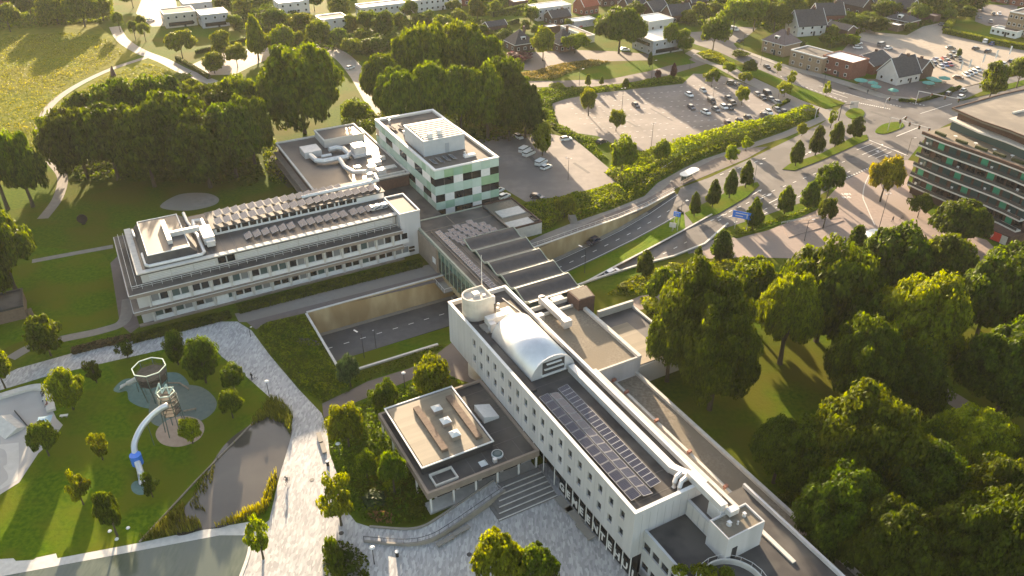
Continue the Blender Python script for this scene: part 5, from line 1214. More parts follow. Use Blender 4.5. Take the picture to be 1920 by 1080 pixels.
# background trees among the houses
tree('willow_tree', 'big grey-green willow with drooping crown before the white office villa', 1160, 100, 9, 102, 'big', L_mid, clear=.04)
for t in ((1018,114,52,44,'med',L_light,'poplar-like tree between the two dark hip-roofed houses'),(1078,100,63,52,'med',L_lime,'bright round tree right of the hip-roofed house'),(1255,98,42,32,'med',L_mid,'upright tree beside the white office villa'),(1281,100,57,33,'med',L_light,'light round tree by the lamp near the villa lawn'),
 (1336,97,30,60,'med',L_mid,'spreading tree at the bend of the upper road'),(1375,58,0,52,'med',L_light,'left one of two pale roadside trees above the bend'),(1412,58,-5,56,'med',L_light,'right one of two pale roadside trees above the bend'),(1450,60,2,66,'big',L_dark,'dark broad tree behind the white van'),
 (1855,185,118,54,'med',L_mid,'street tree above the apartment roof'),(1905,165,105,50,'med',L_mid,'street tree at the right edge above the apartments'),(1795,112,92,10,'med',L_dark,'clipped garden tree by the glass conservatory'),
 (1218,126,97,13,'cone',L_dark,'small dark conical tree beside the upper lawn'),(1262,147,118,15,'cone',L_purple,'small reddish conical tree on the street verge'),(1233,152,131,13,'med',L_purple,'tiny reddish tree on the street verge'),(1102,163,138,13,'cone',L_light,'tiny light tree on the verge, left of two'),(1128,160,143,11,'cone',L_light,'tiny light tree on the verge, right of two'),(1173,165,146,16,'cone',L_mid,'small verge tree by the car park edge')):
    tree('garden_tree', t[6], *t[:6])
bgt = [(20,60,8,50),(60,30,-20,60),(110,45,-10,70),(160,50,-15,70),(195,40,-10,50),(520,62,15,50),(565,60,25,46),(602,88,37,50),(560,95,60,30),(640,30,-5,46),(660,62,28,32),(690,62,20,44),(722,72,22,50),(748,55,25,30),(640,90,55,44),(660,105,72,44),(700,100,70,50),(770,38,2,34),(895,38,-2,40),(930,24,2,22),(995,45,12,30),(860,45,18,32),(833,62,30,40),(1190,35,5,40),(1310,30,4,26),(1290,45,20,36),(1480,35,-10,60),(1530,20,-20,60),(1570,12,-22,50),(1615,55,28,40),(1640,62,32,46),(1655,35,0,50),(1740,25,-15,60),(1790,20,-15,50),(1825,22,-10,40),(1720,40,8,46),(1560,70,48,22),(1595,85,66,36),(1350,20,-10,40),(1250,20,-8,50),(460,25,-5,40),(590,20,-15,40),(1765,30,5,40),(30,10,-40,70),(250,15,-25,50),(135,10,-45,60),(1340,40,5,40)]
bgt += [(475,5,-22,34),(500,45,22,30),(540,48,26,28),(580,75,52,30),(680,85,58,34),(735,88,62,36),(790,50,28,30),(805,45,20,28),(850,25,0,30),(870,62,40,30),(905,70,48,32),(945,75,55,26),(985,60,38,24),(1005,70,48,22),(1065,55,36,22),(1120,52,34,20),(1210,10,-12,30),(1330,62,38,28),(1395,30,2,40),(1430,38,8,44),(1500,95,76,26),(1545,85,64,26),(1585,55,34,30),(1625,45,22,32),(1675,30,6,34),(1705,60,42,26),(1775,38,16,34),(1810,35,12,34),(440,50,28,30),(420,20,-5,34)]
bgt.sort(); _nb = len(bgt)
for i, t in enumerate(bgt): tree('garden_tree', 'garden tree among the far houses along the top edge, %s from the %s' % ((ORD[i], 'left') if i < _nb//2 else (ORD[_nb-1-i], 'right')), *t, 'med' if t[3] < 52 else 'big', R.choice([L_mid, L_dark, L_mid, L_light]), group='garden trees along the top')
# ------------------------------------------------------------------ hedges, beds, reeds
def pip(X, Y, poly):
    r = np.zeros(len(X), bool); j = len(poly)-1
    for i in range(len(poly)):
        a, b = poly[i], poly[j]
        c = ((a.y > Y) != (b.y > Y)) & (X < (b.x-a.x)*(Y-a.y)/((b.y-a.y) or 1e-9)+a.x); r ^= c; j = i
    return r
def fbm(X, Y, s, seed):
    out = np.zeros(len(X))
    for k, (f, w) in enumerate(((1, .5), (2.1, .3), (4.3, .2))):
        out += w*np.sin(X*s*f+seed*1.7+k+1.3*np.sin(Y*s*f*.8+seed))*np.cos(Y*s*f*.9+seed*.6+2.1*k)
    return out*.5+.5
def patch(name, label, cat, pts, h, dens, leaf, m, seed=1, hmin=.15, world=False, lump=.35, edge=1.2, upright=.0):
    """uncountable low planting: leaf blades over a lumpy height field inside an outline"""
    poly = pts if world else [at(p[0], p[1]) for p in pts]
    xs = [p.x for p in poly]; ys = [p.y for p in poly]; A = abs(sum(poly[i].x*poly[(i+1) % len(poly)].y-poly[(i+1) % len(poly)].x*poly[i].y for i in range(len(poly))))/2
    n = int(A*dens); bb = (max(xs)-min(xs))*(max(ys)-min(ys)); N_ = int(n*bb/max(A, 1))
    X = NR.uniform(min(xs), max(xs), N_); Y = NR.uniform(min(ys), max(ys), N_); k = pip(X, Y, poly); X, Y = X[k], Y[k]
    d = np.full(len(X), 1e9)
    for i in range(len(poly)):
        a, b = poly[i], poly[(i+1) % len(poly)]; vx, vy = b.x-a.x, b.y-a.y; L2 = vx*vx+vy*vy+1e-9
        t = np.clip(((X-a.x)*vx+(Y-a.y)*vy)/L2, 0, 1); d = np.minimum(d, np.hypot(X-a.x-t*vx, Y-a.y-t*vy))
    H = (hmin+(h-hmin)*np.clip(fbm(X, Y, lump, seed)*1.5-.25, 0, 1))*np.clip(d/edge+.15, 0, 1)
    Z = .03+H*(1-NR.rand(len(X))**2*.55)
    C = np.stack([X, Y, Z], 1); Nn = NR.normal(size=C.shape)*.7+np.array([0, 0, .6])
    if upright: Nn[:, 2] *= .1
    V, F = leaf_quads(C, Nn, leaf, 1.5 if not upright else 3.0); V[:, 2] = np.maximum(V[:, 2], .012)
    o = mobj(name, np_mesh(name, V, F, m)); return tag(o, label, cat, None, 'stuff')
def reeds(name, label, pts, dens, h, m, w=.09):
    poly = [at(p[0], p[1]) for p in pts]; xs = [p.x for p in poly]; ys = [p.y for p in poly]
    A = abs(sum(poly[i].x*poly[(i+1) % len(poly)].y-poly[(i+1) % len(poly)].x*poly[i].y for i in range(len(poly))))/2
    n = int(dens*(max(xs)-min(xs))*(max(ys)-min(ys))); X = NR.uniform(min(xs), max(xs), n); Y = NR.uniform(min(ys), max(ys), n); k = pip(X, Y, poly); X, Y = X[k], Y[k]; n = len(X)
    hh = h*(.5+.6*NR.rand(n)); a = NR.rand(n)*6.28; lean = .35*hh*NR.rand(n); dx, dy = np.cos(a), np.sin(a)
    V = np.empty((n, 4, 3)); V[:, 0] = np.stack([X-dy*w, Y+dx*w, 0*X+.01], 1); V[:, 1] = np.stack([X+dy*w, Y-dx*w, 0*X+.01], 1)
    V[:, 2] = np.stack([X+dx*lean+dy*w*.4, Y+dy*lean-dx*w*.4, hh], 1); V[:, 3] = np.stack([X+dx*lean-dy*w*.4, Y+dy*lean+dx*w*.4, hh*.98], 1)
    o = mobj(name, np_mesh(name, V.reshape(-1, 3), np.arange(n*4).reshape(-1, 4), m)); return tag(o, label, 'reeds', None, 'stuff')
def hedge(label, pts, w, h, m=None, world=False, dens=26, leaf=.30, group=None, closed=False):
    c = pts if world else [at(p[0], p[1]) for p in pts]
    org = c[0]; root = thing('hedge', label, 'hedge', (org.x, org.y, 0), 0, group)
    mb = MB((org.x, org.y, 0)); C, Nn = [], []
    for p, q in zip(c[:-1], c[1:]):
        d = q-p; L = d.length; d.normalize(); s = Vector((-d.y, d.x, 0)); a = s*(w/2-.12)
        vs = [p-a, p+a, q+a, q-a]; mb.add([(v.x, v.y, 0) for v in vs]+[(v.x, v.y, h-.14) for v in vs], [(4,7,6,5),(0,1,5,4),(1,2,6,5),(2,3,7,6),(3,0,4,7)])
        n = int(L*(w+2*h)*dens); t = NR.uniform(-.1, L+.1, n); u = NR.uniform(-h-w/2, h+w/2, n)
        for ti, ui in zip(t, u):
            if abs(ui) <= w/2: off, z, nn = ui, h+NR.uniform(-.12, .10), (0, 0, 1)
            else: sg = 1 if ui > 0 else -1; off = sg*(w/2+NR.uniform(-.12, .06)); z = h-(abs(ui)-w/2); nn = (s.x*sg, s.y*sg, .3)
            pt = p+d*ti+s*off; C.append((pt.x-org.x, pt.y-org.y, max(.03, z))); Nn.append(nn)
    mb.build('stems', m_soil, root)
    C = np.array(C); Nn = np.array(Nn)+NR.normal(size=C.shape)*.45; V, F = leaf_quads(C, Nn, leaf); V[:, 2] = np.maximum(V[:, 2], .01)
    mobj('foliage', np_mesh('foliage', V, F, m or L_dark), root); return root

m_mead = leafmat('meadow_leaves', (.085,.105,.010), (.18,.165,.018), .4, scale=.12)
# beds and banks
patch('shrub_bank', 'top of the shrub bank below the big car park, sunlight put in as lime leaves', 'shrubs', [(1158,344),(1135,324),(1190,296),(1232,285),(1290,263),(1345,246),(1425,231),(1500,208),(1520,201),(1530,208),(1470,232),(1405,252),(1318,278),(1275,295),(1225,322),(1190,345),(1172,352)], 3.0, 9, .5, L_lime, 3, 1.6, lump=.25, edge=1.2)  # sunlit top of the bank: the light is put into the leaf colour
patch('shrub_bank', 'lower flank of the shrub bank beside the footway, shade put in as darker leaves', 'shrubs', [(1530,208),(1536,211),(1531,219),(1468,246),(1405,267),(1318,297),(1280,314),(1230,342),(1206,366),(1180,378),(1172,352),(1190,345),(1225,322),(1275,295),(1318,278),(1405,252),(1470,232)], 1.7, 10, .45, L_mid, 4, .7, lump=.3, edge=1.0)  # same bank's shaded side: a darker leaf colour stands for the shade
patch('undergrowth', 'shrubs between the bright lane and the rear wing', 'undergrowth', [(638,200),(665,185),(690,195),(712,225),(700,245),(660,250),(640,232)], 2.2, 6, .5, L_mid, 25, .4, lump=.3)
patch('shrub_bank', 'green shrub bank below the lower car park and stairs', 'shrubs', [(985,380),(1012,380),(1080,364),(1156,345),(1172,361),(1178,378),(1148,390),(1078,414),(1060,405),(1040,424),(1015,437),(985,440),(960,425)], 2.0, 9, .45, L_light, 5, .6, lump=.35, edge=1.6)
patch('shrub_bed', 'mixed green shrub bed between the mottled path and the underpass wall', 'shrubs', [(482,618),(500,607),(575,592),(632,690),(672,699),(640,740),(606,756),(590,745),(560,726),(505,663)], 1.3, 12, .36, L_mid, 2, .2, lump=.5)
patch('shrub_bed', 'narrow green strip under the pale coping of the brown path', 'shrubs', [(640,744),(690,712),(770,687),(820,660),(842,645),(800,655),(676,699)], .8, 12, .3, L_mid, 4, .15)
patch('shrub_bed', 'wild shrub bed filling the space left of the pavilion', 'shrubs', [(613,800),(640,775),(690,752),(725,738),(790,712),(836,706),(878,722),(845,724),(706,775),(800,928),(800,980),(740,984),(684,976),(655,958),(642,905),(622,850)], 1.7, 11, .36, L_mid, 6, .25, lump=.45)
patch('lavender', 'grey-violet lavender drift beside the underpass wall', 'lavender', [(556,635),(580,636),(602,642),(598,650),(570,647),(555,642)], .8, 22, .25, leafmat('lavender_leaves', (.09,.085,.11), (.14,.13,.16), .3), 2, .4)
patch('dry_grass', 'straw-coloured grasses at the foot of the pavilion bed', 'grass', [(690,965),(720,958),(738,968),(734,982),(700,978)], 1.0, 30, .3, leafmat('straw_leaves', (.26,.17,.07), (.36,.25,.11), .35), 8, .4, upright=1)
patch('shrub_bed', 'round planted island at the bottom of the plaza', 'shrubs', [(605,1085),(607,1045),(625,1012),(660,1020),(690,1048),(694,1085),(690,1110),(605,1110)], 1.2, 12, .36, L_dark, 9, .3)
patch('shrub_bed', 'flowering low bed on the planted corner by the side lane', 'shrubs', [(1135,553),(1188,518),(1240,500),(1300,490),(1420,482),(1440,498),(1330,530),(1240,545),(1190,556)], 1.0, 8, .38, L_light, 7, .1, lump=.4)
patch('shrub_bed', 'yellow-green shrubs beside the low wing', 'shrubs', [(1200,560),(1225,556),(1245,575),(1235,600),(1215,590)], 1.4, 14, .4, L_lime, 5, .5)
patch('shrub_bed', 'rough planting between upper street and big car park', 'shrubs', [(1008,166),(1110,166),(1185,157),(1252,145),(1285,150),(1280,156),(1160,168),(1060,184),(1035,194),(1045,232),(1080,250),(1065,258),(1035,240),(1015,215)], 1.6, 6, .5, L_mid, 12, .2, lump=.3)
patch('shrub_bed', 'ochre and olive bed in front of the hip-roofed houses', 'shrubs', [(965,140),(1000,134),(1050,120),(1105,113),(1145,116),(1120,124),(1070,134),(1040,150),(965,151)], 1.0, 8, .4, L_ochre, 13, .25)
patch('shrub_bed', 'lit planting on the road island by the upper bend', 'shrubs', [(1306,100),(1330,95),(1350,101),(1372,121),(1350,121)], 1.2, 9, .45, L_lime, 14, .4)
patch('shrub_bed', 'low green planting under the bus lane trees', 'shrubs', [(1372,438),(1400,425),(1460,408),(1530,385),(1546,378),(1540,386),(1480,412),(1420,430),(1385,445)], .9, 10, .4, L_light, 15, .3)
patch('shrub_bed', 'planting between the lower car park lanes', 'shrubs', [(1066,256),(1082,252),(1120,262),(1118,272),(1140,300),(1125,300),(1085,265)], 1.2, 10, .4, L_mid, 16, .4)
patch('undergrowth', 'dark undergrowth below the grove behind the office', 'undergrowth', [(110,300),(200,270),(330,250),(470,270),(500,330),(470,350),(380,345),(250,340),(150,340)], 2.2, 3, .6, L_dark, 17, .3, lump=.2)
patch('undergrowth', 'undergrowth below the grove behind the green tower', 'undergrowth', [(705,215),(760,200),(860,190),(960,215),(1040,240),(1010,256),(900,268),(830,240),(740,232)], 2.4, 3, .6, L_mid, 18, .4, lump=.2)
patch('undergrowth', 'rough grass and saplings left of the rear wing', 'undergrowth', [(490,255),(518,262),(520,300),(540,345),(510,345),(495,310)], 1.6, 5, .4, L_light, 19, .2)
patch('meadow_growth', 'tall dry meadow growth inside the curve of the path', 'meadow', [(-40,70),(150,60),(205,75),(235,100),(190,128),(125,163),(84,203),(70,240),(78,290),(30,300),(-40,300)], .7, 1.6, .36, m_mead, 20, .05, lump=.15, edge=3)
patch('meadow_growth', 'tall dry meadow growth between path and grove', 'meadow', [(275,118),(320,132),(290,160),(230,185),(160,215),(110,250),(90,250),(110,200),(150,170),(205,140)], .7, 2.0, .34, m_mead, 21, .05, lump=.2, edge=3)
gardens = [([(430,40),(540,20),(640,55),(720,60),(760,80),(700,110),(640,95),(560,100),(520,70),(440,60)], 'garden greenery around the small white flat-roofed houses'),
 ([(-40,40),(60,5),(210,-10),(215,40),(150,44),(0,58)], 'dark hedgerow greenery above the meadow'), ([(740,40),(860,30),(960,55),(960,90),(900,95),(800,60),(750,70)], 'garden greenery behind the central grove'),
 ([(860,-20),(1000,-20),(1010,30),(900,30)], 'garden greenery beside the white flat-roofed terrace'), ([(1180,-20),(1330,-20),(1330,55),(1260,45),(1200,25)], 'garden greenery between the dark roofs at the top'),
 ([(1420,-20),(1600,-20),(1640,50),(1560,90),(1540,60),(1450,60),(1400,45)], 'garden greenery behind the corner houses'), ([(1600,-20),(1850,-30),(1830,25),(1760,40),(1700,60),(1620,52)], 'garden greenery along the top right'), ([(300,-30),(560,-40),(560,10),(440,40),(430,15),(320,-5)], 'garden greenery behind the modern villa')]
for i, (pts, lb) in enumerate(gardens): patch('garden_greenery', lb, 'greenery', pts, 2.8, 2.6, .7, L_mid if i % 2 else L_dark, 30+i, .1, lump=.22, edge=2)
m_reed = leafmat('reed_leaves', (.07,.085,.014), (.12,.13,.022), .4); m_reedy = leafmat('sunlit_reed_leaves', (.18,.19,.012), (.28,.27,.02), .45)  # second set is the reed colour with sunlight put into it
reeds('reed_bed', 'tall green reeds around the upper tip of the pond', [(470,800),(490,770),(510,745),(530,755),(550,780),(545,815),(530,795),(500,785)], 26, 1.5, m_reed)
reeds('reed_bed', 'thin reeds along the timber edge of the pond', [(475,798),(420,850),(370,905),(355,950),(385,960),(375,940),(398,905),(405,865),(440,830)], 12, .8, m_reed)
reeds('reed_bed', 'reed triangle at the lower corner of the pond', [(345,945),(265,1014),(330,1003),(380,992),(372,975),(350,975)], 26, 1.4, m_reed)
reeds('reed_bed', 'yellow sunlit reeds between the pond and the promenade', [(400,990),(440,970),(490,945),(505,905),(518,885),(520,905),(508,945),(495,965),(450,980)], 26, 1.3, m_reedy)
# hedges
for a in ([('long clipped dark hedge along the office front, left of its entrance', [(250,640),(330,620),(432,594)], 1.9, 1.3), ('long clipped dark hedge along the office front, right of its entrance', [(448,584),(600,545),(700,520),(790,497)], 2.2, 1.3),
 ('low brown hedge in front of the paved apron beside the office', [(137,662),(190,648),(250,636)], 1.6, 1.0), ('hedge around the small bright car park, near side', [(332,112),(360,128),(393,148)], 1.4, 1.5), ('hedge around the small bright car park, far side', [(368,101),(420,88),(468,75)], 1.4, 1.5),
 ('tall clipped hedge between long gardens above the grove', [(925,32),(990,15)], 1.6, 2.6), ('low hedge beside the shed roof above the grove', [(938,52),(972,42)], 1.4, 2.0), ('thick clipped hedge around the lawn in the top right car park', [(1770,62),(1830,75),(1870,84),(1960,100)], 3.0, 2.2),
 ('short return of the thick hedge beside the blue car space', [(1772,58),(1784,44)], 3.0, 2.2), ('dark hedge behind the restaurant shops', [(1555,90),(1595,80)], 2.0, 1.8), ('low hedge ring in front of the restaurant terrace', [(1685,190),(1720,192),(1770,178),(1800,165)], 1.2, .9),
 ('long hedge beside the lower car park cars', [(1450,205),(1465,197),(1478,190)], 1.4, .9)]):
    hedge(a[0], a[1], a[2], a[3], m=(leafmat('brown_hedge_leaves', (.07,.05,.025), (.10,.075,.035), .3) if 'brown' in a[0] else (L_light if 'thick' in a[0] else L_dark)), leaf=.34)
# single shrubs that can be told apart
for t in ((975,112,48,3.2,L_purple,'broad purple-leaved shrub in front of the left hip-roofed house'),(1015,752,1,1,None,None),(715,880,44,2.2,L_lime,'yellow-lime shrub below the pavilion wall, upper one'),(735,915,40,2.0,L_lime,'yellow-lime shrub below the pavilion wall, lower one'),
 (640,795,34,1.8,L_mid,'leafy shrub at the top left of the pavilion bed'),(700,945,46,1.6,L_blue,'blue-green shrub in the lower pavilion bed'),(778,965,34,1.8,L_mid,'green shrub at the lower pavilion corner'),(645,1062,62,2.2,L_dark,'dark broad shrub on the island at the bottom of the plaza'),
 (1172,540,26,1.3,L_light,'white-flowering shrub on the planted corner, left'),(1262,505,30,1.5,L_lime,'lime shrub on the planted corner, middle'),(1240,525,34,2.2,L_mid,'darker shrub on the planted corner, right'),(1218,578,34,1.6,L_lime,'bright shrub beside the low wing wall'),(1045,165,30,2.0,L_light,'pale shrub on the verge below the upper street, left'),(1100,172,34,1.8,L_light,'pale shrub on the verge below the upper street, right'),
 (345,150,40,2.5,L_mid,'shrub at the end of the lane by the small car park'),(1330,110,30,1.8,L_lime,'lit shrub under the tree at the upper bend'),(1388,105,36,2.2,L_dark,'dark shrub mass on the corner plot of the upper road'),(1905,905,60,3,L_mid,'shrub ringed by a low white wall at the right edge'),(1475,955,50,2.5,L_mid,'shrub beside the podium end')):
    if t[5]: bush('shrub', t[5], *t[:5])
for i, (px, py) in enumerate(((1275,1072),(1310,1070),(1330,1072),(1360,1076))):
    p = at(px, py, 9.8); o = mobj('shrub', BUSH[i % 2], None, (p.x, p.y, 9.4), i, (1.1, 1.1, 1.3)); omat(o, L_light); tag(o, 'pale shrub in the round roof planter, %s from the left' % ORD[i], 'shrub', 'shrubs in the round planter')
# ------------------------------------------------------------------ houses
def house(label, px, py, w, d, h, roof='gable', rh=3.5, mw=None, mr=None, rz=AZ, name='house', chim=True, win=True, over=.35, nwin=3, storeys=2):
    p = at(px, py); root = thing(name, label, 'house' if name == 'house' else 'building', (p.x, p.y, 0), rz); mw = mw or m_brick; mr = mr or m_tiled
    x, y = w/2, d/2
    MB().box(-x, x, -y, y, 0, h).build('wall', mw, root)
    if roof == 'gable':
        X, Y = x+over, y+over; z0 = h-.05
        r = MB().add([(-X,-Y,z0),(X,-Y,z0),(X,Y,z0),(-X,Y,z0),(-X,0,h+rh),(X,0,h+rh),(-X,-Y,z0+.22),(X,-Y,z0+.22),(X,Y,z0+.22),(-X,Y,z0+.22),(-X,0,h+rh+.22),(X,0,h+rh+.22)],
            [(6,7,11,10),(10,11,8,9),(0,4,5,1),(4,3,2,5),(0,1,7,6),(2,3,9,8),(0,6,10,4),(4,10,9,3),(1,5,11,7),(5,2,8,11)]).build('roof', mr, root)
        MB().add([(-x,-y,h),(-x,y,h),(-x,0,h+rh*.93)], [(0,2,1)]).add([(x,-y,h),(x,y,h),(x,0,h+rh*.93)], [(0,1,2)]).build('gable', mw, root)
        for sx in (-1, 1):
            mb = MB(); mb.bar((sx*X,-Y,z0+.15),(sx*X,0,h+rh+.15),.18,.3); mb.bar((sx*X,Y,z0+.15),(sx*X,0,h+rh+.15),.18,.3); mb.build('bargeboard', m_frame, r)
    elif roof in ('hip', 'pyramid'):
        X, Y = x+over, y+over; k = max(0, X-Y) if roof == 'hip' else .2
        r = MB().add([(-X,-Y,h),(X,-Y,h),(X,Y,h),(-X,Y,h),(-k,0,h+rh),(k,0,h+rh)], [(0,1,5,4),(1,2,5),(2,3,4,5),(3,0,4),(3,2,1,0)]).build('roof', mr, root)
        MB().ring(-X-.05,X+.05,-Y-.05,Y+.05,h-.25,h-.01,.25).build('eaves', m_frame, r)
        if win:
            for (ux, uy) in ((0,-1),):
                dm = MB().box(-1.1,1.1,-Y*.72,-Y*.3,h+rh*.22,h+rh*.22+1.5).build('dormer', m_frame, r); MB().box(-.8,.8,-Y*.72-.03,-Y*.72-.004,h+rh*.22+.3,h+rh*.22+1.2).build('window', m_glass, dm)
    else:
        r = MB().ring(-x-.12,x+.12,-y-.12,y+.12,h+.002,h+.45,.4).build('roof_edge', {m_rbrick.name: m_rbrick, m_fence.name: m_dark, m_brick.name: m_brick}.get(mw.name, m_frame), root)
        MB().box(-x+.3,x-.3,-y+.3,y-.3,h+.002,h+.12).build('roof', mr, root)
    if chim and roof != 'flat': MB().box(x*.35,x*.35+.9,-.45,.45,h+rh*.4,h+rh+1.0).build('chimney', m_brick, r)
    if win:
        wm = MB().box(-.6,.6,-.05,.05,0,1.25).mesh('window', m_glass); fm = frame_mesh(1.3, 1.35, 'b', .12, .08)
        for s in range(storeys):
            z = .9+s*(h/storeys)
            if z+1.3 > h: continue
            for k in range(nwin):
                o = mobj('window', wm, root, (-x+w*(k+.5)/nwin, -y-.03, z)); link(bpy.data.objects.new('frame', fm), o)
            for k in range(max(1, nwin-1)):
                o = mobj('window', wm, root, (-x-.03, -y+d*(k+.5)/max(1, nwin-1), z), pi/2); link(bpy.data.objects.new('frame', fm), o)
        if mw in (m_stone, m_greyf):
            MB().box(-x*.8,x*.75,-y-.16,-y-.09,h*.12,h*.40).build('strip_window', m_glass, root); MB().box(-x-.16,-x-.09,-y*.7,y*.6,h*.58,h*.82).build('strip_window', m_glass, root)
        MB().box(.2*x-.5,.2*x+.5,-y-.1,-y-.03,0,2.1).build('door', m_dark, root)
    return root
_rd = at(1600,160)-at(1422,108); RDZ = atan2(_rd.y, _rd.x)
m_stone = mat('beige_facade', (.36,.32,.27), (.42,.38,.32), 1, .85); m_greyf = mat('grey_facade', (.27,.28,.30), (.33,.34,.36), 1, .8); m_wroofs = mat('white_roof_sheet', (.62,.60,.56), (.70,.68,.64), .6, .5)
house('modern villa wing with beige walls and dark strip windows', 338, 45, 15, 13, 6.5, 'flat', mw=m_stone, mr=m_gravel, nwin=4)
house('modern villa wing with grey walls and bright white roof', 402, 46, 13, 12, 6.2, 'flat', mw=m_greyf, mr=m_wroofs, nwin=3)
house('set-back grey middle part of the modern villa', 372, 28, 14, 11, 7.0, 'flat', mw=m_greyf, mr=m_wroofs, nwin=2)
house('white flat-roofed cube house at the top between dark trees', 548, 22, 16, 12, 6.0, 'flat', mw=m_offw, mr=m_wroofs, nwin=4)
house('white cube house beside the glaring pale driveway', 624, 55, 13, 9.5, 6.0, 'flat', mw=m_offw, mr=m_gravel, nwin=3)
house('long white terrace with flat roof, left half', 715, 30, 24, 9, 6.0, 'flat', mw=m_offw, mr=m_tilem, nwin=8)
house('long white terrace with flat roof, right half', 815, 16, 28, 9, 6.0, 'flat', mw=m_offw, mr=m_tilem, nwin=9)
house('white-topped brick house with flat roof above the clipped garden hedge', 1030, 32, 20, 10, 6.0, 'flat', mw=m_offw, mr=m_wroofs, nwin=6)
house('low brick house with pitched roof beside the white-topped house', 1045, 42, 11, 8, 3.4, 'gable', 2.8, m_brick, m_tiled, nwin=3, storeys=1)
house('red-roofed gabled house at the top beside the willow', 1098, 24, 10, 9, 4.2, 'gable', 5.0, m_rbrick, m_tiler, rz=AZ+radians(8))
house('dark hip-roofed house left of the poplar-like tree', 974, 92, 10, 10, 3.6, 'hip', 5.4, m_brick, m_tiled, rz=AZ)
house('dark hip-roofed house right of the poplar-like tree', 1055, 92, 9, 9, 3.6, 'pyramid', 5.6, m_brick, m_tiled, rz=AZ)
house('pale flat-roofed outbuilding row behind the right hip-roofed house', 1082, 70, 22, 5, 3.0, 'flat', mw=m_offw, mr=m_gravel, nwin=4, storeys=1, rz=AZ-pi/2)
house('white canopy over stored cars behind the hip-roofed houses', 1090, 48, 13, 6, 3.0, 'flat', mw=m_greyf, mr=m_wroofs, win=False)
house('small white-roofed shed left of the stored cars', 1033, 60, 7, 5, 2.8, 'flat', mw=m_brick, mr=m_wroofs, win=False)
house('dark shed with grey roof between the garden hedges', 928, 58, 10, 6, 3.0, 'gable', 1.8, m_brick, m_tiled, win=False, chim=False)
house('small white-roofed garden room above the clipped hedge', 972, 12, 9, 6, 3.0, 'flat', mw=m_brick, mr=m_wroofs, win=False)
house('grey office villa with white upper storey behind the willow', 1232, 92, 17, 15, 6.0, 'flat', mw=m_greyf, mr=m_wroofs, nwin=4)
house('curved white upper storey of the office villa', 1222, 70, 14, 12, 9.0, 'flat', mw=m_offw, mr=m_wroofs, nwin=3)
for i, (px, py, w, d) in enumerate(((1140,8,12,9),(1185,22,12,9),(1225,30,12,10),(1268,38,12,10),(1300,14,11,9))):
    house('dark-roofed house in the row above the office villa, %s from the left' % ORD[i], px, py, w, d, 3.6, 'gable', 4.4, m_brick, m_tiled, rz=AZ+radians(10*(i % 3)-8))
house('grey-brown corner house with tall mauve hipped roof', 1462, 98, 12, 11, 5.2, 'hip', 5.0, m_ybrick, m_tilem, rz=RDZ)
house('dark steep-roofed house with white gable triangle', 1508, 62, 15, 11, 4.6, 'gable', 6.5, m_offw, m_tiled, rz=RDZ+radians(70))
house('dark gabled barn-like house behind the white gable', 1548, 40, 14, 10, 4.0, 'gable', 5.0, m_rbrick, m_tiled, rz=RDZ+radians(60))
house('brown brick shop with flat roof and white shop frames', 1523, 126, 16, 11, 6.2, 'flat', mw=m_ybrick, mr=m_roofd, rz=RDZ, nwin=4)
house('dark red brick corner shop with rounded white awning edge', 1580, 138, 14, 11, 6.6, 'flat', mw=m_rbrick, mr=m_wroofs, rz=RDZ, nwin=3)
house('low dark shed-roofed building between corner shop and restaurant', 1628, 128, 14, 13, 3.4, 'gable', 3.2, m_rbrick, m_tiled, rz=RDZ+pi/2, win=False)
house('white-gabled restaurant with steep dark roof and mossy patch', 1682, 150, 13, 10, 3.2, 'gable', 6.2, m_offw, m_tiled, rz=RDZ+radians(82), name='restaurant')
house('rear dark-roofed part of the restaurant with skylight', 1708, 140, 12, 10, 3.2, 'gable', 4.0, m_brick, m_tiled, rz=RDZ, win=False)
for i, (px, py, w, d, rf) in enumerate(((1600,22,16,10,'gable'),(1645,18,15,10,'gable'),(1690,28,12,9,'gable'),(1560,8,16,10,'gable'),(1420,5,14,10,'gable'),(1760,8,14,10,'hip'))):
    house('dark-roofed detached house at the top right, %s in the row' % ORD[i], px, py, w, d, 4.2, rf, 4.6, m_brick, m_tiled, rz=RDZ+radians(12*(i % 2)))
house('grey-roofed bungalow beside the top right car park entrance', 1690, 46, 13, 9, 3.0, 'hip', 2.6, m_brick, m_tiled, rz=RDZ, storeys=1)
house('flat garage with pale roof, left of the car park fence', 1672, 55, 9, 5, 2.6, 'flat', mw=m_fence, mr=m_wroofs, win=False, rz=RDZ)
house('flat garage with brown roof at the end of the car park', 1740, 38, 9, 6, 2.8, 'flat', mw=m_brick, mr=m_tilem, win=False, rz=RDZ)
house('grey outbuilding roof behind the corner houses', 1575, 62, 12, 7, 2.8, 'gable', 1.8, m_brick, m_tiled, win=False, chim=False, rz=RDZ)
house('conservatory with white frame and solar roof by the hedge', 1885, 66, 12, 6, 2.8, 'flat', mw=m_frame, mr=m_pv, rz=RDZ, storeys=1, nwin=5)
house('brick apartment house with stacked balconies at the top right corner', 1930, 60, 12, 26, 10, 'flat', mw=m_ybrick, mr=m_roofd, rz=RDZ, nwin=5, storeys=3)
house('long brick block behind the top right lot', 1885, 4, 34, 9, 6, 'flat', mw=m_rbrick, mr=m_roofd, rz=RDZ, nwin=8)
house('white-trimmed roof gable peeping in at the bottom right corner', 1880, 1095, 8, 7, 5.0, 'gable', 3.2, m_brick, m_tiled, rz=radians(70))
house('dark shed half hidden under the tree at the left edge', 8, 590, 9, 8, 3.0, 'flat', mw=m_fence, mr=m_roofd, win=False, rz=AZ)
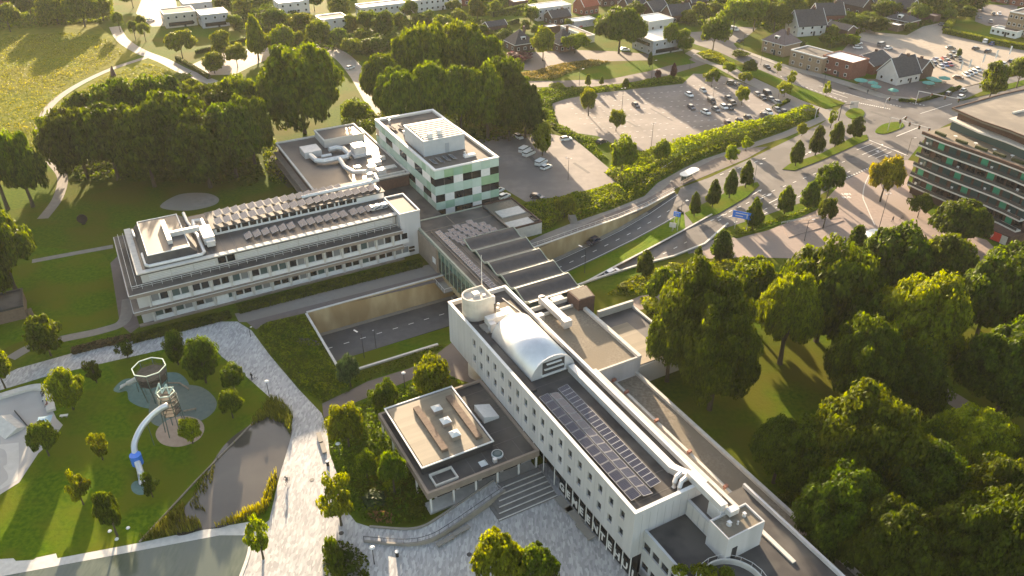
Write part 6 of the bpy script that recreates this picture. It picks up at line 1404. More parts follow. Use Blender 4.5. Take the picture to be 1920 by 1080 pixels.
for i, (px, py, w) in enumerate(((25,10,14),(90,-8,14))): house('far house at the top left behind the hedgerow, %s of two' % ORD[i], px, py, w, 9, 4, 'gable', 4, m_rbrick, m_tiled)
for i, (px, py, w) in enumerate(((440,-12,13),(492,-10,13),(640,-4,14),(882,6,13),(928,-4,13),(1180,-6,13),(1335,-6,13),(1500,6,13))): house('dark-roofed house along the very top edge, %s from the left' % ORD[i], px, py, w, 9, 4, 'gable', 4.2, m_rbrick if i % 2 else m_brick, m_tiled, rz=AZ+radians(8*(i % 3)))
# restaurant extras: the mossy patch
p = at(1682, 150); 
# ------------------------------------------------------------------ cars
def smooth_body(secs, n=2):
    mb = MB(); vs = []; fs = []
    for x, y, z0, z1, yt in secs: vs += [(x,-y,z0),(x,y,z0),(x,y*1.0,(z0+z1)/2+.05),(x,yt,z1),(x,-yt,z1),(x,-y*1.0,(z0+z1)/2+.05)]
    k = 6
    for i in range(len(secs)-1):
        for j in range(k): fs.append((i*k+j, i*k+(j+1) % k, (i+1)*k+(j+1) % k, (i+1)*k+j))
    fs += [tuple(range(k-1, -1, -1)), tuple((len(secs)-1)*k+j for j in range(k))]
    return mb.add(vs, [f[::-1] for f in fs])
def car_meshes(kind):
    if kind == 'car':
        body = smooth_body([(-2.1,.72,.35,.75,.66),(-2.0,.84,.28,.92,.76),(-1.2,.88,.25,.96,.82),(1.0,.88,.25,.92,.82),(1.85,.84,.28,.80,.74),(2.12,.68,.36,.66,.60)])
        glass = smooth_body([(-1.95,.72,.92,1.0,.68),(-1.45,.78,.90,1.38,.58),(.0,.79,.90,1.42,.60),(.45,.78,.90,1.36,.58),(1.15,.74,.88,.96,.68)])
        roof = smooth_body([(-1.5,.58,1.37,1.42,.52),(-1.3,.62,1.38,1.47,.54),(.0,.63,1.41,1.50,.55),(.38,.6,1.36,1.43,.52)])
        wx, ln = (-1.3, 1.32), 2.1
    else:
        body = smooth_body([(-2.45,.86,.40,1.15,.86),(-2.4,.92,.30,1.3,.90),(1.2,.94,.28,1.3,.90),(1.9,.90,.30,1.05,.84),(2.45,.78,.36,.85,.70)])
        glass = smooth_body([(-2.42,.88,1.28,1.62,.82),(-2.3,.90,1.28,1.66,.83),(.9,.90,1.28,1.66,.83),(1.75,.82,1.05,1.15,.78)])
        roof = smooth_body([(-2.44,.86,1.62,1.9,.78),(-2.3,.88,1.64,1.98,.80),(.5,.88,1.64,1.98,.80),(.95,.80,1.64,1.78,.72)])
        wx, ln = (-1.55, 1.55), 2.45
    return body.mesh('body'), glass.mesh('glazing', m_glass), roof.mesh('roof'), wx, ln
CM = {k: car_meshes(k) for k in ('car', 'van')}
wheel = MB()
_w = 14; wheel.add([(.31*cos(2*pi*i/_w), s*.1, .31*sin(2*pi*i/_w)) for s in (-1, 1) for i in range(_w)], [(i, (i+1) % _w, (i+1) % _w+_w, i+_w) for i in range(_w)]+[tuple(range(_w-1, -1, -1)), tuple(range(_w, 2*_w))])
wheel = wheel.mesh('wheel', m_tyre); hub = MB().add([(.17*cos(2*pi*i/10), s*.108, .17*sin(2*pi*i/10)) for s in (-1, 1) for i in range(10)], [tuple(range(9, -1, -1)), tuple(range(10, 20))]).mesh('rim', m_alu)
lampm = MB().box(-.05,.05,-.14,.14,-.07,.07).mesh('headlight', m_frame); tailm = MB().box(-.04,.04,-.12,.12,-.09,.09).mesh('tail_light', m_red)
def paint(name, c):
    m, nt, b = _new(name); b.inputs['Base Color'].default_value = _rgb(c); b.inputs['Roughness'].default_value = .3; b.inputs['Coat Weight'].default_value = .6; b.inputs['Coat Roughness'].default_value = .08; return m
PAINT = {k: paint(k+'_car_paint', c) for k, c in {'white': (.62,.62,.61), 'silver': (.33,.34,.35), 'grey': (.12,.125,.13), 'dark': (.03,.031,.035), 'black': (.012,.012,.014), 'blue': (.03,.07,.2), 'navy': (.02,.025,.05), 'red': (.30,.02,.03), 'maroon': (.09,.03,.03), 'brown': (.14,.07,.04), 'green': (.03,.20,.14)}.items()}
def car(label, px, py, dx, dy, col, kind='car', z=0.03, tilt=0.0, group=None, rz=None):
    p = at(px, py, z)
    if rz is None: q = at(px+dx*.3, py+dy*.3, z); rz = atan2(q.y-p.y, q.x-p.x)
    body, glass, roof, wx, ln = CM[kind]
    root = thing('parked_car' if kind == 'car' else 'van', label, 'car' if kind == 'car' else 'van', p, rz, group); root.rotation_euler = (0, tilt, rz)
    omat(mobj('body', body, root), PAINT[col]); mobj('glazing', glass, root); omat(mobj('roof', roof, root), PAINT[col])
    for x in wx:
        for y in (-.78, .78): w = mobj('wheel', wheel, root, (x, y if kind == 'car' else y*1.05, .31)); mobj('rim', hub, w)
    for y in (-.55, .55): mobj('headlight', lampm, root, (ln-.06 if kind == 'car' else ln-.04, y, .62)); mobj('tail_light', tailm, root, (-ln+.05, y, .72))
    return root
LOT = [(1292,180,9,5,'white','white car alone on the left of the big car park'),(1318,172,9,7,'silver','silver estate car beside the dark camper'),(1296,204,9,6,'navy','dark blue car left of the white car in mid car park'),(1323,213,9,4,'white','white car in the middle lane of the big car park'),
 (1342,208,9,5,'grey','grey car leading the short central row'),(1357,203,9,6,'white','white car second in the short central row'),(1368,204,9,6,'dark','dark car third in the short central row'),(1374,196,9,7,'black','black car behind the short central row'),(1366,187,9,6,'dark','dark car right of the camper'),
 (1371,158,9,1,'black','black car at the top edge of the big car park'),(1386,163,9,6,'grey','grey car behind the lime tree'),(1420,180,9,6,'grey','grey car first in the right-hand row'),(1430,186,9,6,'dark','dark car second in the right-hand row'),(1446,189,9,5,'grey','grey car third in the right-hand row'),(1458,195,9,5,'silver','silver car last in the right-hand row'),
 (1433,219,9,6,'dark','dark car left of the white car at the hedge'),(1441,213,9,6,'white','white car parked at the hedge'),(1457,209,9,6,'grey','grey car right of the white car at the hedge'),(1470,213,9,6,'dark','dark car nearest the hedge end'),(1388,230,9,5,'navy','dark blue car at the hedge below the lime tree'),(1365,234,9,7,'maroon','maroon car at the lower edge of the big car park'),(1403,224,9,5,'black','black car half hidden by the hedge'),
 (1192,200,9,6,'dark','single dark car in the empty left half of the big car park'),(1128,268,9,-3,'dark','dark car at the lane between both car parks')]
for t in LOT: car(t[5], *t[:5], group='cars in the big car park')
car('dark high camper van in the big car park', 1334, 193, 9, 7, 'dark', 'van'); car('dark pickup-like van in the right-hand row', 1439, 179, 9, 6, 'black', 'van')
for t in ((972,259,9,5,'white','car','white car alone at the far edge of the lower car park'),(984,284,9,-5,'white','van','white van behind the other at the tree island'),(992,291,9,-4,'white','van','white van in front at the tree island'),(1015,308,9,-5,'white','van','small white van below the tree island'),(1024,316,9,-4,'white','car','white car beside the small white van'),
 (1061,263,9,-1,'white','car','white car at the right edge of the lower car park'),(1007,372,9,2,'navy','car','dark car at the lower corner of the lower car park'),(945,371,9,-4,'white','car','white car beside the green tower, nearer one'),(934,360,9,-4,'white','car','white car beside the green tower, farther one')):
    car(t[6], *t[:5], kind=t[5], group='cars in the lower car park')
car('dark car driving down the dipping road', 1112, 455, -9, 4.1, 'navy', z=-3.55, tilt=radians(5)); car('white hatchback climbing the side lane', 1148, 514, 9, -3.6, 'white', z=-2.5, tilt=radians(-5))
for t in ((657,129,9,-3,'white','car','white car on the bright lane between the two groves'),(283,39,9,-1,'white','car','white car on the villa forecourt'),(1172,95,9,0,'white','car','white car before the grey office villa'),(1376,57,9,2,'white','van','white van at the upper road bend'),(1387,79,-9,3,'black','car','black car leaving the upper side street'),
 (1438,128,9,5,'dark','car','dark car driving past the shops'),(1487,122,9,3,'black','car','black car parked before the brown shop'),(1608,83,9,-1,'white','car','upper white car in the yard behind the shops'),(1608,91,9,0,'white','car','lower white car in the yard behind the shops'),(1653,86,9,-2,'grey','van','grey high van in the yard behind the restaurant'),(1665,92,9,-2,'white','car','white car beside the green canopy in the yard'),
 (1778,178,9,-4,'dark','car','dark car waiting at the junction'),(1802,184,9,-4,'white','car','white car waiting at the junction'),(1806,172,9,-4,'silver','car','silver car waiting behind at the junction'),(1812,491,9,-4,'white','car','white car under the trees by the apartments'),(1795,486,9,-4,'black','car','black car beside the white one under the trees')):
    car(t[6], *t[:5], kind=t[5])
NE = [(1745,119,9,5,'dark'),(1755,115,9,5,'blue'),(1771,113,9,5,'red'),(1781,108,9,5,'dark'),(1787,103,9,5,'dark'),(1780,123,9,5,'red'),(1798,116,9,5,'grey'),(1764,128,9,5,'silver'),(1752,122,9,5,'dark'),(1762,119,9,5,'grey'),(1776,117,9,5,'dark'),(1790,111,9,5,'dark'),(1795,107,9,5,'grey'),(1772,124,9,5,'blue')]
for i, t in enumerate(NE): car('%s car in the tight dealership block, %s in the group' % ({'dark': 'dark', 'blue': 'blue', 'red': 'red', 'grey': 'dark grey', 'silver': 'silver'}[t[4]], ORD[i]), *t, group='cars in the dealership block')
for i, t in enumerate([(1811,143,9,5,'white'),(1818,140,9,5,'silver'),(1825,137,9,5,'white'),(1832,133,9,5,'white')]): car('%s car in the slanted row by the flags, %s from the left' % (t[4], ORD[i]), *t, group='cars by the flags')
for t in ((1796,148,9,1,'brown','car','brown car in front of the flag row'),(1882,122,9,-4,'silver','car','silver car behind the street tree, left'),(1895,117,9,-4,'dark','car','dark car behind the street tree, right'),(1782,92,9,0,'dark','car','dark car alone in the beige car park, left'),(1829,93,9,-2,'dark','car','dark car alone in the beige car park, middle'),(1852,98,9,-3,'dark','car','dark car alone in the beige car park, right'),
 (1849,80,9,-4,'white','van','white van by the thick hedge'),(1860,84,9,-4,'blue','car','blue car beside the white van by the hedge'),(1767,48,9,1,'navy','car','dark car by the garage at the beige car park end'),(1840,20,2,4,'dark','car','dark car in the grey top lot, upper left'),(1836,35,2,4,'grey','car','grey car in the grey top lot, lower left'),(1857,43,2,4,'grey','car','grey car in the grey top lot, lowest'),(1862,28,2,4,'dark','car','dark car in the grey top lot, middle'),(1873,28,2,4,'white','car','white car in the grey top lot')):
    car(t[6], *t[:5], kind=t[5])
for i, (px, py, c) in enumerate(((1088,50,'red'),(1096,48,'maroon'),(1103,46,'dark'))): car('%s car under the white canopy, %s from the left' % (c, ORD[i]), px, py, 4, 5, c, group='stored cars under the canopy')
# ------------------------------------------------------------------ street furniture
def lamp(label, px, py, h=7.0, z=0.0, arm=(1.0, 0.3), double=False, ball=False):
    p = at(px, py, z); root = thing('street_lamp', label, 'street lamp', p)
    MB().cyl(0, 0, 0, h, .09, .05, 8).build('pole', m_dark if not ball else m_dark, root)
    if ball: MB().cyl(0, 0, h, h+.12, .12, .42, 14).cyl(0, 0, h+.12, h+.32, .42, .2, 14).build('lamp_head', m_frame, root); return root
    for sg in ((1, -1) if double else (1,)):
        e = (arm[0]*sg, arm[1]*sg); MB().bar((0, 0, h-.05), (e[0], e[1], h+.05), .06).build('arm', m_dark, root)
        MB().bar((e[0]*.85, e[1]*.85, h+.06), (e[0]*1.7, e[1]*1.7, h+.1), .3, .1).build('lamp_head', m_metal, root)
    return root
lamp('tall lamp standing in the lower car park', 1065, 338, 7, double=True, arm=(.5, -.2)); lamp('lamp on the sunken grass beside the underpass road', 683, 671, 6.2, z=-5.2, arm=(-1.1, .9)); lamp('white sign pole on the sunken grass', 705, 652, 4.5, z=-5.4, arm=(-.2, .1))
lamp('lamp on the verge beside the dipping road', 1096, 512, 7, z=-3.4, arm=(-1.0, .9)); lamp('lamp beside the small blue sign on the median', 1274, 423, 7.1); lamp('tall lamp at the corner of the apartment forecourt', 1700, 293, 6); lamp('tallest lamp in the middle of the pink forecourt', 1648, 428, 10, double=True, arm=(.5, .2))
lamp('lamp on the island among the bus lane trees', 1424, 412, 7); lamp('lamp between the last two trees of the near median', 1412, 350, 7); lamp('thin lamp on the street verge below the upper lawn', 1086, 163, 7); lamp('lamp on the street verge near the villa lawn', 1221, 151, 8); lamp('lamp in the verge of the upper street near the bend', 1293, 130, 6)
lamp('lamp in front of the purple shrub', 1020, 135, 6); lamp('lamp in the right part of the big car park', 1334, 205, 8, double=True, arm=(.5, .2)); lamp('lamp near the lower hedge of the big car park', 1221, 275, 8, double=True, arm=(.5, .2)); lamp('lamp behind the young tree of the big car park', 1166, 206, 8, double=True, arm=(.5, .2))
lamp('lamp at the end of the big car park beside the hedge', 1455, 205, 7); lamp('lamp by the corner house at the upper road', 1392, 95, 7); lamp('lamp on the grass strip opposite the shops', 1426, 122, 7); lamp('lamp before the brick corner shop', 1543, 165, 7); lamp('lamp at the car park side of the red forecourt island', 1508, 452, 6); lamp('lamp on the path in the right park', 1738, 772, 8)
lamp('low ball lamp beside the brown path', 759, 726, 3.4, ball=True); lamp('low ball lamp at the bend of the mottled path', 505, 742, 3.4, ball=True); lamp('low ball lamp on the front plaza', 702, 1058, 3.6, ball=True); lamp('low ball lamp in the pavilion shrub bed', 638, 860, 3.4, ball=True); lamp('signpost at the corner of the shrub bed and mottled path', 470, 631, 2.4, arm=(.4, 0))
def litter_bin(label, px, py):
    p = at(px, py); root = thing('litter_bin', label, 'litter bin', p); MB().cyl(0, 0, 0, 1.0, .26, n=12).build('body', m_black, root); MB().cyl(0, 0, 1.0, 1.12, .3, n=12).build('lid', m_frame, root)
litter_bin('black litter bin with white lid on the left mottled path', 121, 697); litter_bin('black litter bin with white lid near the path bend', 441, 690); litter_bin('black litter bin with white lid beside the plaza benches', 615, 873); litter_bin('dark litter bin on the front plaza by the ramp', 745, 1043); litter_bin('black litter bin on the pink forecourt', 1563, 443)
def bench(label, px, py, dx, dy, l=2.6, w=.8, m=None):
    p = at(px, py); q = at(px+dx, py+dy); root = thing('bench', label, 'bench', p, atan2(q.y-p.y, q.x-p.x))
    MB().box(-l/2, l/2, -w/2, w/2, .38, .5).build('seat', m or m_conc, root)
    for x in (-l/2+.3, l/2-.3): MB().box(x-.12, x+.12, -w/2+.08, w/2-.08, 0, .378).build('leg', m_conc, root)
bench('pale bench on the plaza, upper one left of the pavilion bed', 600, 823, 3, 10); bench('pale bench on the plaza, lower one left of the pavilion bed', 607, 843, 3, 10); bench('grey bench below the ramp, left one', 835, 1017, 9, -5, 3.0); bench('grey bench below the ramp, right one', 865, 998, 9, -5, 3.0)
for i, (px, py) in enumerate(((1057,948),(1076,968),(1097,998))): bench('long grey bench slab before the letter band, %s from the steps' % ORD[i], px, py, 6, 7, 3.6, 1.3)
bench('small white bench on the lawn by the skate park', 121, 782, 9, -1, 1.4, .5, m_frame)
for i, (px, py) in enumerate(((206,996),(240,990),(219,1011))):
    p = at(px, py); o = MB().cyl(0, 0, 0, .18, .32, .22, 14).build('marker_disc', m_frame, None, loc=(p.x, p.y, .01)); tag(o, 'white ground disc around the slender lawn tree, %s of three' % ORD[i], 'disc', 'white lawn discs')
# repair patches, worn tracks and drain covers on the roads
m_patch = mat('dark_repair_asphalt', (.075,.07,.068), (.10,.094,.09), 1.2, .85, .2)
for (px, py, dx, dy, l, w) in ((1440,385,9,-4,9,1.6),(1520,322,9,-4,7,2.4),(1600,292,9,-4,5,1.4),(1650,215,9,3,8,1.8),(1720,232,9,-3,6,2.2),(1480,142,9,4,10,1.2),(1545,168,9,4,6,1.6),(1375,345,9,-4,12,1.0),(1330,425,9,-5,8,1.2),(1600,450,9,-3,6,2),(1660,350,3,6,7,1.5),(1090,315,9,6,9,1.0),(1000,300,5,5,6,1.4),(1240,215,9,5,14,.8),(1330,180,9,5,14,.8),(1180,230,9,5,10,1.0),(1100,140+17,9,0,12,.9)):
    p = at(px, py); q = at(px+dx*.3, py+dy*.3); d = (q-p).normalized(); n_ = Vector((-d.y, d.x, 0)); sheet('repair_patch', [p-d*l/2-n_*w/2, p+d*l/2-n_*w/2, p+d*l/2+n_*w/2, p-d*l/2+n_*w/2], m_patch, 7.4, world=True)
for (px, py) in ((1465,350),(1555,310),(1640,225),(1500,150),(1345,415),(1615,400),(1060,310),(1210,210),(560,700),(585,900),(640,1000),(880,1040)):
    p = at(px, py); tag(MB().cyl(0,0,.03,.06,.4,n=14).build('drain_cover', m_dark, None, loc=(p.x, p.y, 0)), kind='structure')
# bus shelters
def shelter(label, px, py, dx, dy, l, w):
    p = at(px, py); q = at(px+dx, py+dy); root = thing('bus_shelter', label, 'bus shelter', p, atan2(q.y-p.y, q.x-p.x))
    n = 8; pts = []
    for cx, a0 in ((l/2-w/2, -pi/2), (-l/2+w/2, pi/2)):
        for i in range(n+1): a = a0+pi*i/n; pts.append((cx+w/2*cos(a), w/2*sin(a)))
    MB().prism(pts, 2.6, 2.85).build('roof', m_wroofs, root)
    for x in (-l/2+.9, 0, l/2-.9): MB().cyl(x, w*.25, 0, 2.598, .08, n=8).build('post', m_metal, root)
    MB().box(-l/2+1, l/2-1, w*.25+.1, w*.25+.14, .3, 2.3).build('pane', m_glasst, root); MB().box(-l/2+1.2, l/2-1.6, -.1, .3, .42, .5).build('seat', m_wood, root)
    for x in (-l/2+1.4, l/2-1.8): MB().box(x-.05, x+.05, 0, .2, 0, .418).build('seat_leg', m_metal, root)
shelter('white rounded bus shelter beside the cycle path', 1291, 338, 9, -4.5, 8, 2.8); shelter('white rounded shelter between dark cone tree and park trees', 1628, 458, 9, -4, 8.5, 3.6)
# blue direction signs
def dsign(label, px, py, w, h, z, mpost=None):
    p = at(px, py); root = thing('direction_sign', label, 'road sign', p, radians(-25))
    for x in (-w*.3, w*.3): MB().cyl(x, 0, 0, z+h*.8, .08, n=8).build('post', m_metal, root)
    b = MB().box(-w/2, w/2, -.22, -.1, z, z+h).build('sign_board', m_blue, root); MB().ring(-w/2+.05, w/2-.05, -.5, -.46, 0, 0, .01) if False else None
    for i in range(2):
        y0 = z+h*(.25+.4*i); MB().box(-w*.36, w*(.02+.2*i), -.235, -.222, y0, y0+h*.12).build('lettering', m_frame, b)
    MB().box(w*.2, w*.24, -.235, -.222, z+h*.15, z+h*.7).build('arrow', m_frame, b); MB().add([(w*.15,-.23,z+h*.65),(w*.29,-.23,z+h*.65),(w*.22,-.23,z+h*.88)], [(0,1,2)]).build('arrow_head', m_frame, b)
dsign('wide blue direction sign on the island among trees', 1388, 432, 5.2, 1.9, 3.6); dsign('small blue sign on the near median', 1266, 432, 1.8, 1.3, 4.2)
p = at(1260, 434); rt = thing('road_sign', 'grey rectangular sign seen from behind on the near median', 'road sign', p, radians(-20)); MB().box(-.9,.9,-.05,.05,1.2,2.6).build('sign_board', m_metal, rt); MB().cyl(0,.1,0,2.5,.06,n=8).build('post', m_metal, rt)
p = at(1572, 226); rt = thing('sign_gantry', 'black cantilever arm carrying a grey sign over the junction', 'sign gantry', p, radians(5)); MB().cyl(0,0,0,5.6,.16,.12,10).build('post', m_black, rt); MB().bar((0,0,5.5),(5.4,1.0,5.7),.2).build('arm', m_black, rt); MB().box(3.4,6.4,.78,.9,4.2,6.6).build('sign_board', m_metal, rt)
# traffic lights
def tlight(label, pa, pb, z, n, cat='traffic light'):
    a, b = at(*pa), at(*pb); root = thing('traffic_light', label, cat, a); d = b-a
    MB().cyl(0,0,0,z,.12,n=8).build('post', m_metal, root); MB().bar((0,0,z-.1),(d.x,d.y,z+.1),.16).build('mast_arm', m_metal, root)
    for i in range(n):
        t = (i+1)/n; x, y = d.x*t, d.y*t
        h = MB().box(x-.28,x+.28,y-.2,y+.2,z-1.2,z+.1).build('signal_head', m_black, root)
        for k, mm in enumerate((m_red, m_yelp, m_grnp)): MB().cyl(x, y-.0, 0, 0, .1).v if False else MB().box(x-.1,x+.1,y-.23,y-.203,z-.32-.36*k,z-.12-.36*k).build('lens', mm, h)
m_yelp = mat('amber_lens', (.3,.18,.02)); m_grnp = mat('green_lens', (.02,.2,.08))
tlight('long mast arm with four black signal heads over the junction', (1664,246), (1735,268), 5.0, 4); tlight('white mast arm before the restaurant terrace', (1716,196), (1790,212), 5.2, 3); tlight('signal mast at the island beside the junction', (1687,240), (1694,236), 3.4, 1); tlight('signal mast at the pavement before the restaurant', (1658,203), (1664,200), 3.4, 1); tlight('signal mast on the footway beside the hedge bank end', (1528,222), (1531,220), 3.4, 1)
# flags by the dealership
for i, (px, py) in enumerate(((1796,143),(1812,138),(1838,128),(1862,120),(1888,112))):
    p = at(px, py); root = thing('banner_flag', 'white upright banner flag at the dealership, %s from the left' % ORD[i], 'flag', p, radians(20), 'dealership flags'); MB().cyl(0,0,0,6,.05,n=6).build('pole', m_metal, root); MB().box(.06,.9,-.015,.015,2.4,5.9).build('cloth', m_frame, root)
# parasols of the restaurant
def parasol(label, px, py, r=2.2):
    p = at(px, py); root = thing('parasol', label, 'parasol', p, R.random()); n = 8
    MB().cyl(0,0,0,3.0,.05,n=6).build('pole', m_wood, root); vs = [(0,0,3.1)]+[(r*cos(2*pi*i/n), r*sin(2*pi*i/n), 2.35) for i in range(n)]+[(r*cos(2*pi*i/n), r*sin(2*pi*i/n), 2.15) for i in range(n)]
    MB().add(vs, [(0,1+i,1+(i+1) % n) for i in range(n)]+[(1+i,1+n+i,1+n+(i+1) % n,1+(i+1) % n) for i in range(n)]).build('canopy', m_umb, root); MB().cyl(0,0,0,.12,.4,n=10).build('base', m_conc, root)
    MB().cyl(.9,.2,.7,.76,.55,n=12).cyl(.9,.2,0,.7,.05,n=6).build('table', m_wood, root)
for i, (px, py) in enumerate(((1612,161),(1634,166),(1640,173),(1672,180))): parasol('green parasol on the terrace left of the white gable, %s from the left' % ORD[i], px, py, 2.6 if i == 0 else 2.0)
for i, (px, py) in enumerate(((1738,166),(1752,161),(1768,157),(1745,158))): parasol('green parasol right of the restaurant roof, %s in the cluster' % ORD[i], px, py, 2.3)
# railings beside the dipping road
def railing(label, pts, h=1.1, step=2.0, z=0.0, m=None):
    c = [Vector(p) for p in pts]; root = thing('railing', label, 'railing', c[0]); o = c[0]; mb = MB(o)
    for p, q in zip(c[:-1], c[1:]):
        L = (q-p).length; n = max(1, int(L/step))
        mb2 = MB(o); mb2.bar(p+Vector((0,0,h)), q+Vector((0,0,h)), .09).build('top_rail', m or m_coping, root); MB(o).bar(p+Vector((0,0,h*.5)), q+Vector((0,0,h*.5)), .05).build('mid_rail', m or m_coping, root)
        for i in range(n): MB(o).bar(p+(q-p)*(i/n), p+(q-p)*(i/n)+Vector((0,0,h)), .07).build('post', m or m_coping, root)
railing('long railing on the wall above the dipping road', [ab(84,150.9,.46), ab(93,151.8,.46), ab(106,153.3,.46), ab(118,154.6,.46), ab(129,156.7,.46), ab(142,160.6,.46)], m=m_coping)
railing('thin railing in the shrub bank beside the footway', [at(1203,350), at(1232,326), at(1260,308)], 1.0, 2.5, m=m_frame)
railing('low bollard railing at the kerb of the red forecourt island', [at(1465,420), at(1520,410), at(1570,403)], .6, 1.6, m=m_frame)
ld = thing('garden_stairs', 'concrete stairs climbing through the shrub bank', 'stairs', at(1074, 412), radians(100))
for k in range(7): MB().box(-2.2+.42*k, -1.8+.42*k, -.9, .9, 0, .16*(k+1)).build('step', m_conc, ld)
MB().box(-2.2,.8,.95,1.15,0,1.4).build('cheek_wall', m_conc, ld)
fb = thing('fence', 'dark boarded fence at the left edge below the tall tree', 'fence', at(-10, 610), radians(32))
for k in range(14): MB().box(.55*k, .55*k+.5, -.04, .04, .02, 1.9).build('board', m_fence, fb)
sc = thing('sculpture', 'black disc sculpture on the shaded lawn beside the grove', 'sculpture', at(157, 420), radians(20)); MB().cyl(0,0,0,.3,.5,n=12).build('base', m_black, sc)
vs = [(1.3*cos(2*pi*i/20), y, 1.55+1.3*sin(2*pi*i/20)) for y in (-.14,.14) for i in range(20)]; MB().add(vs, [(i,(i+1) % 20,(i+1) % 20+20,i+20) for i in range(20)]+[tuple(range(19,-1,-1)),tuple(range(20,40))]).build('disc', m_black, sc)
sc = thing('sculpture', 'rust-red pointed sculpture beside the meadow path', 'sculpture', at(213, 142), 0); MB().cyl(0,0,0,3.2,1.2,.5,7).build('body', m_brick, sc); MB().cyl(.2,0,3.2,4.2,.5,.05,6).build('point', m_brick, sc)
# ------------------------------------------------------------------ skate park
sheet('skate_park', [(-20,748),(0,744),(35,733),(62,727),(82,728),(91,738),(98,768),(106,785),(118,797),(95,830),(72,850),(36,905),(12,920),(-20,940)], m_skate, 5)
kb = kerb_line('skate_wall', [(-20,751),(0,746),(40,734),(68,728),(84,731),(90,742),(97,772)], 1.5, .55, m_coping); tag(kb, 'low curved concrete bank around the skate park', 'skate bank')
q = at(15, 800); rm = thing('skate_ramp', 'pale concrete wedge ramp in the skate park', 'skate ramp', q, radians(-35)); MB().add([(-3,-2,.03),(3,-2,.03),(3,2,.03),(-3,2,.03),(-3,.4,.9),(3,.4,.9)], [(0,1,5,4),(1,2,5),(2,3,4,5),(3,0,4)]).build('ramp_face', m_coping, rm)
sheet('skate_bowl', [(-20,836),(35,830),(36,862),(33,900),(-20,930)], mat('pale_bowl_concrete', (.40,.38,.35), (.47,.45,.42), .5, .6), 6)
sheet('skate_bowl', [(-20,842),(4,842),(12,850),(13,870),(6,875),(14,888),(12,902),(-20,915)], m_skate, 7, True)
kb = kerb_line('grind_rail', [(28,772),(45,792),(58,808),(66,824)], .12, .4, m_black); tag(kb, 'black curved grind rail in the skate park', 'grind rail')
pr = thing('parasol', 'pale blue square parasol beside the skate park wall', 'parasol', at(90, 805), .3); MB().cyl(0,0,0,2.4,.04,n=6).build('pole', m_metal, pr); MB().add([(0,0,2.7),(-1.2,-1.2,2.2),(1.2,-1.2,2.2),(1.2,1.2,2.2),(-1.2,1.2,2.2)], [(0,1,2),(0,2,3),(0,3,4),(0,4,1)]).build('canopy', mat('pale_blue_cloth', (.38,.52,.58), (.44,.58,.64), 2, .8), pr); MB().cyl(0,0,0,.1,.3,n=10).build('base', m_conc, pr)
# ------------------------------------------------------------------ playground towers and slides
m_steel = mat('green_grey_steel', (.06,.095,.08), (.09,.125,.11), 2, .5); m_net = mat('weathered_net', (.05,.045,.038), (.085,.075,.062), 2, .9)
m_pgreen = mat('pale_green_frame', (.34,.44,.38), (.40,.50,.44), 2, .5)
def octo(r, z, n=8, ph=.2): return [(r*cos(2*pi*i/n+ph), r*sin(2*pi*i/n+ph), z) for i in range(n)]
PT = thing('climbing_tower', 'broad octagonal climbing tower with open frame top and net ring', 'climbing tower', at(296, 744))
for i in range(8):
    a, b, c2 = octo(3.0, 7.2)[i], octo(2.1, 0)[i], octo(3.0, 7.2)[(i+1) % 8]
    MB().bar(b, a, .13).build('leg', m_steel, PT); MB().bar(a, c2, .16).build('top_beam', m_pgreen, PT)
for z, r in ((4.0, 2.6), (5.6, 2.8)): MB().prism([(p[0], p[1]) for p in octo(r, 0)], z, z+.15).build('platform', m_net, PT)
for i in range(8):
    for j in range(4):
        a, b = octo(2.7, 0)[i], octo(2.7, 0)[(i+1) % 8]; z = 4.3+.62*j; MB().bar((a[0],a[1],z),(b[0],b[1],z),.06).build('net_rope', m_net, PT)
    a, b = octo(2.6, 4.2)[i], octo(3.0, 7.0)[(i+1) % 8]; MB().bar(a, b, .05).build('net_rope', m_net, PT)
def tube_slide(name, label, pts, r, mm, open_tail=3, rel=None):
    root = thing(name, label, 'slide', (pts[-1].x, pts[-1].y, 0)); o = (pts[-1].x, pts[-1].y, 0)
    c = cat_rom(pts, 6, False); k = len(c)-open_tail*3
    MB(o).tube(c[:k], r, 12).build('tube', mm, root, smooth=True)
    mb = MB(o); vs = []; n = 8                                   # open trough at the exit
    for p, q in zip(c[k-2:], c[k-1:]+[c[-1]*2-c[-2]]):
        d = (q-p).normalized(); s = Vector((-d.y, d.x, 0)).normalized()
        for j in range(n+1): a = pi+pi*j/n; vs.append(p+s*(r*1.05*cos(a))+Vector((0,0,r*.9*sin(a)+.1)))
    fs = [((n+1)*i+j, (n+1)*i+j+1, (n+1)*(i+1)+j+1, (n+1)*(i+1)+j) for i in range(len(c)-k+1) for j in range(n)]
    mb.add(vs, fs).build('exit_trough', mm, root, smooth=True)
    for i in (k//3, 2*k//3):
        p = c[i]
        if p.z > 1: MB(o).cyl(p.x, p.y, 0, p.z-r*.9, .07, n=8).build('support', m_steel, root)
    return root, c, o
def hz(px, py, z): return at(px, py, z)
tube_slide('tube_slide', 'short grey open slide from the broad climbing tower to the teal pad', [hz(270,700,5.2), hz(262,706,4.2), hz(248,715,2.4), hz(233,722,.9), hz(224,727,.35)], .5, m_metal, 3)
ts, c, o = tube_slide('tube_slide', 'long curved silver tube slide with blue collar', [hz(314,760,8.0), hz(303,765,7.6), hz(285,779,6.4), hz(265,802,4.9), hz(253,828,3.5), hz(252,845,2.5), hz(257,865,1.5), hz(262,880,.85), hz(266,897,.6), hz(267,906,.5)], .52, m_alu, 3)
p = c[int(len(c)*.62)]; MB(o).cyl(p.x, p.y, max(.05, p.z-1.3), p.z+.75, .95, n=14).build('collar', m_blue, ts)
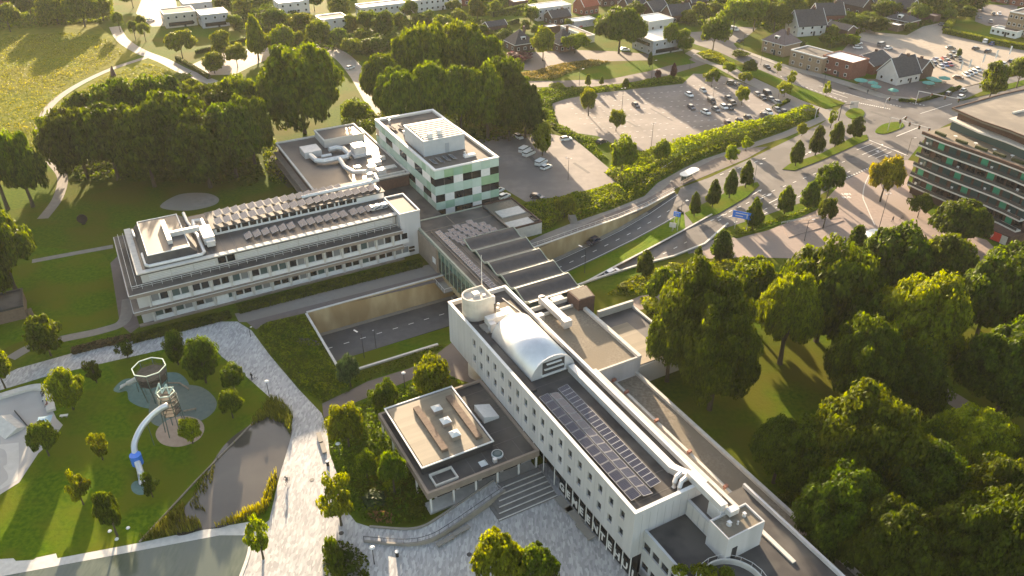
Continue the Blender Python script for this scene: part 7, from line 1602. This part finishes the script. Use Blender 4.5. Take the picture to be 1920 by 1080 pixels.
P2 = thing('climbing_tower', 'tall narrow green climbing tower with zigzag roof frame and long slide', 'climbing tower', at(332, 808))
for i in range(6):
    a, b = octo(1.5, 9.0, 6)[i], octo(2.0, 0, 6)[i]; MB().bar(b, a, .12).build('leg', m_steel, P2)
    for j in range(6):
        z = 4.6+.75*j; u, v = octo(1.75, z, 6)[i], octo(1.75, z, 6)[(i+1) % 6]; MB().bar(u, v, .09).build('net_rope', m_steel if j > 2 else m_net, P2)
    u, v = octo(1.75, 4.6, 6)[i], octo(1.6, 8.6, 6)[(i+1) % 6]; MB().bar(u, v, .06).build('net_rope', m_net, P2)
for z in (4.4, 6.4, 8.0): MB().prism([(p[0], p[1]) for p in octo(1.6, 0, 6)], z, z+.15).build('platform', m_net, P2)
zz = [(-1.6,-.4,9.0),(-1.0,.6,10.6),(-.4,-.5,9.2),(.2,.6,10.4),(.8,-.5,9.1),(1.4,.4,10.0)]
m_pgreen = mat('pale_green_frame', (.34,.44,.38), (.40,.50,.44), 2, .5)
for p, q in zip(zz[:-1], zz[1:]): MB().bar(p, q, .2).build('roof_frame', m_pgreen, P2)
for i in range(6): MB().bar(octo(1.5, 9.0, 6)[i], octo(1.5, 9.0, 6)[(i+1) % 6], .16).build('top_beam', m_pgreen, P2)
for i, (pa, pb, lb) in enumerate((((314,722),(338,722),'grey balance beam on the teal surface'),((338,722),(355,733),'slanting balance beam beside the teal surface'),((345,775),(369,770),'pale balance beam on the grey-green surface'))):
    a, b = at(*pa), at(*pb); root = thing('balance_beam', lb, 'balance beam', a); MB(a).bar(a+Vector((0,0,.55)), b+Vector((0,0,.55)), .22).build('beam', m_wood, root)
    for t in (.08, .92): q = a+(b-a)*t; MB(a).cyl(q.x, q.y, 0, .45, .08, n=8).build('post', m_steel, root)
# ------------------------------------------------------------------ people (one continuous body each) and bicycles
m_skin = mat('skin', (.45,.28,.20)); CL = {k: mat(k+'_clothing', c) for k, c in {'black': (.02,.02,.022), 'white': (.6,.6,.6), 'dusky': (.22,.13,.13), 'navy': (.03,.04,.09), 'grey': (.15,.15,.16)}.items()}
def person_mesh(pose, m):
    if pose == 'sit': J = {'pel':(0,0,.52),'ch':(.03,0,.95),'nk':(.06,0,1.15),'hd':(.09,0,1.32),'tl':(.07,0,1.43),'ls':(.04,.2,1.08),'rs':(.04,-.2,1.08),'le':(.16,.27,.85),'re':(.16,-.27,.85),'lh':(.38,.2,.72),'rh':(.38,-.2,.72),'lk':(.46,.12,.55),'rk':(.46,-.12,.55),'la':(.5,.12,.1),'ra':(.5,-.12,.1),'lt':(.68,.13,.05),'rt':(.68,-.13,.05)}
    elif pose == 'ride': J = {'pel':(-.1,0,.98),'ch':(.15,0,1.38),'nk':(.25,0,1.55),'hd':(.31,0,1.68),'tl':(.33,0,1.78),'ls':(.2,.2,1.48),'rs':(.2,-.2,1.48),'le':(.38,.26,1.25),'re':(.38,-.26,1.25),'lh':(.55,.25,1.08),'rh':(.55,-.25,1.08),'lk':(.28,.11,.72),'rk':(.3,-.11,.9),'la':(.1,.11,.30),'ra':(.2,-.11,.52),'lt':(.28,.12,.25),'rt':(.38,-.12,.48)}
    else: J = {'pel':(0,0,.95),'ch':(.02,0,1.33),'nk':(.02,0,1.5),'hd':(.04,0,1.63),'tl':(.04,0,1.74),'ls':(0,.2,1.43),'rs':(0,-.2,1.43),'le':(-.03,.27,1.14),'re':(.03,-.27,1.14),'lh':(.08,.28,.86),'rh':(.14,-.28,.88),'lk':(.12,.1,.5),'rk':(-.08,-.1,.5),'la':(.16,.1,.09),'ra':(-.22,-.1,.12),'lt':(.36,.11,.04),'rt':(-.04,-.11,.04)}
    rad = {'pel':.15,'ch':.17,'nk':.065,'hd':.105,'tl':.07,'ls':.08,'rs':.08,'le':.05,'re':.05,'lh':.04,'rh':.04,'lk':.075,'rk':.075,'la':.05,'ra':.05,'lt':.04,'rt':.04}
    E = [('pel','ch'),('ch','nk'),('nk','hd'),('hd','tl'),('ch','ls'),('ch','rs'),('ls','le'),('rs','re'),('le','lh'),('re','rh'),('pel','lk'),('pel','rk'),('lk','la'),('rk','ra'),('la','lt'),('ra','rt')]
    ks = list(J); me = bpy.data.meshes.new('body'); me.from_pydata([J[k] for k in ks], [(ks.index(a), ks.index(b)) for a, b in E], [])
    o = bpy.data.objects.new('body', me); COL.objects.link(o); o.modifiers.new('s', 'SKIN'); o.modifiers.new('d', 'SUBSURF').levels = 1
    if not me.skin_vertices: me.attributes
    for i, k in enumerate(ks): me.skin_vertices[0].data[i].radius = (rad[k], rad[k]); me.skin_vertices[0].data[i].use_root = k == 'pel'
    bpy.context.view_layer.update(); out = bpy.data.meshes.new_from_object(o.evaluated_get(bpy.context.evaluated_depsgraph_get())); bpy.data.objects.remove(o)
    out.materials.clear(); out.materials.append(m); out.materials.append(m_skin); out.materials.append(CL['navy'])
    hz_ = J['nk'][2]; pz = J['pel'][2]
    for f in out.polygons:
        c = f.center; f.material_index = 1 if c.z > hz_+.03 else (2 if c.z < pz-.05 else 0)
    return out
def person(label, px, py, face, pose, col, z=0.0, parent=None):
    p = at(px, py, z); root = thing('person', label, 'person', p, face)
    b = mobj('body', person_mesh(pose, CL[col]), root); hd = {'sit': (.07,0,1.36), 'ride': (.29,0,1.70), 'stand': (.02,0,1.66)}[pose]
    MB().cyl(hd[0], hd[1], hd[2], hd[2]+.12, .115, .06, 10).build('hair', m_black, root); return root
person('person in black sitting on the skate park bank, farthest', 83, 737, radians(200), 'sit', 'black', .12); person('second person in black sitting on the skate park bank', 85, 742, radians(200), 'sit', 'black', .12)
person('person in white shirt sitting on the skate park bank', 86, 752, radians(200), 'sit', 'white', .12); person('person in dusky red sitting nearest on the skate park bank', 91, 762, radians(195), 'sit', 'dusky', .12)
person('person in grey walking on the pink forecourt', 1673, 416, radians(120), 'stand', 'black'); person('person standing on the pavement before the restaurant', 1626, 176, radians(250), 'stand', 'black')
def bicycle(label, px, py, rz):
    p = at(px, py); root = thing('bicycle', label, 'bicycle', p, rz)
    for x in (-.52, .52):
        n = 18; w = mobj('wheel', MB().tube([(.33*cos(2*pi*i/n), 0, .33*sin(2*pi*i/n)) for i in range(n+1)], .025, 5).mesh('wheel', m_tyre), root, (x, 0, .36))
    mb = MB(); [mb.bar(a, b, .04) for a, b in (((-.52,0,.36),(-.18,0,.85)),((-.18,0,.85),(.38,0,.85)),((.38,0,.9),(.52,0,.36)),((-.05,0,.32),(.38,0,.82)),((-.05,0,.32),(-.2,0,.9)),((-.52,0,.36),(-.05,0,.32)))]
    mb.build('frame', m_dark, root); MB().box(-.35,-.08,-.07,.07,.9,.96).build('saddle', m_black, root); MB().bar((.42,-.28,1.05),(.42,.28,1.05),.04).build('handlebar', m_black, root); return root
bicycle('bicycle ridden across the sunlit plaza', 539, 905, radians(255)); person('cyclist in grey riding across the sunlit plaza', 539, 905, radians(255), 'ride', 'grey', 0.0)
bicycle('bicycle parked at the edge of the mottled path', 475, 714, radians(20)); person('person in black standing beside a bicycle on the mottled path', 473, 712, radians(60), 'stand', 'black')
bicycle('bicycle lying by the forecourt kerb', 1690, 412, radians(30))
# ------------------------------------------------------------------ the evening air
hz_m = bpy.data.materials.new('haze_air'); hz_m.use_nodes = True; _nt = hz_m.node_tree; _nt.nodes.remove(_nt.nodes['Principled BSDF'])
_pv = _nt.nodes.new('ShaderNodeVolumePrincipled'); _pv.inputs['Color'].default_value = (.93, .94, .95, 1); _pv.inputs['Density'].default_value = .00004; _pv.inputs['Anisotropy'].default_value = .25
_nt.links.new(_pv.outputs[0], _nt.nodes['Material Output'].inputs['Volume'])
tag(MB().box(-3050, 3050, -650, 5050, -8, 102).build('haze', hz_m), 'thin warm evening haze over the whole town', 'haze', None, 'stuff')
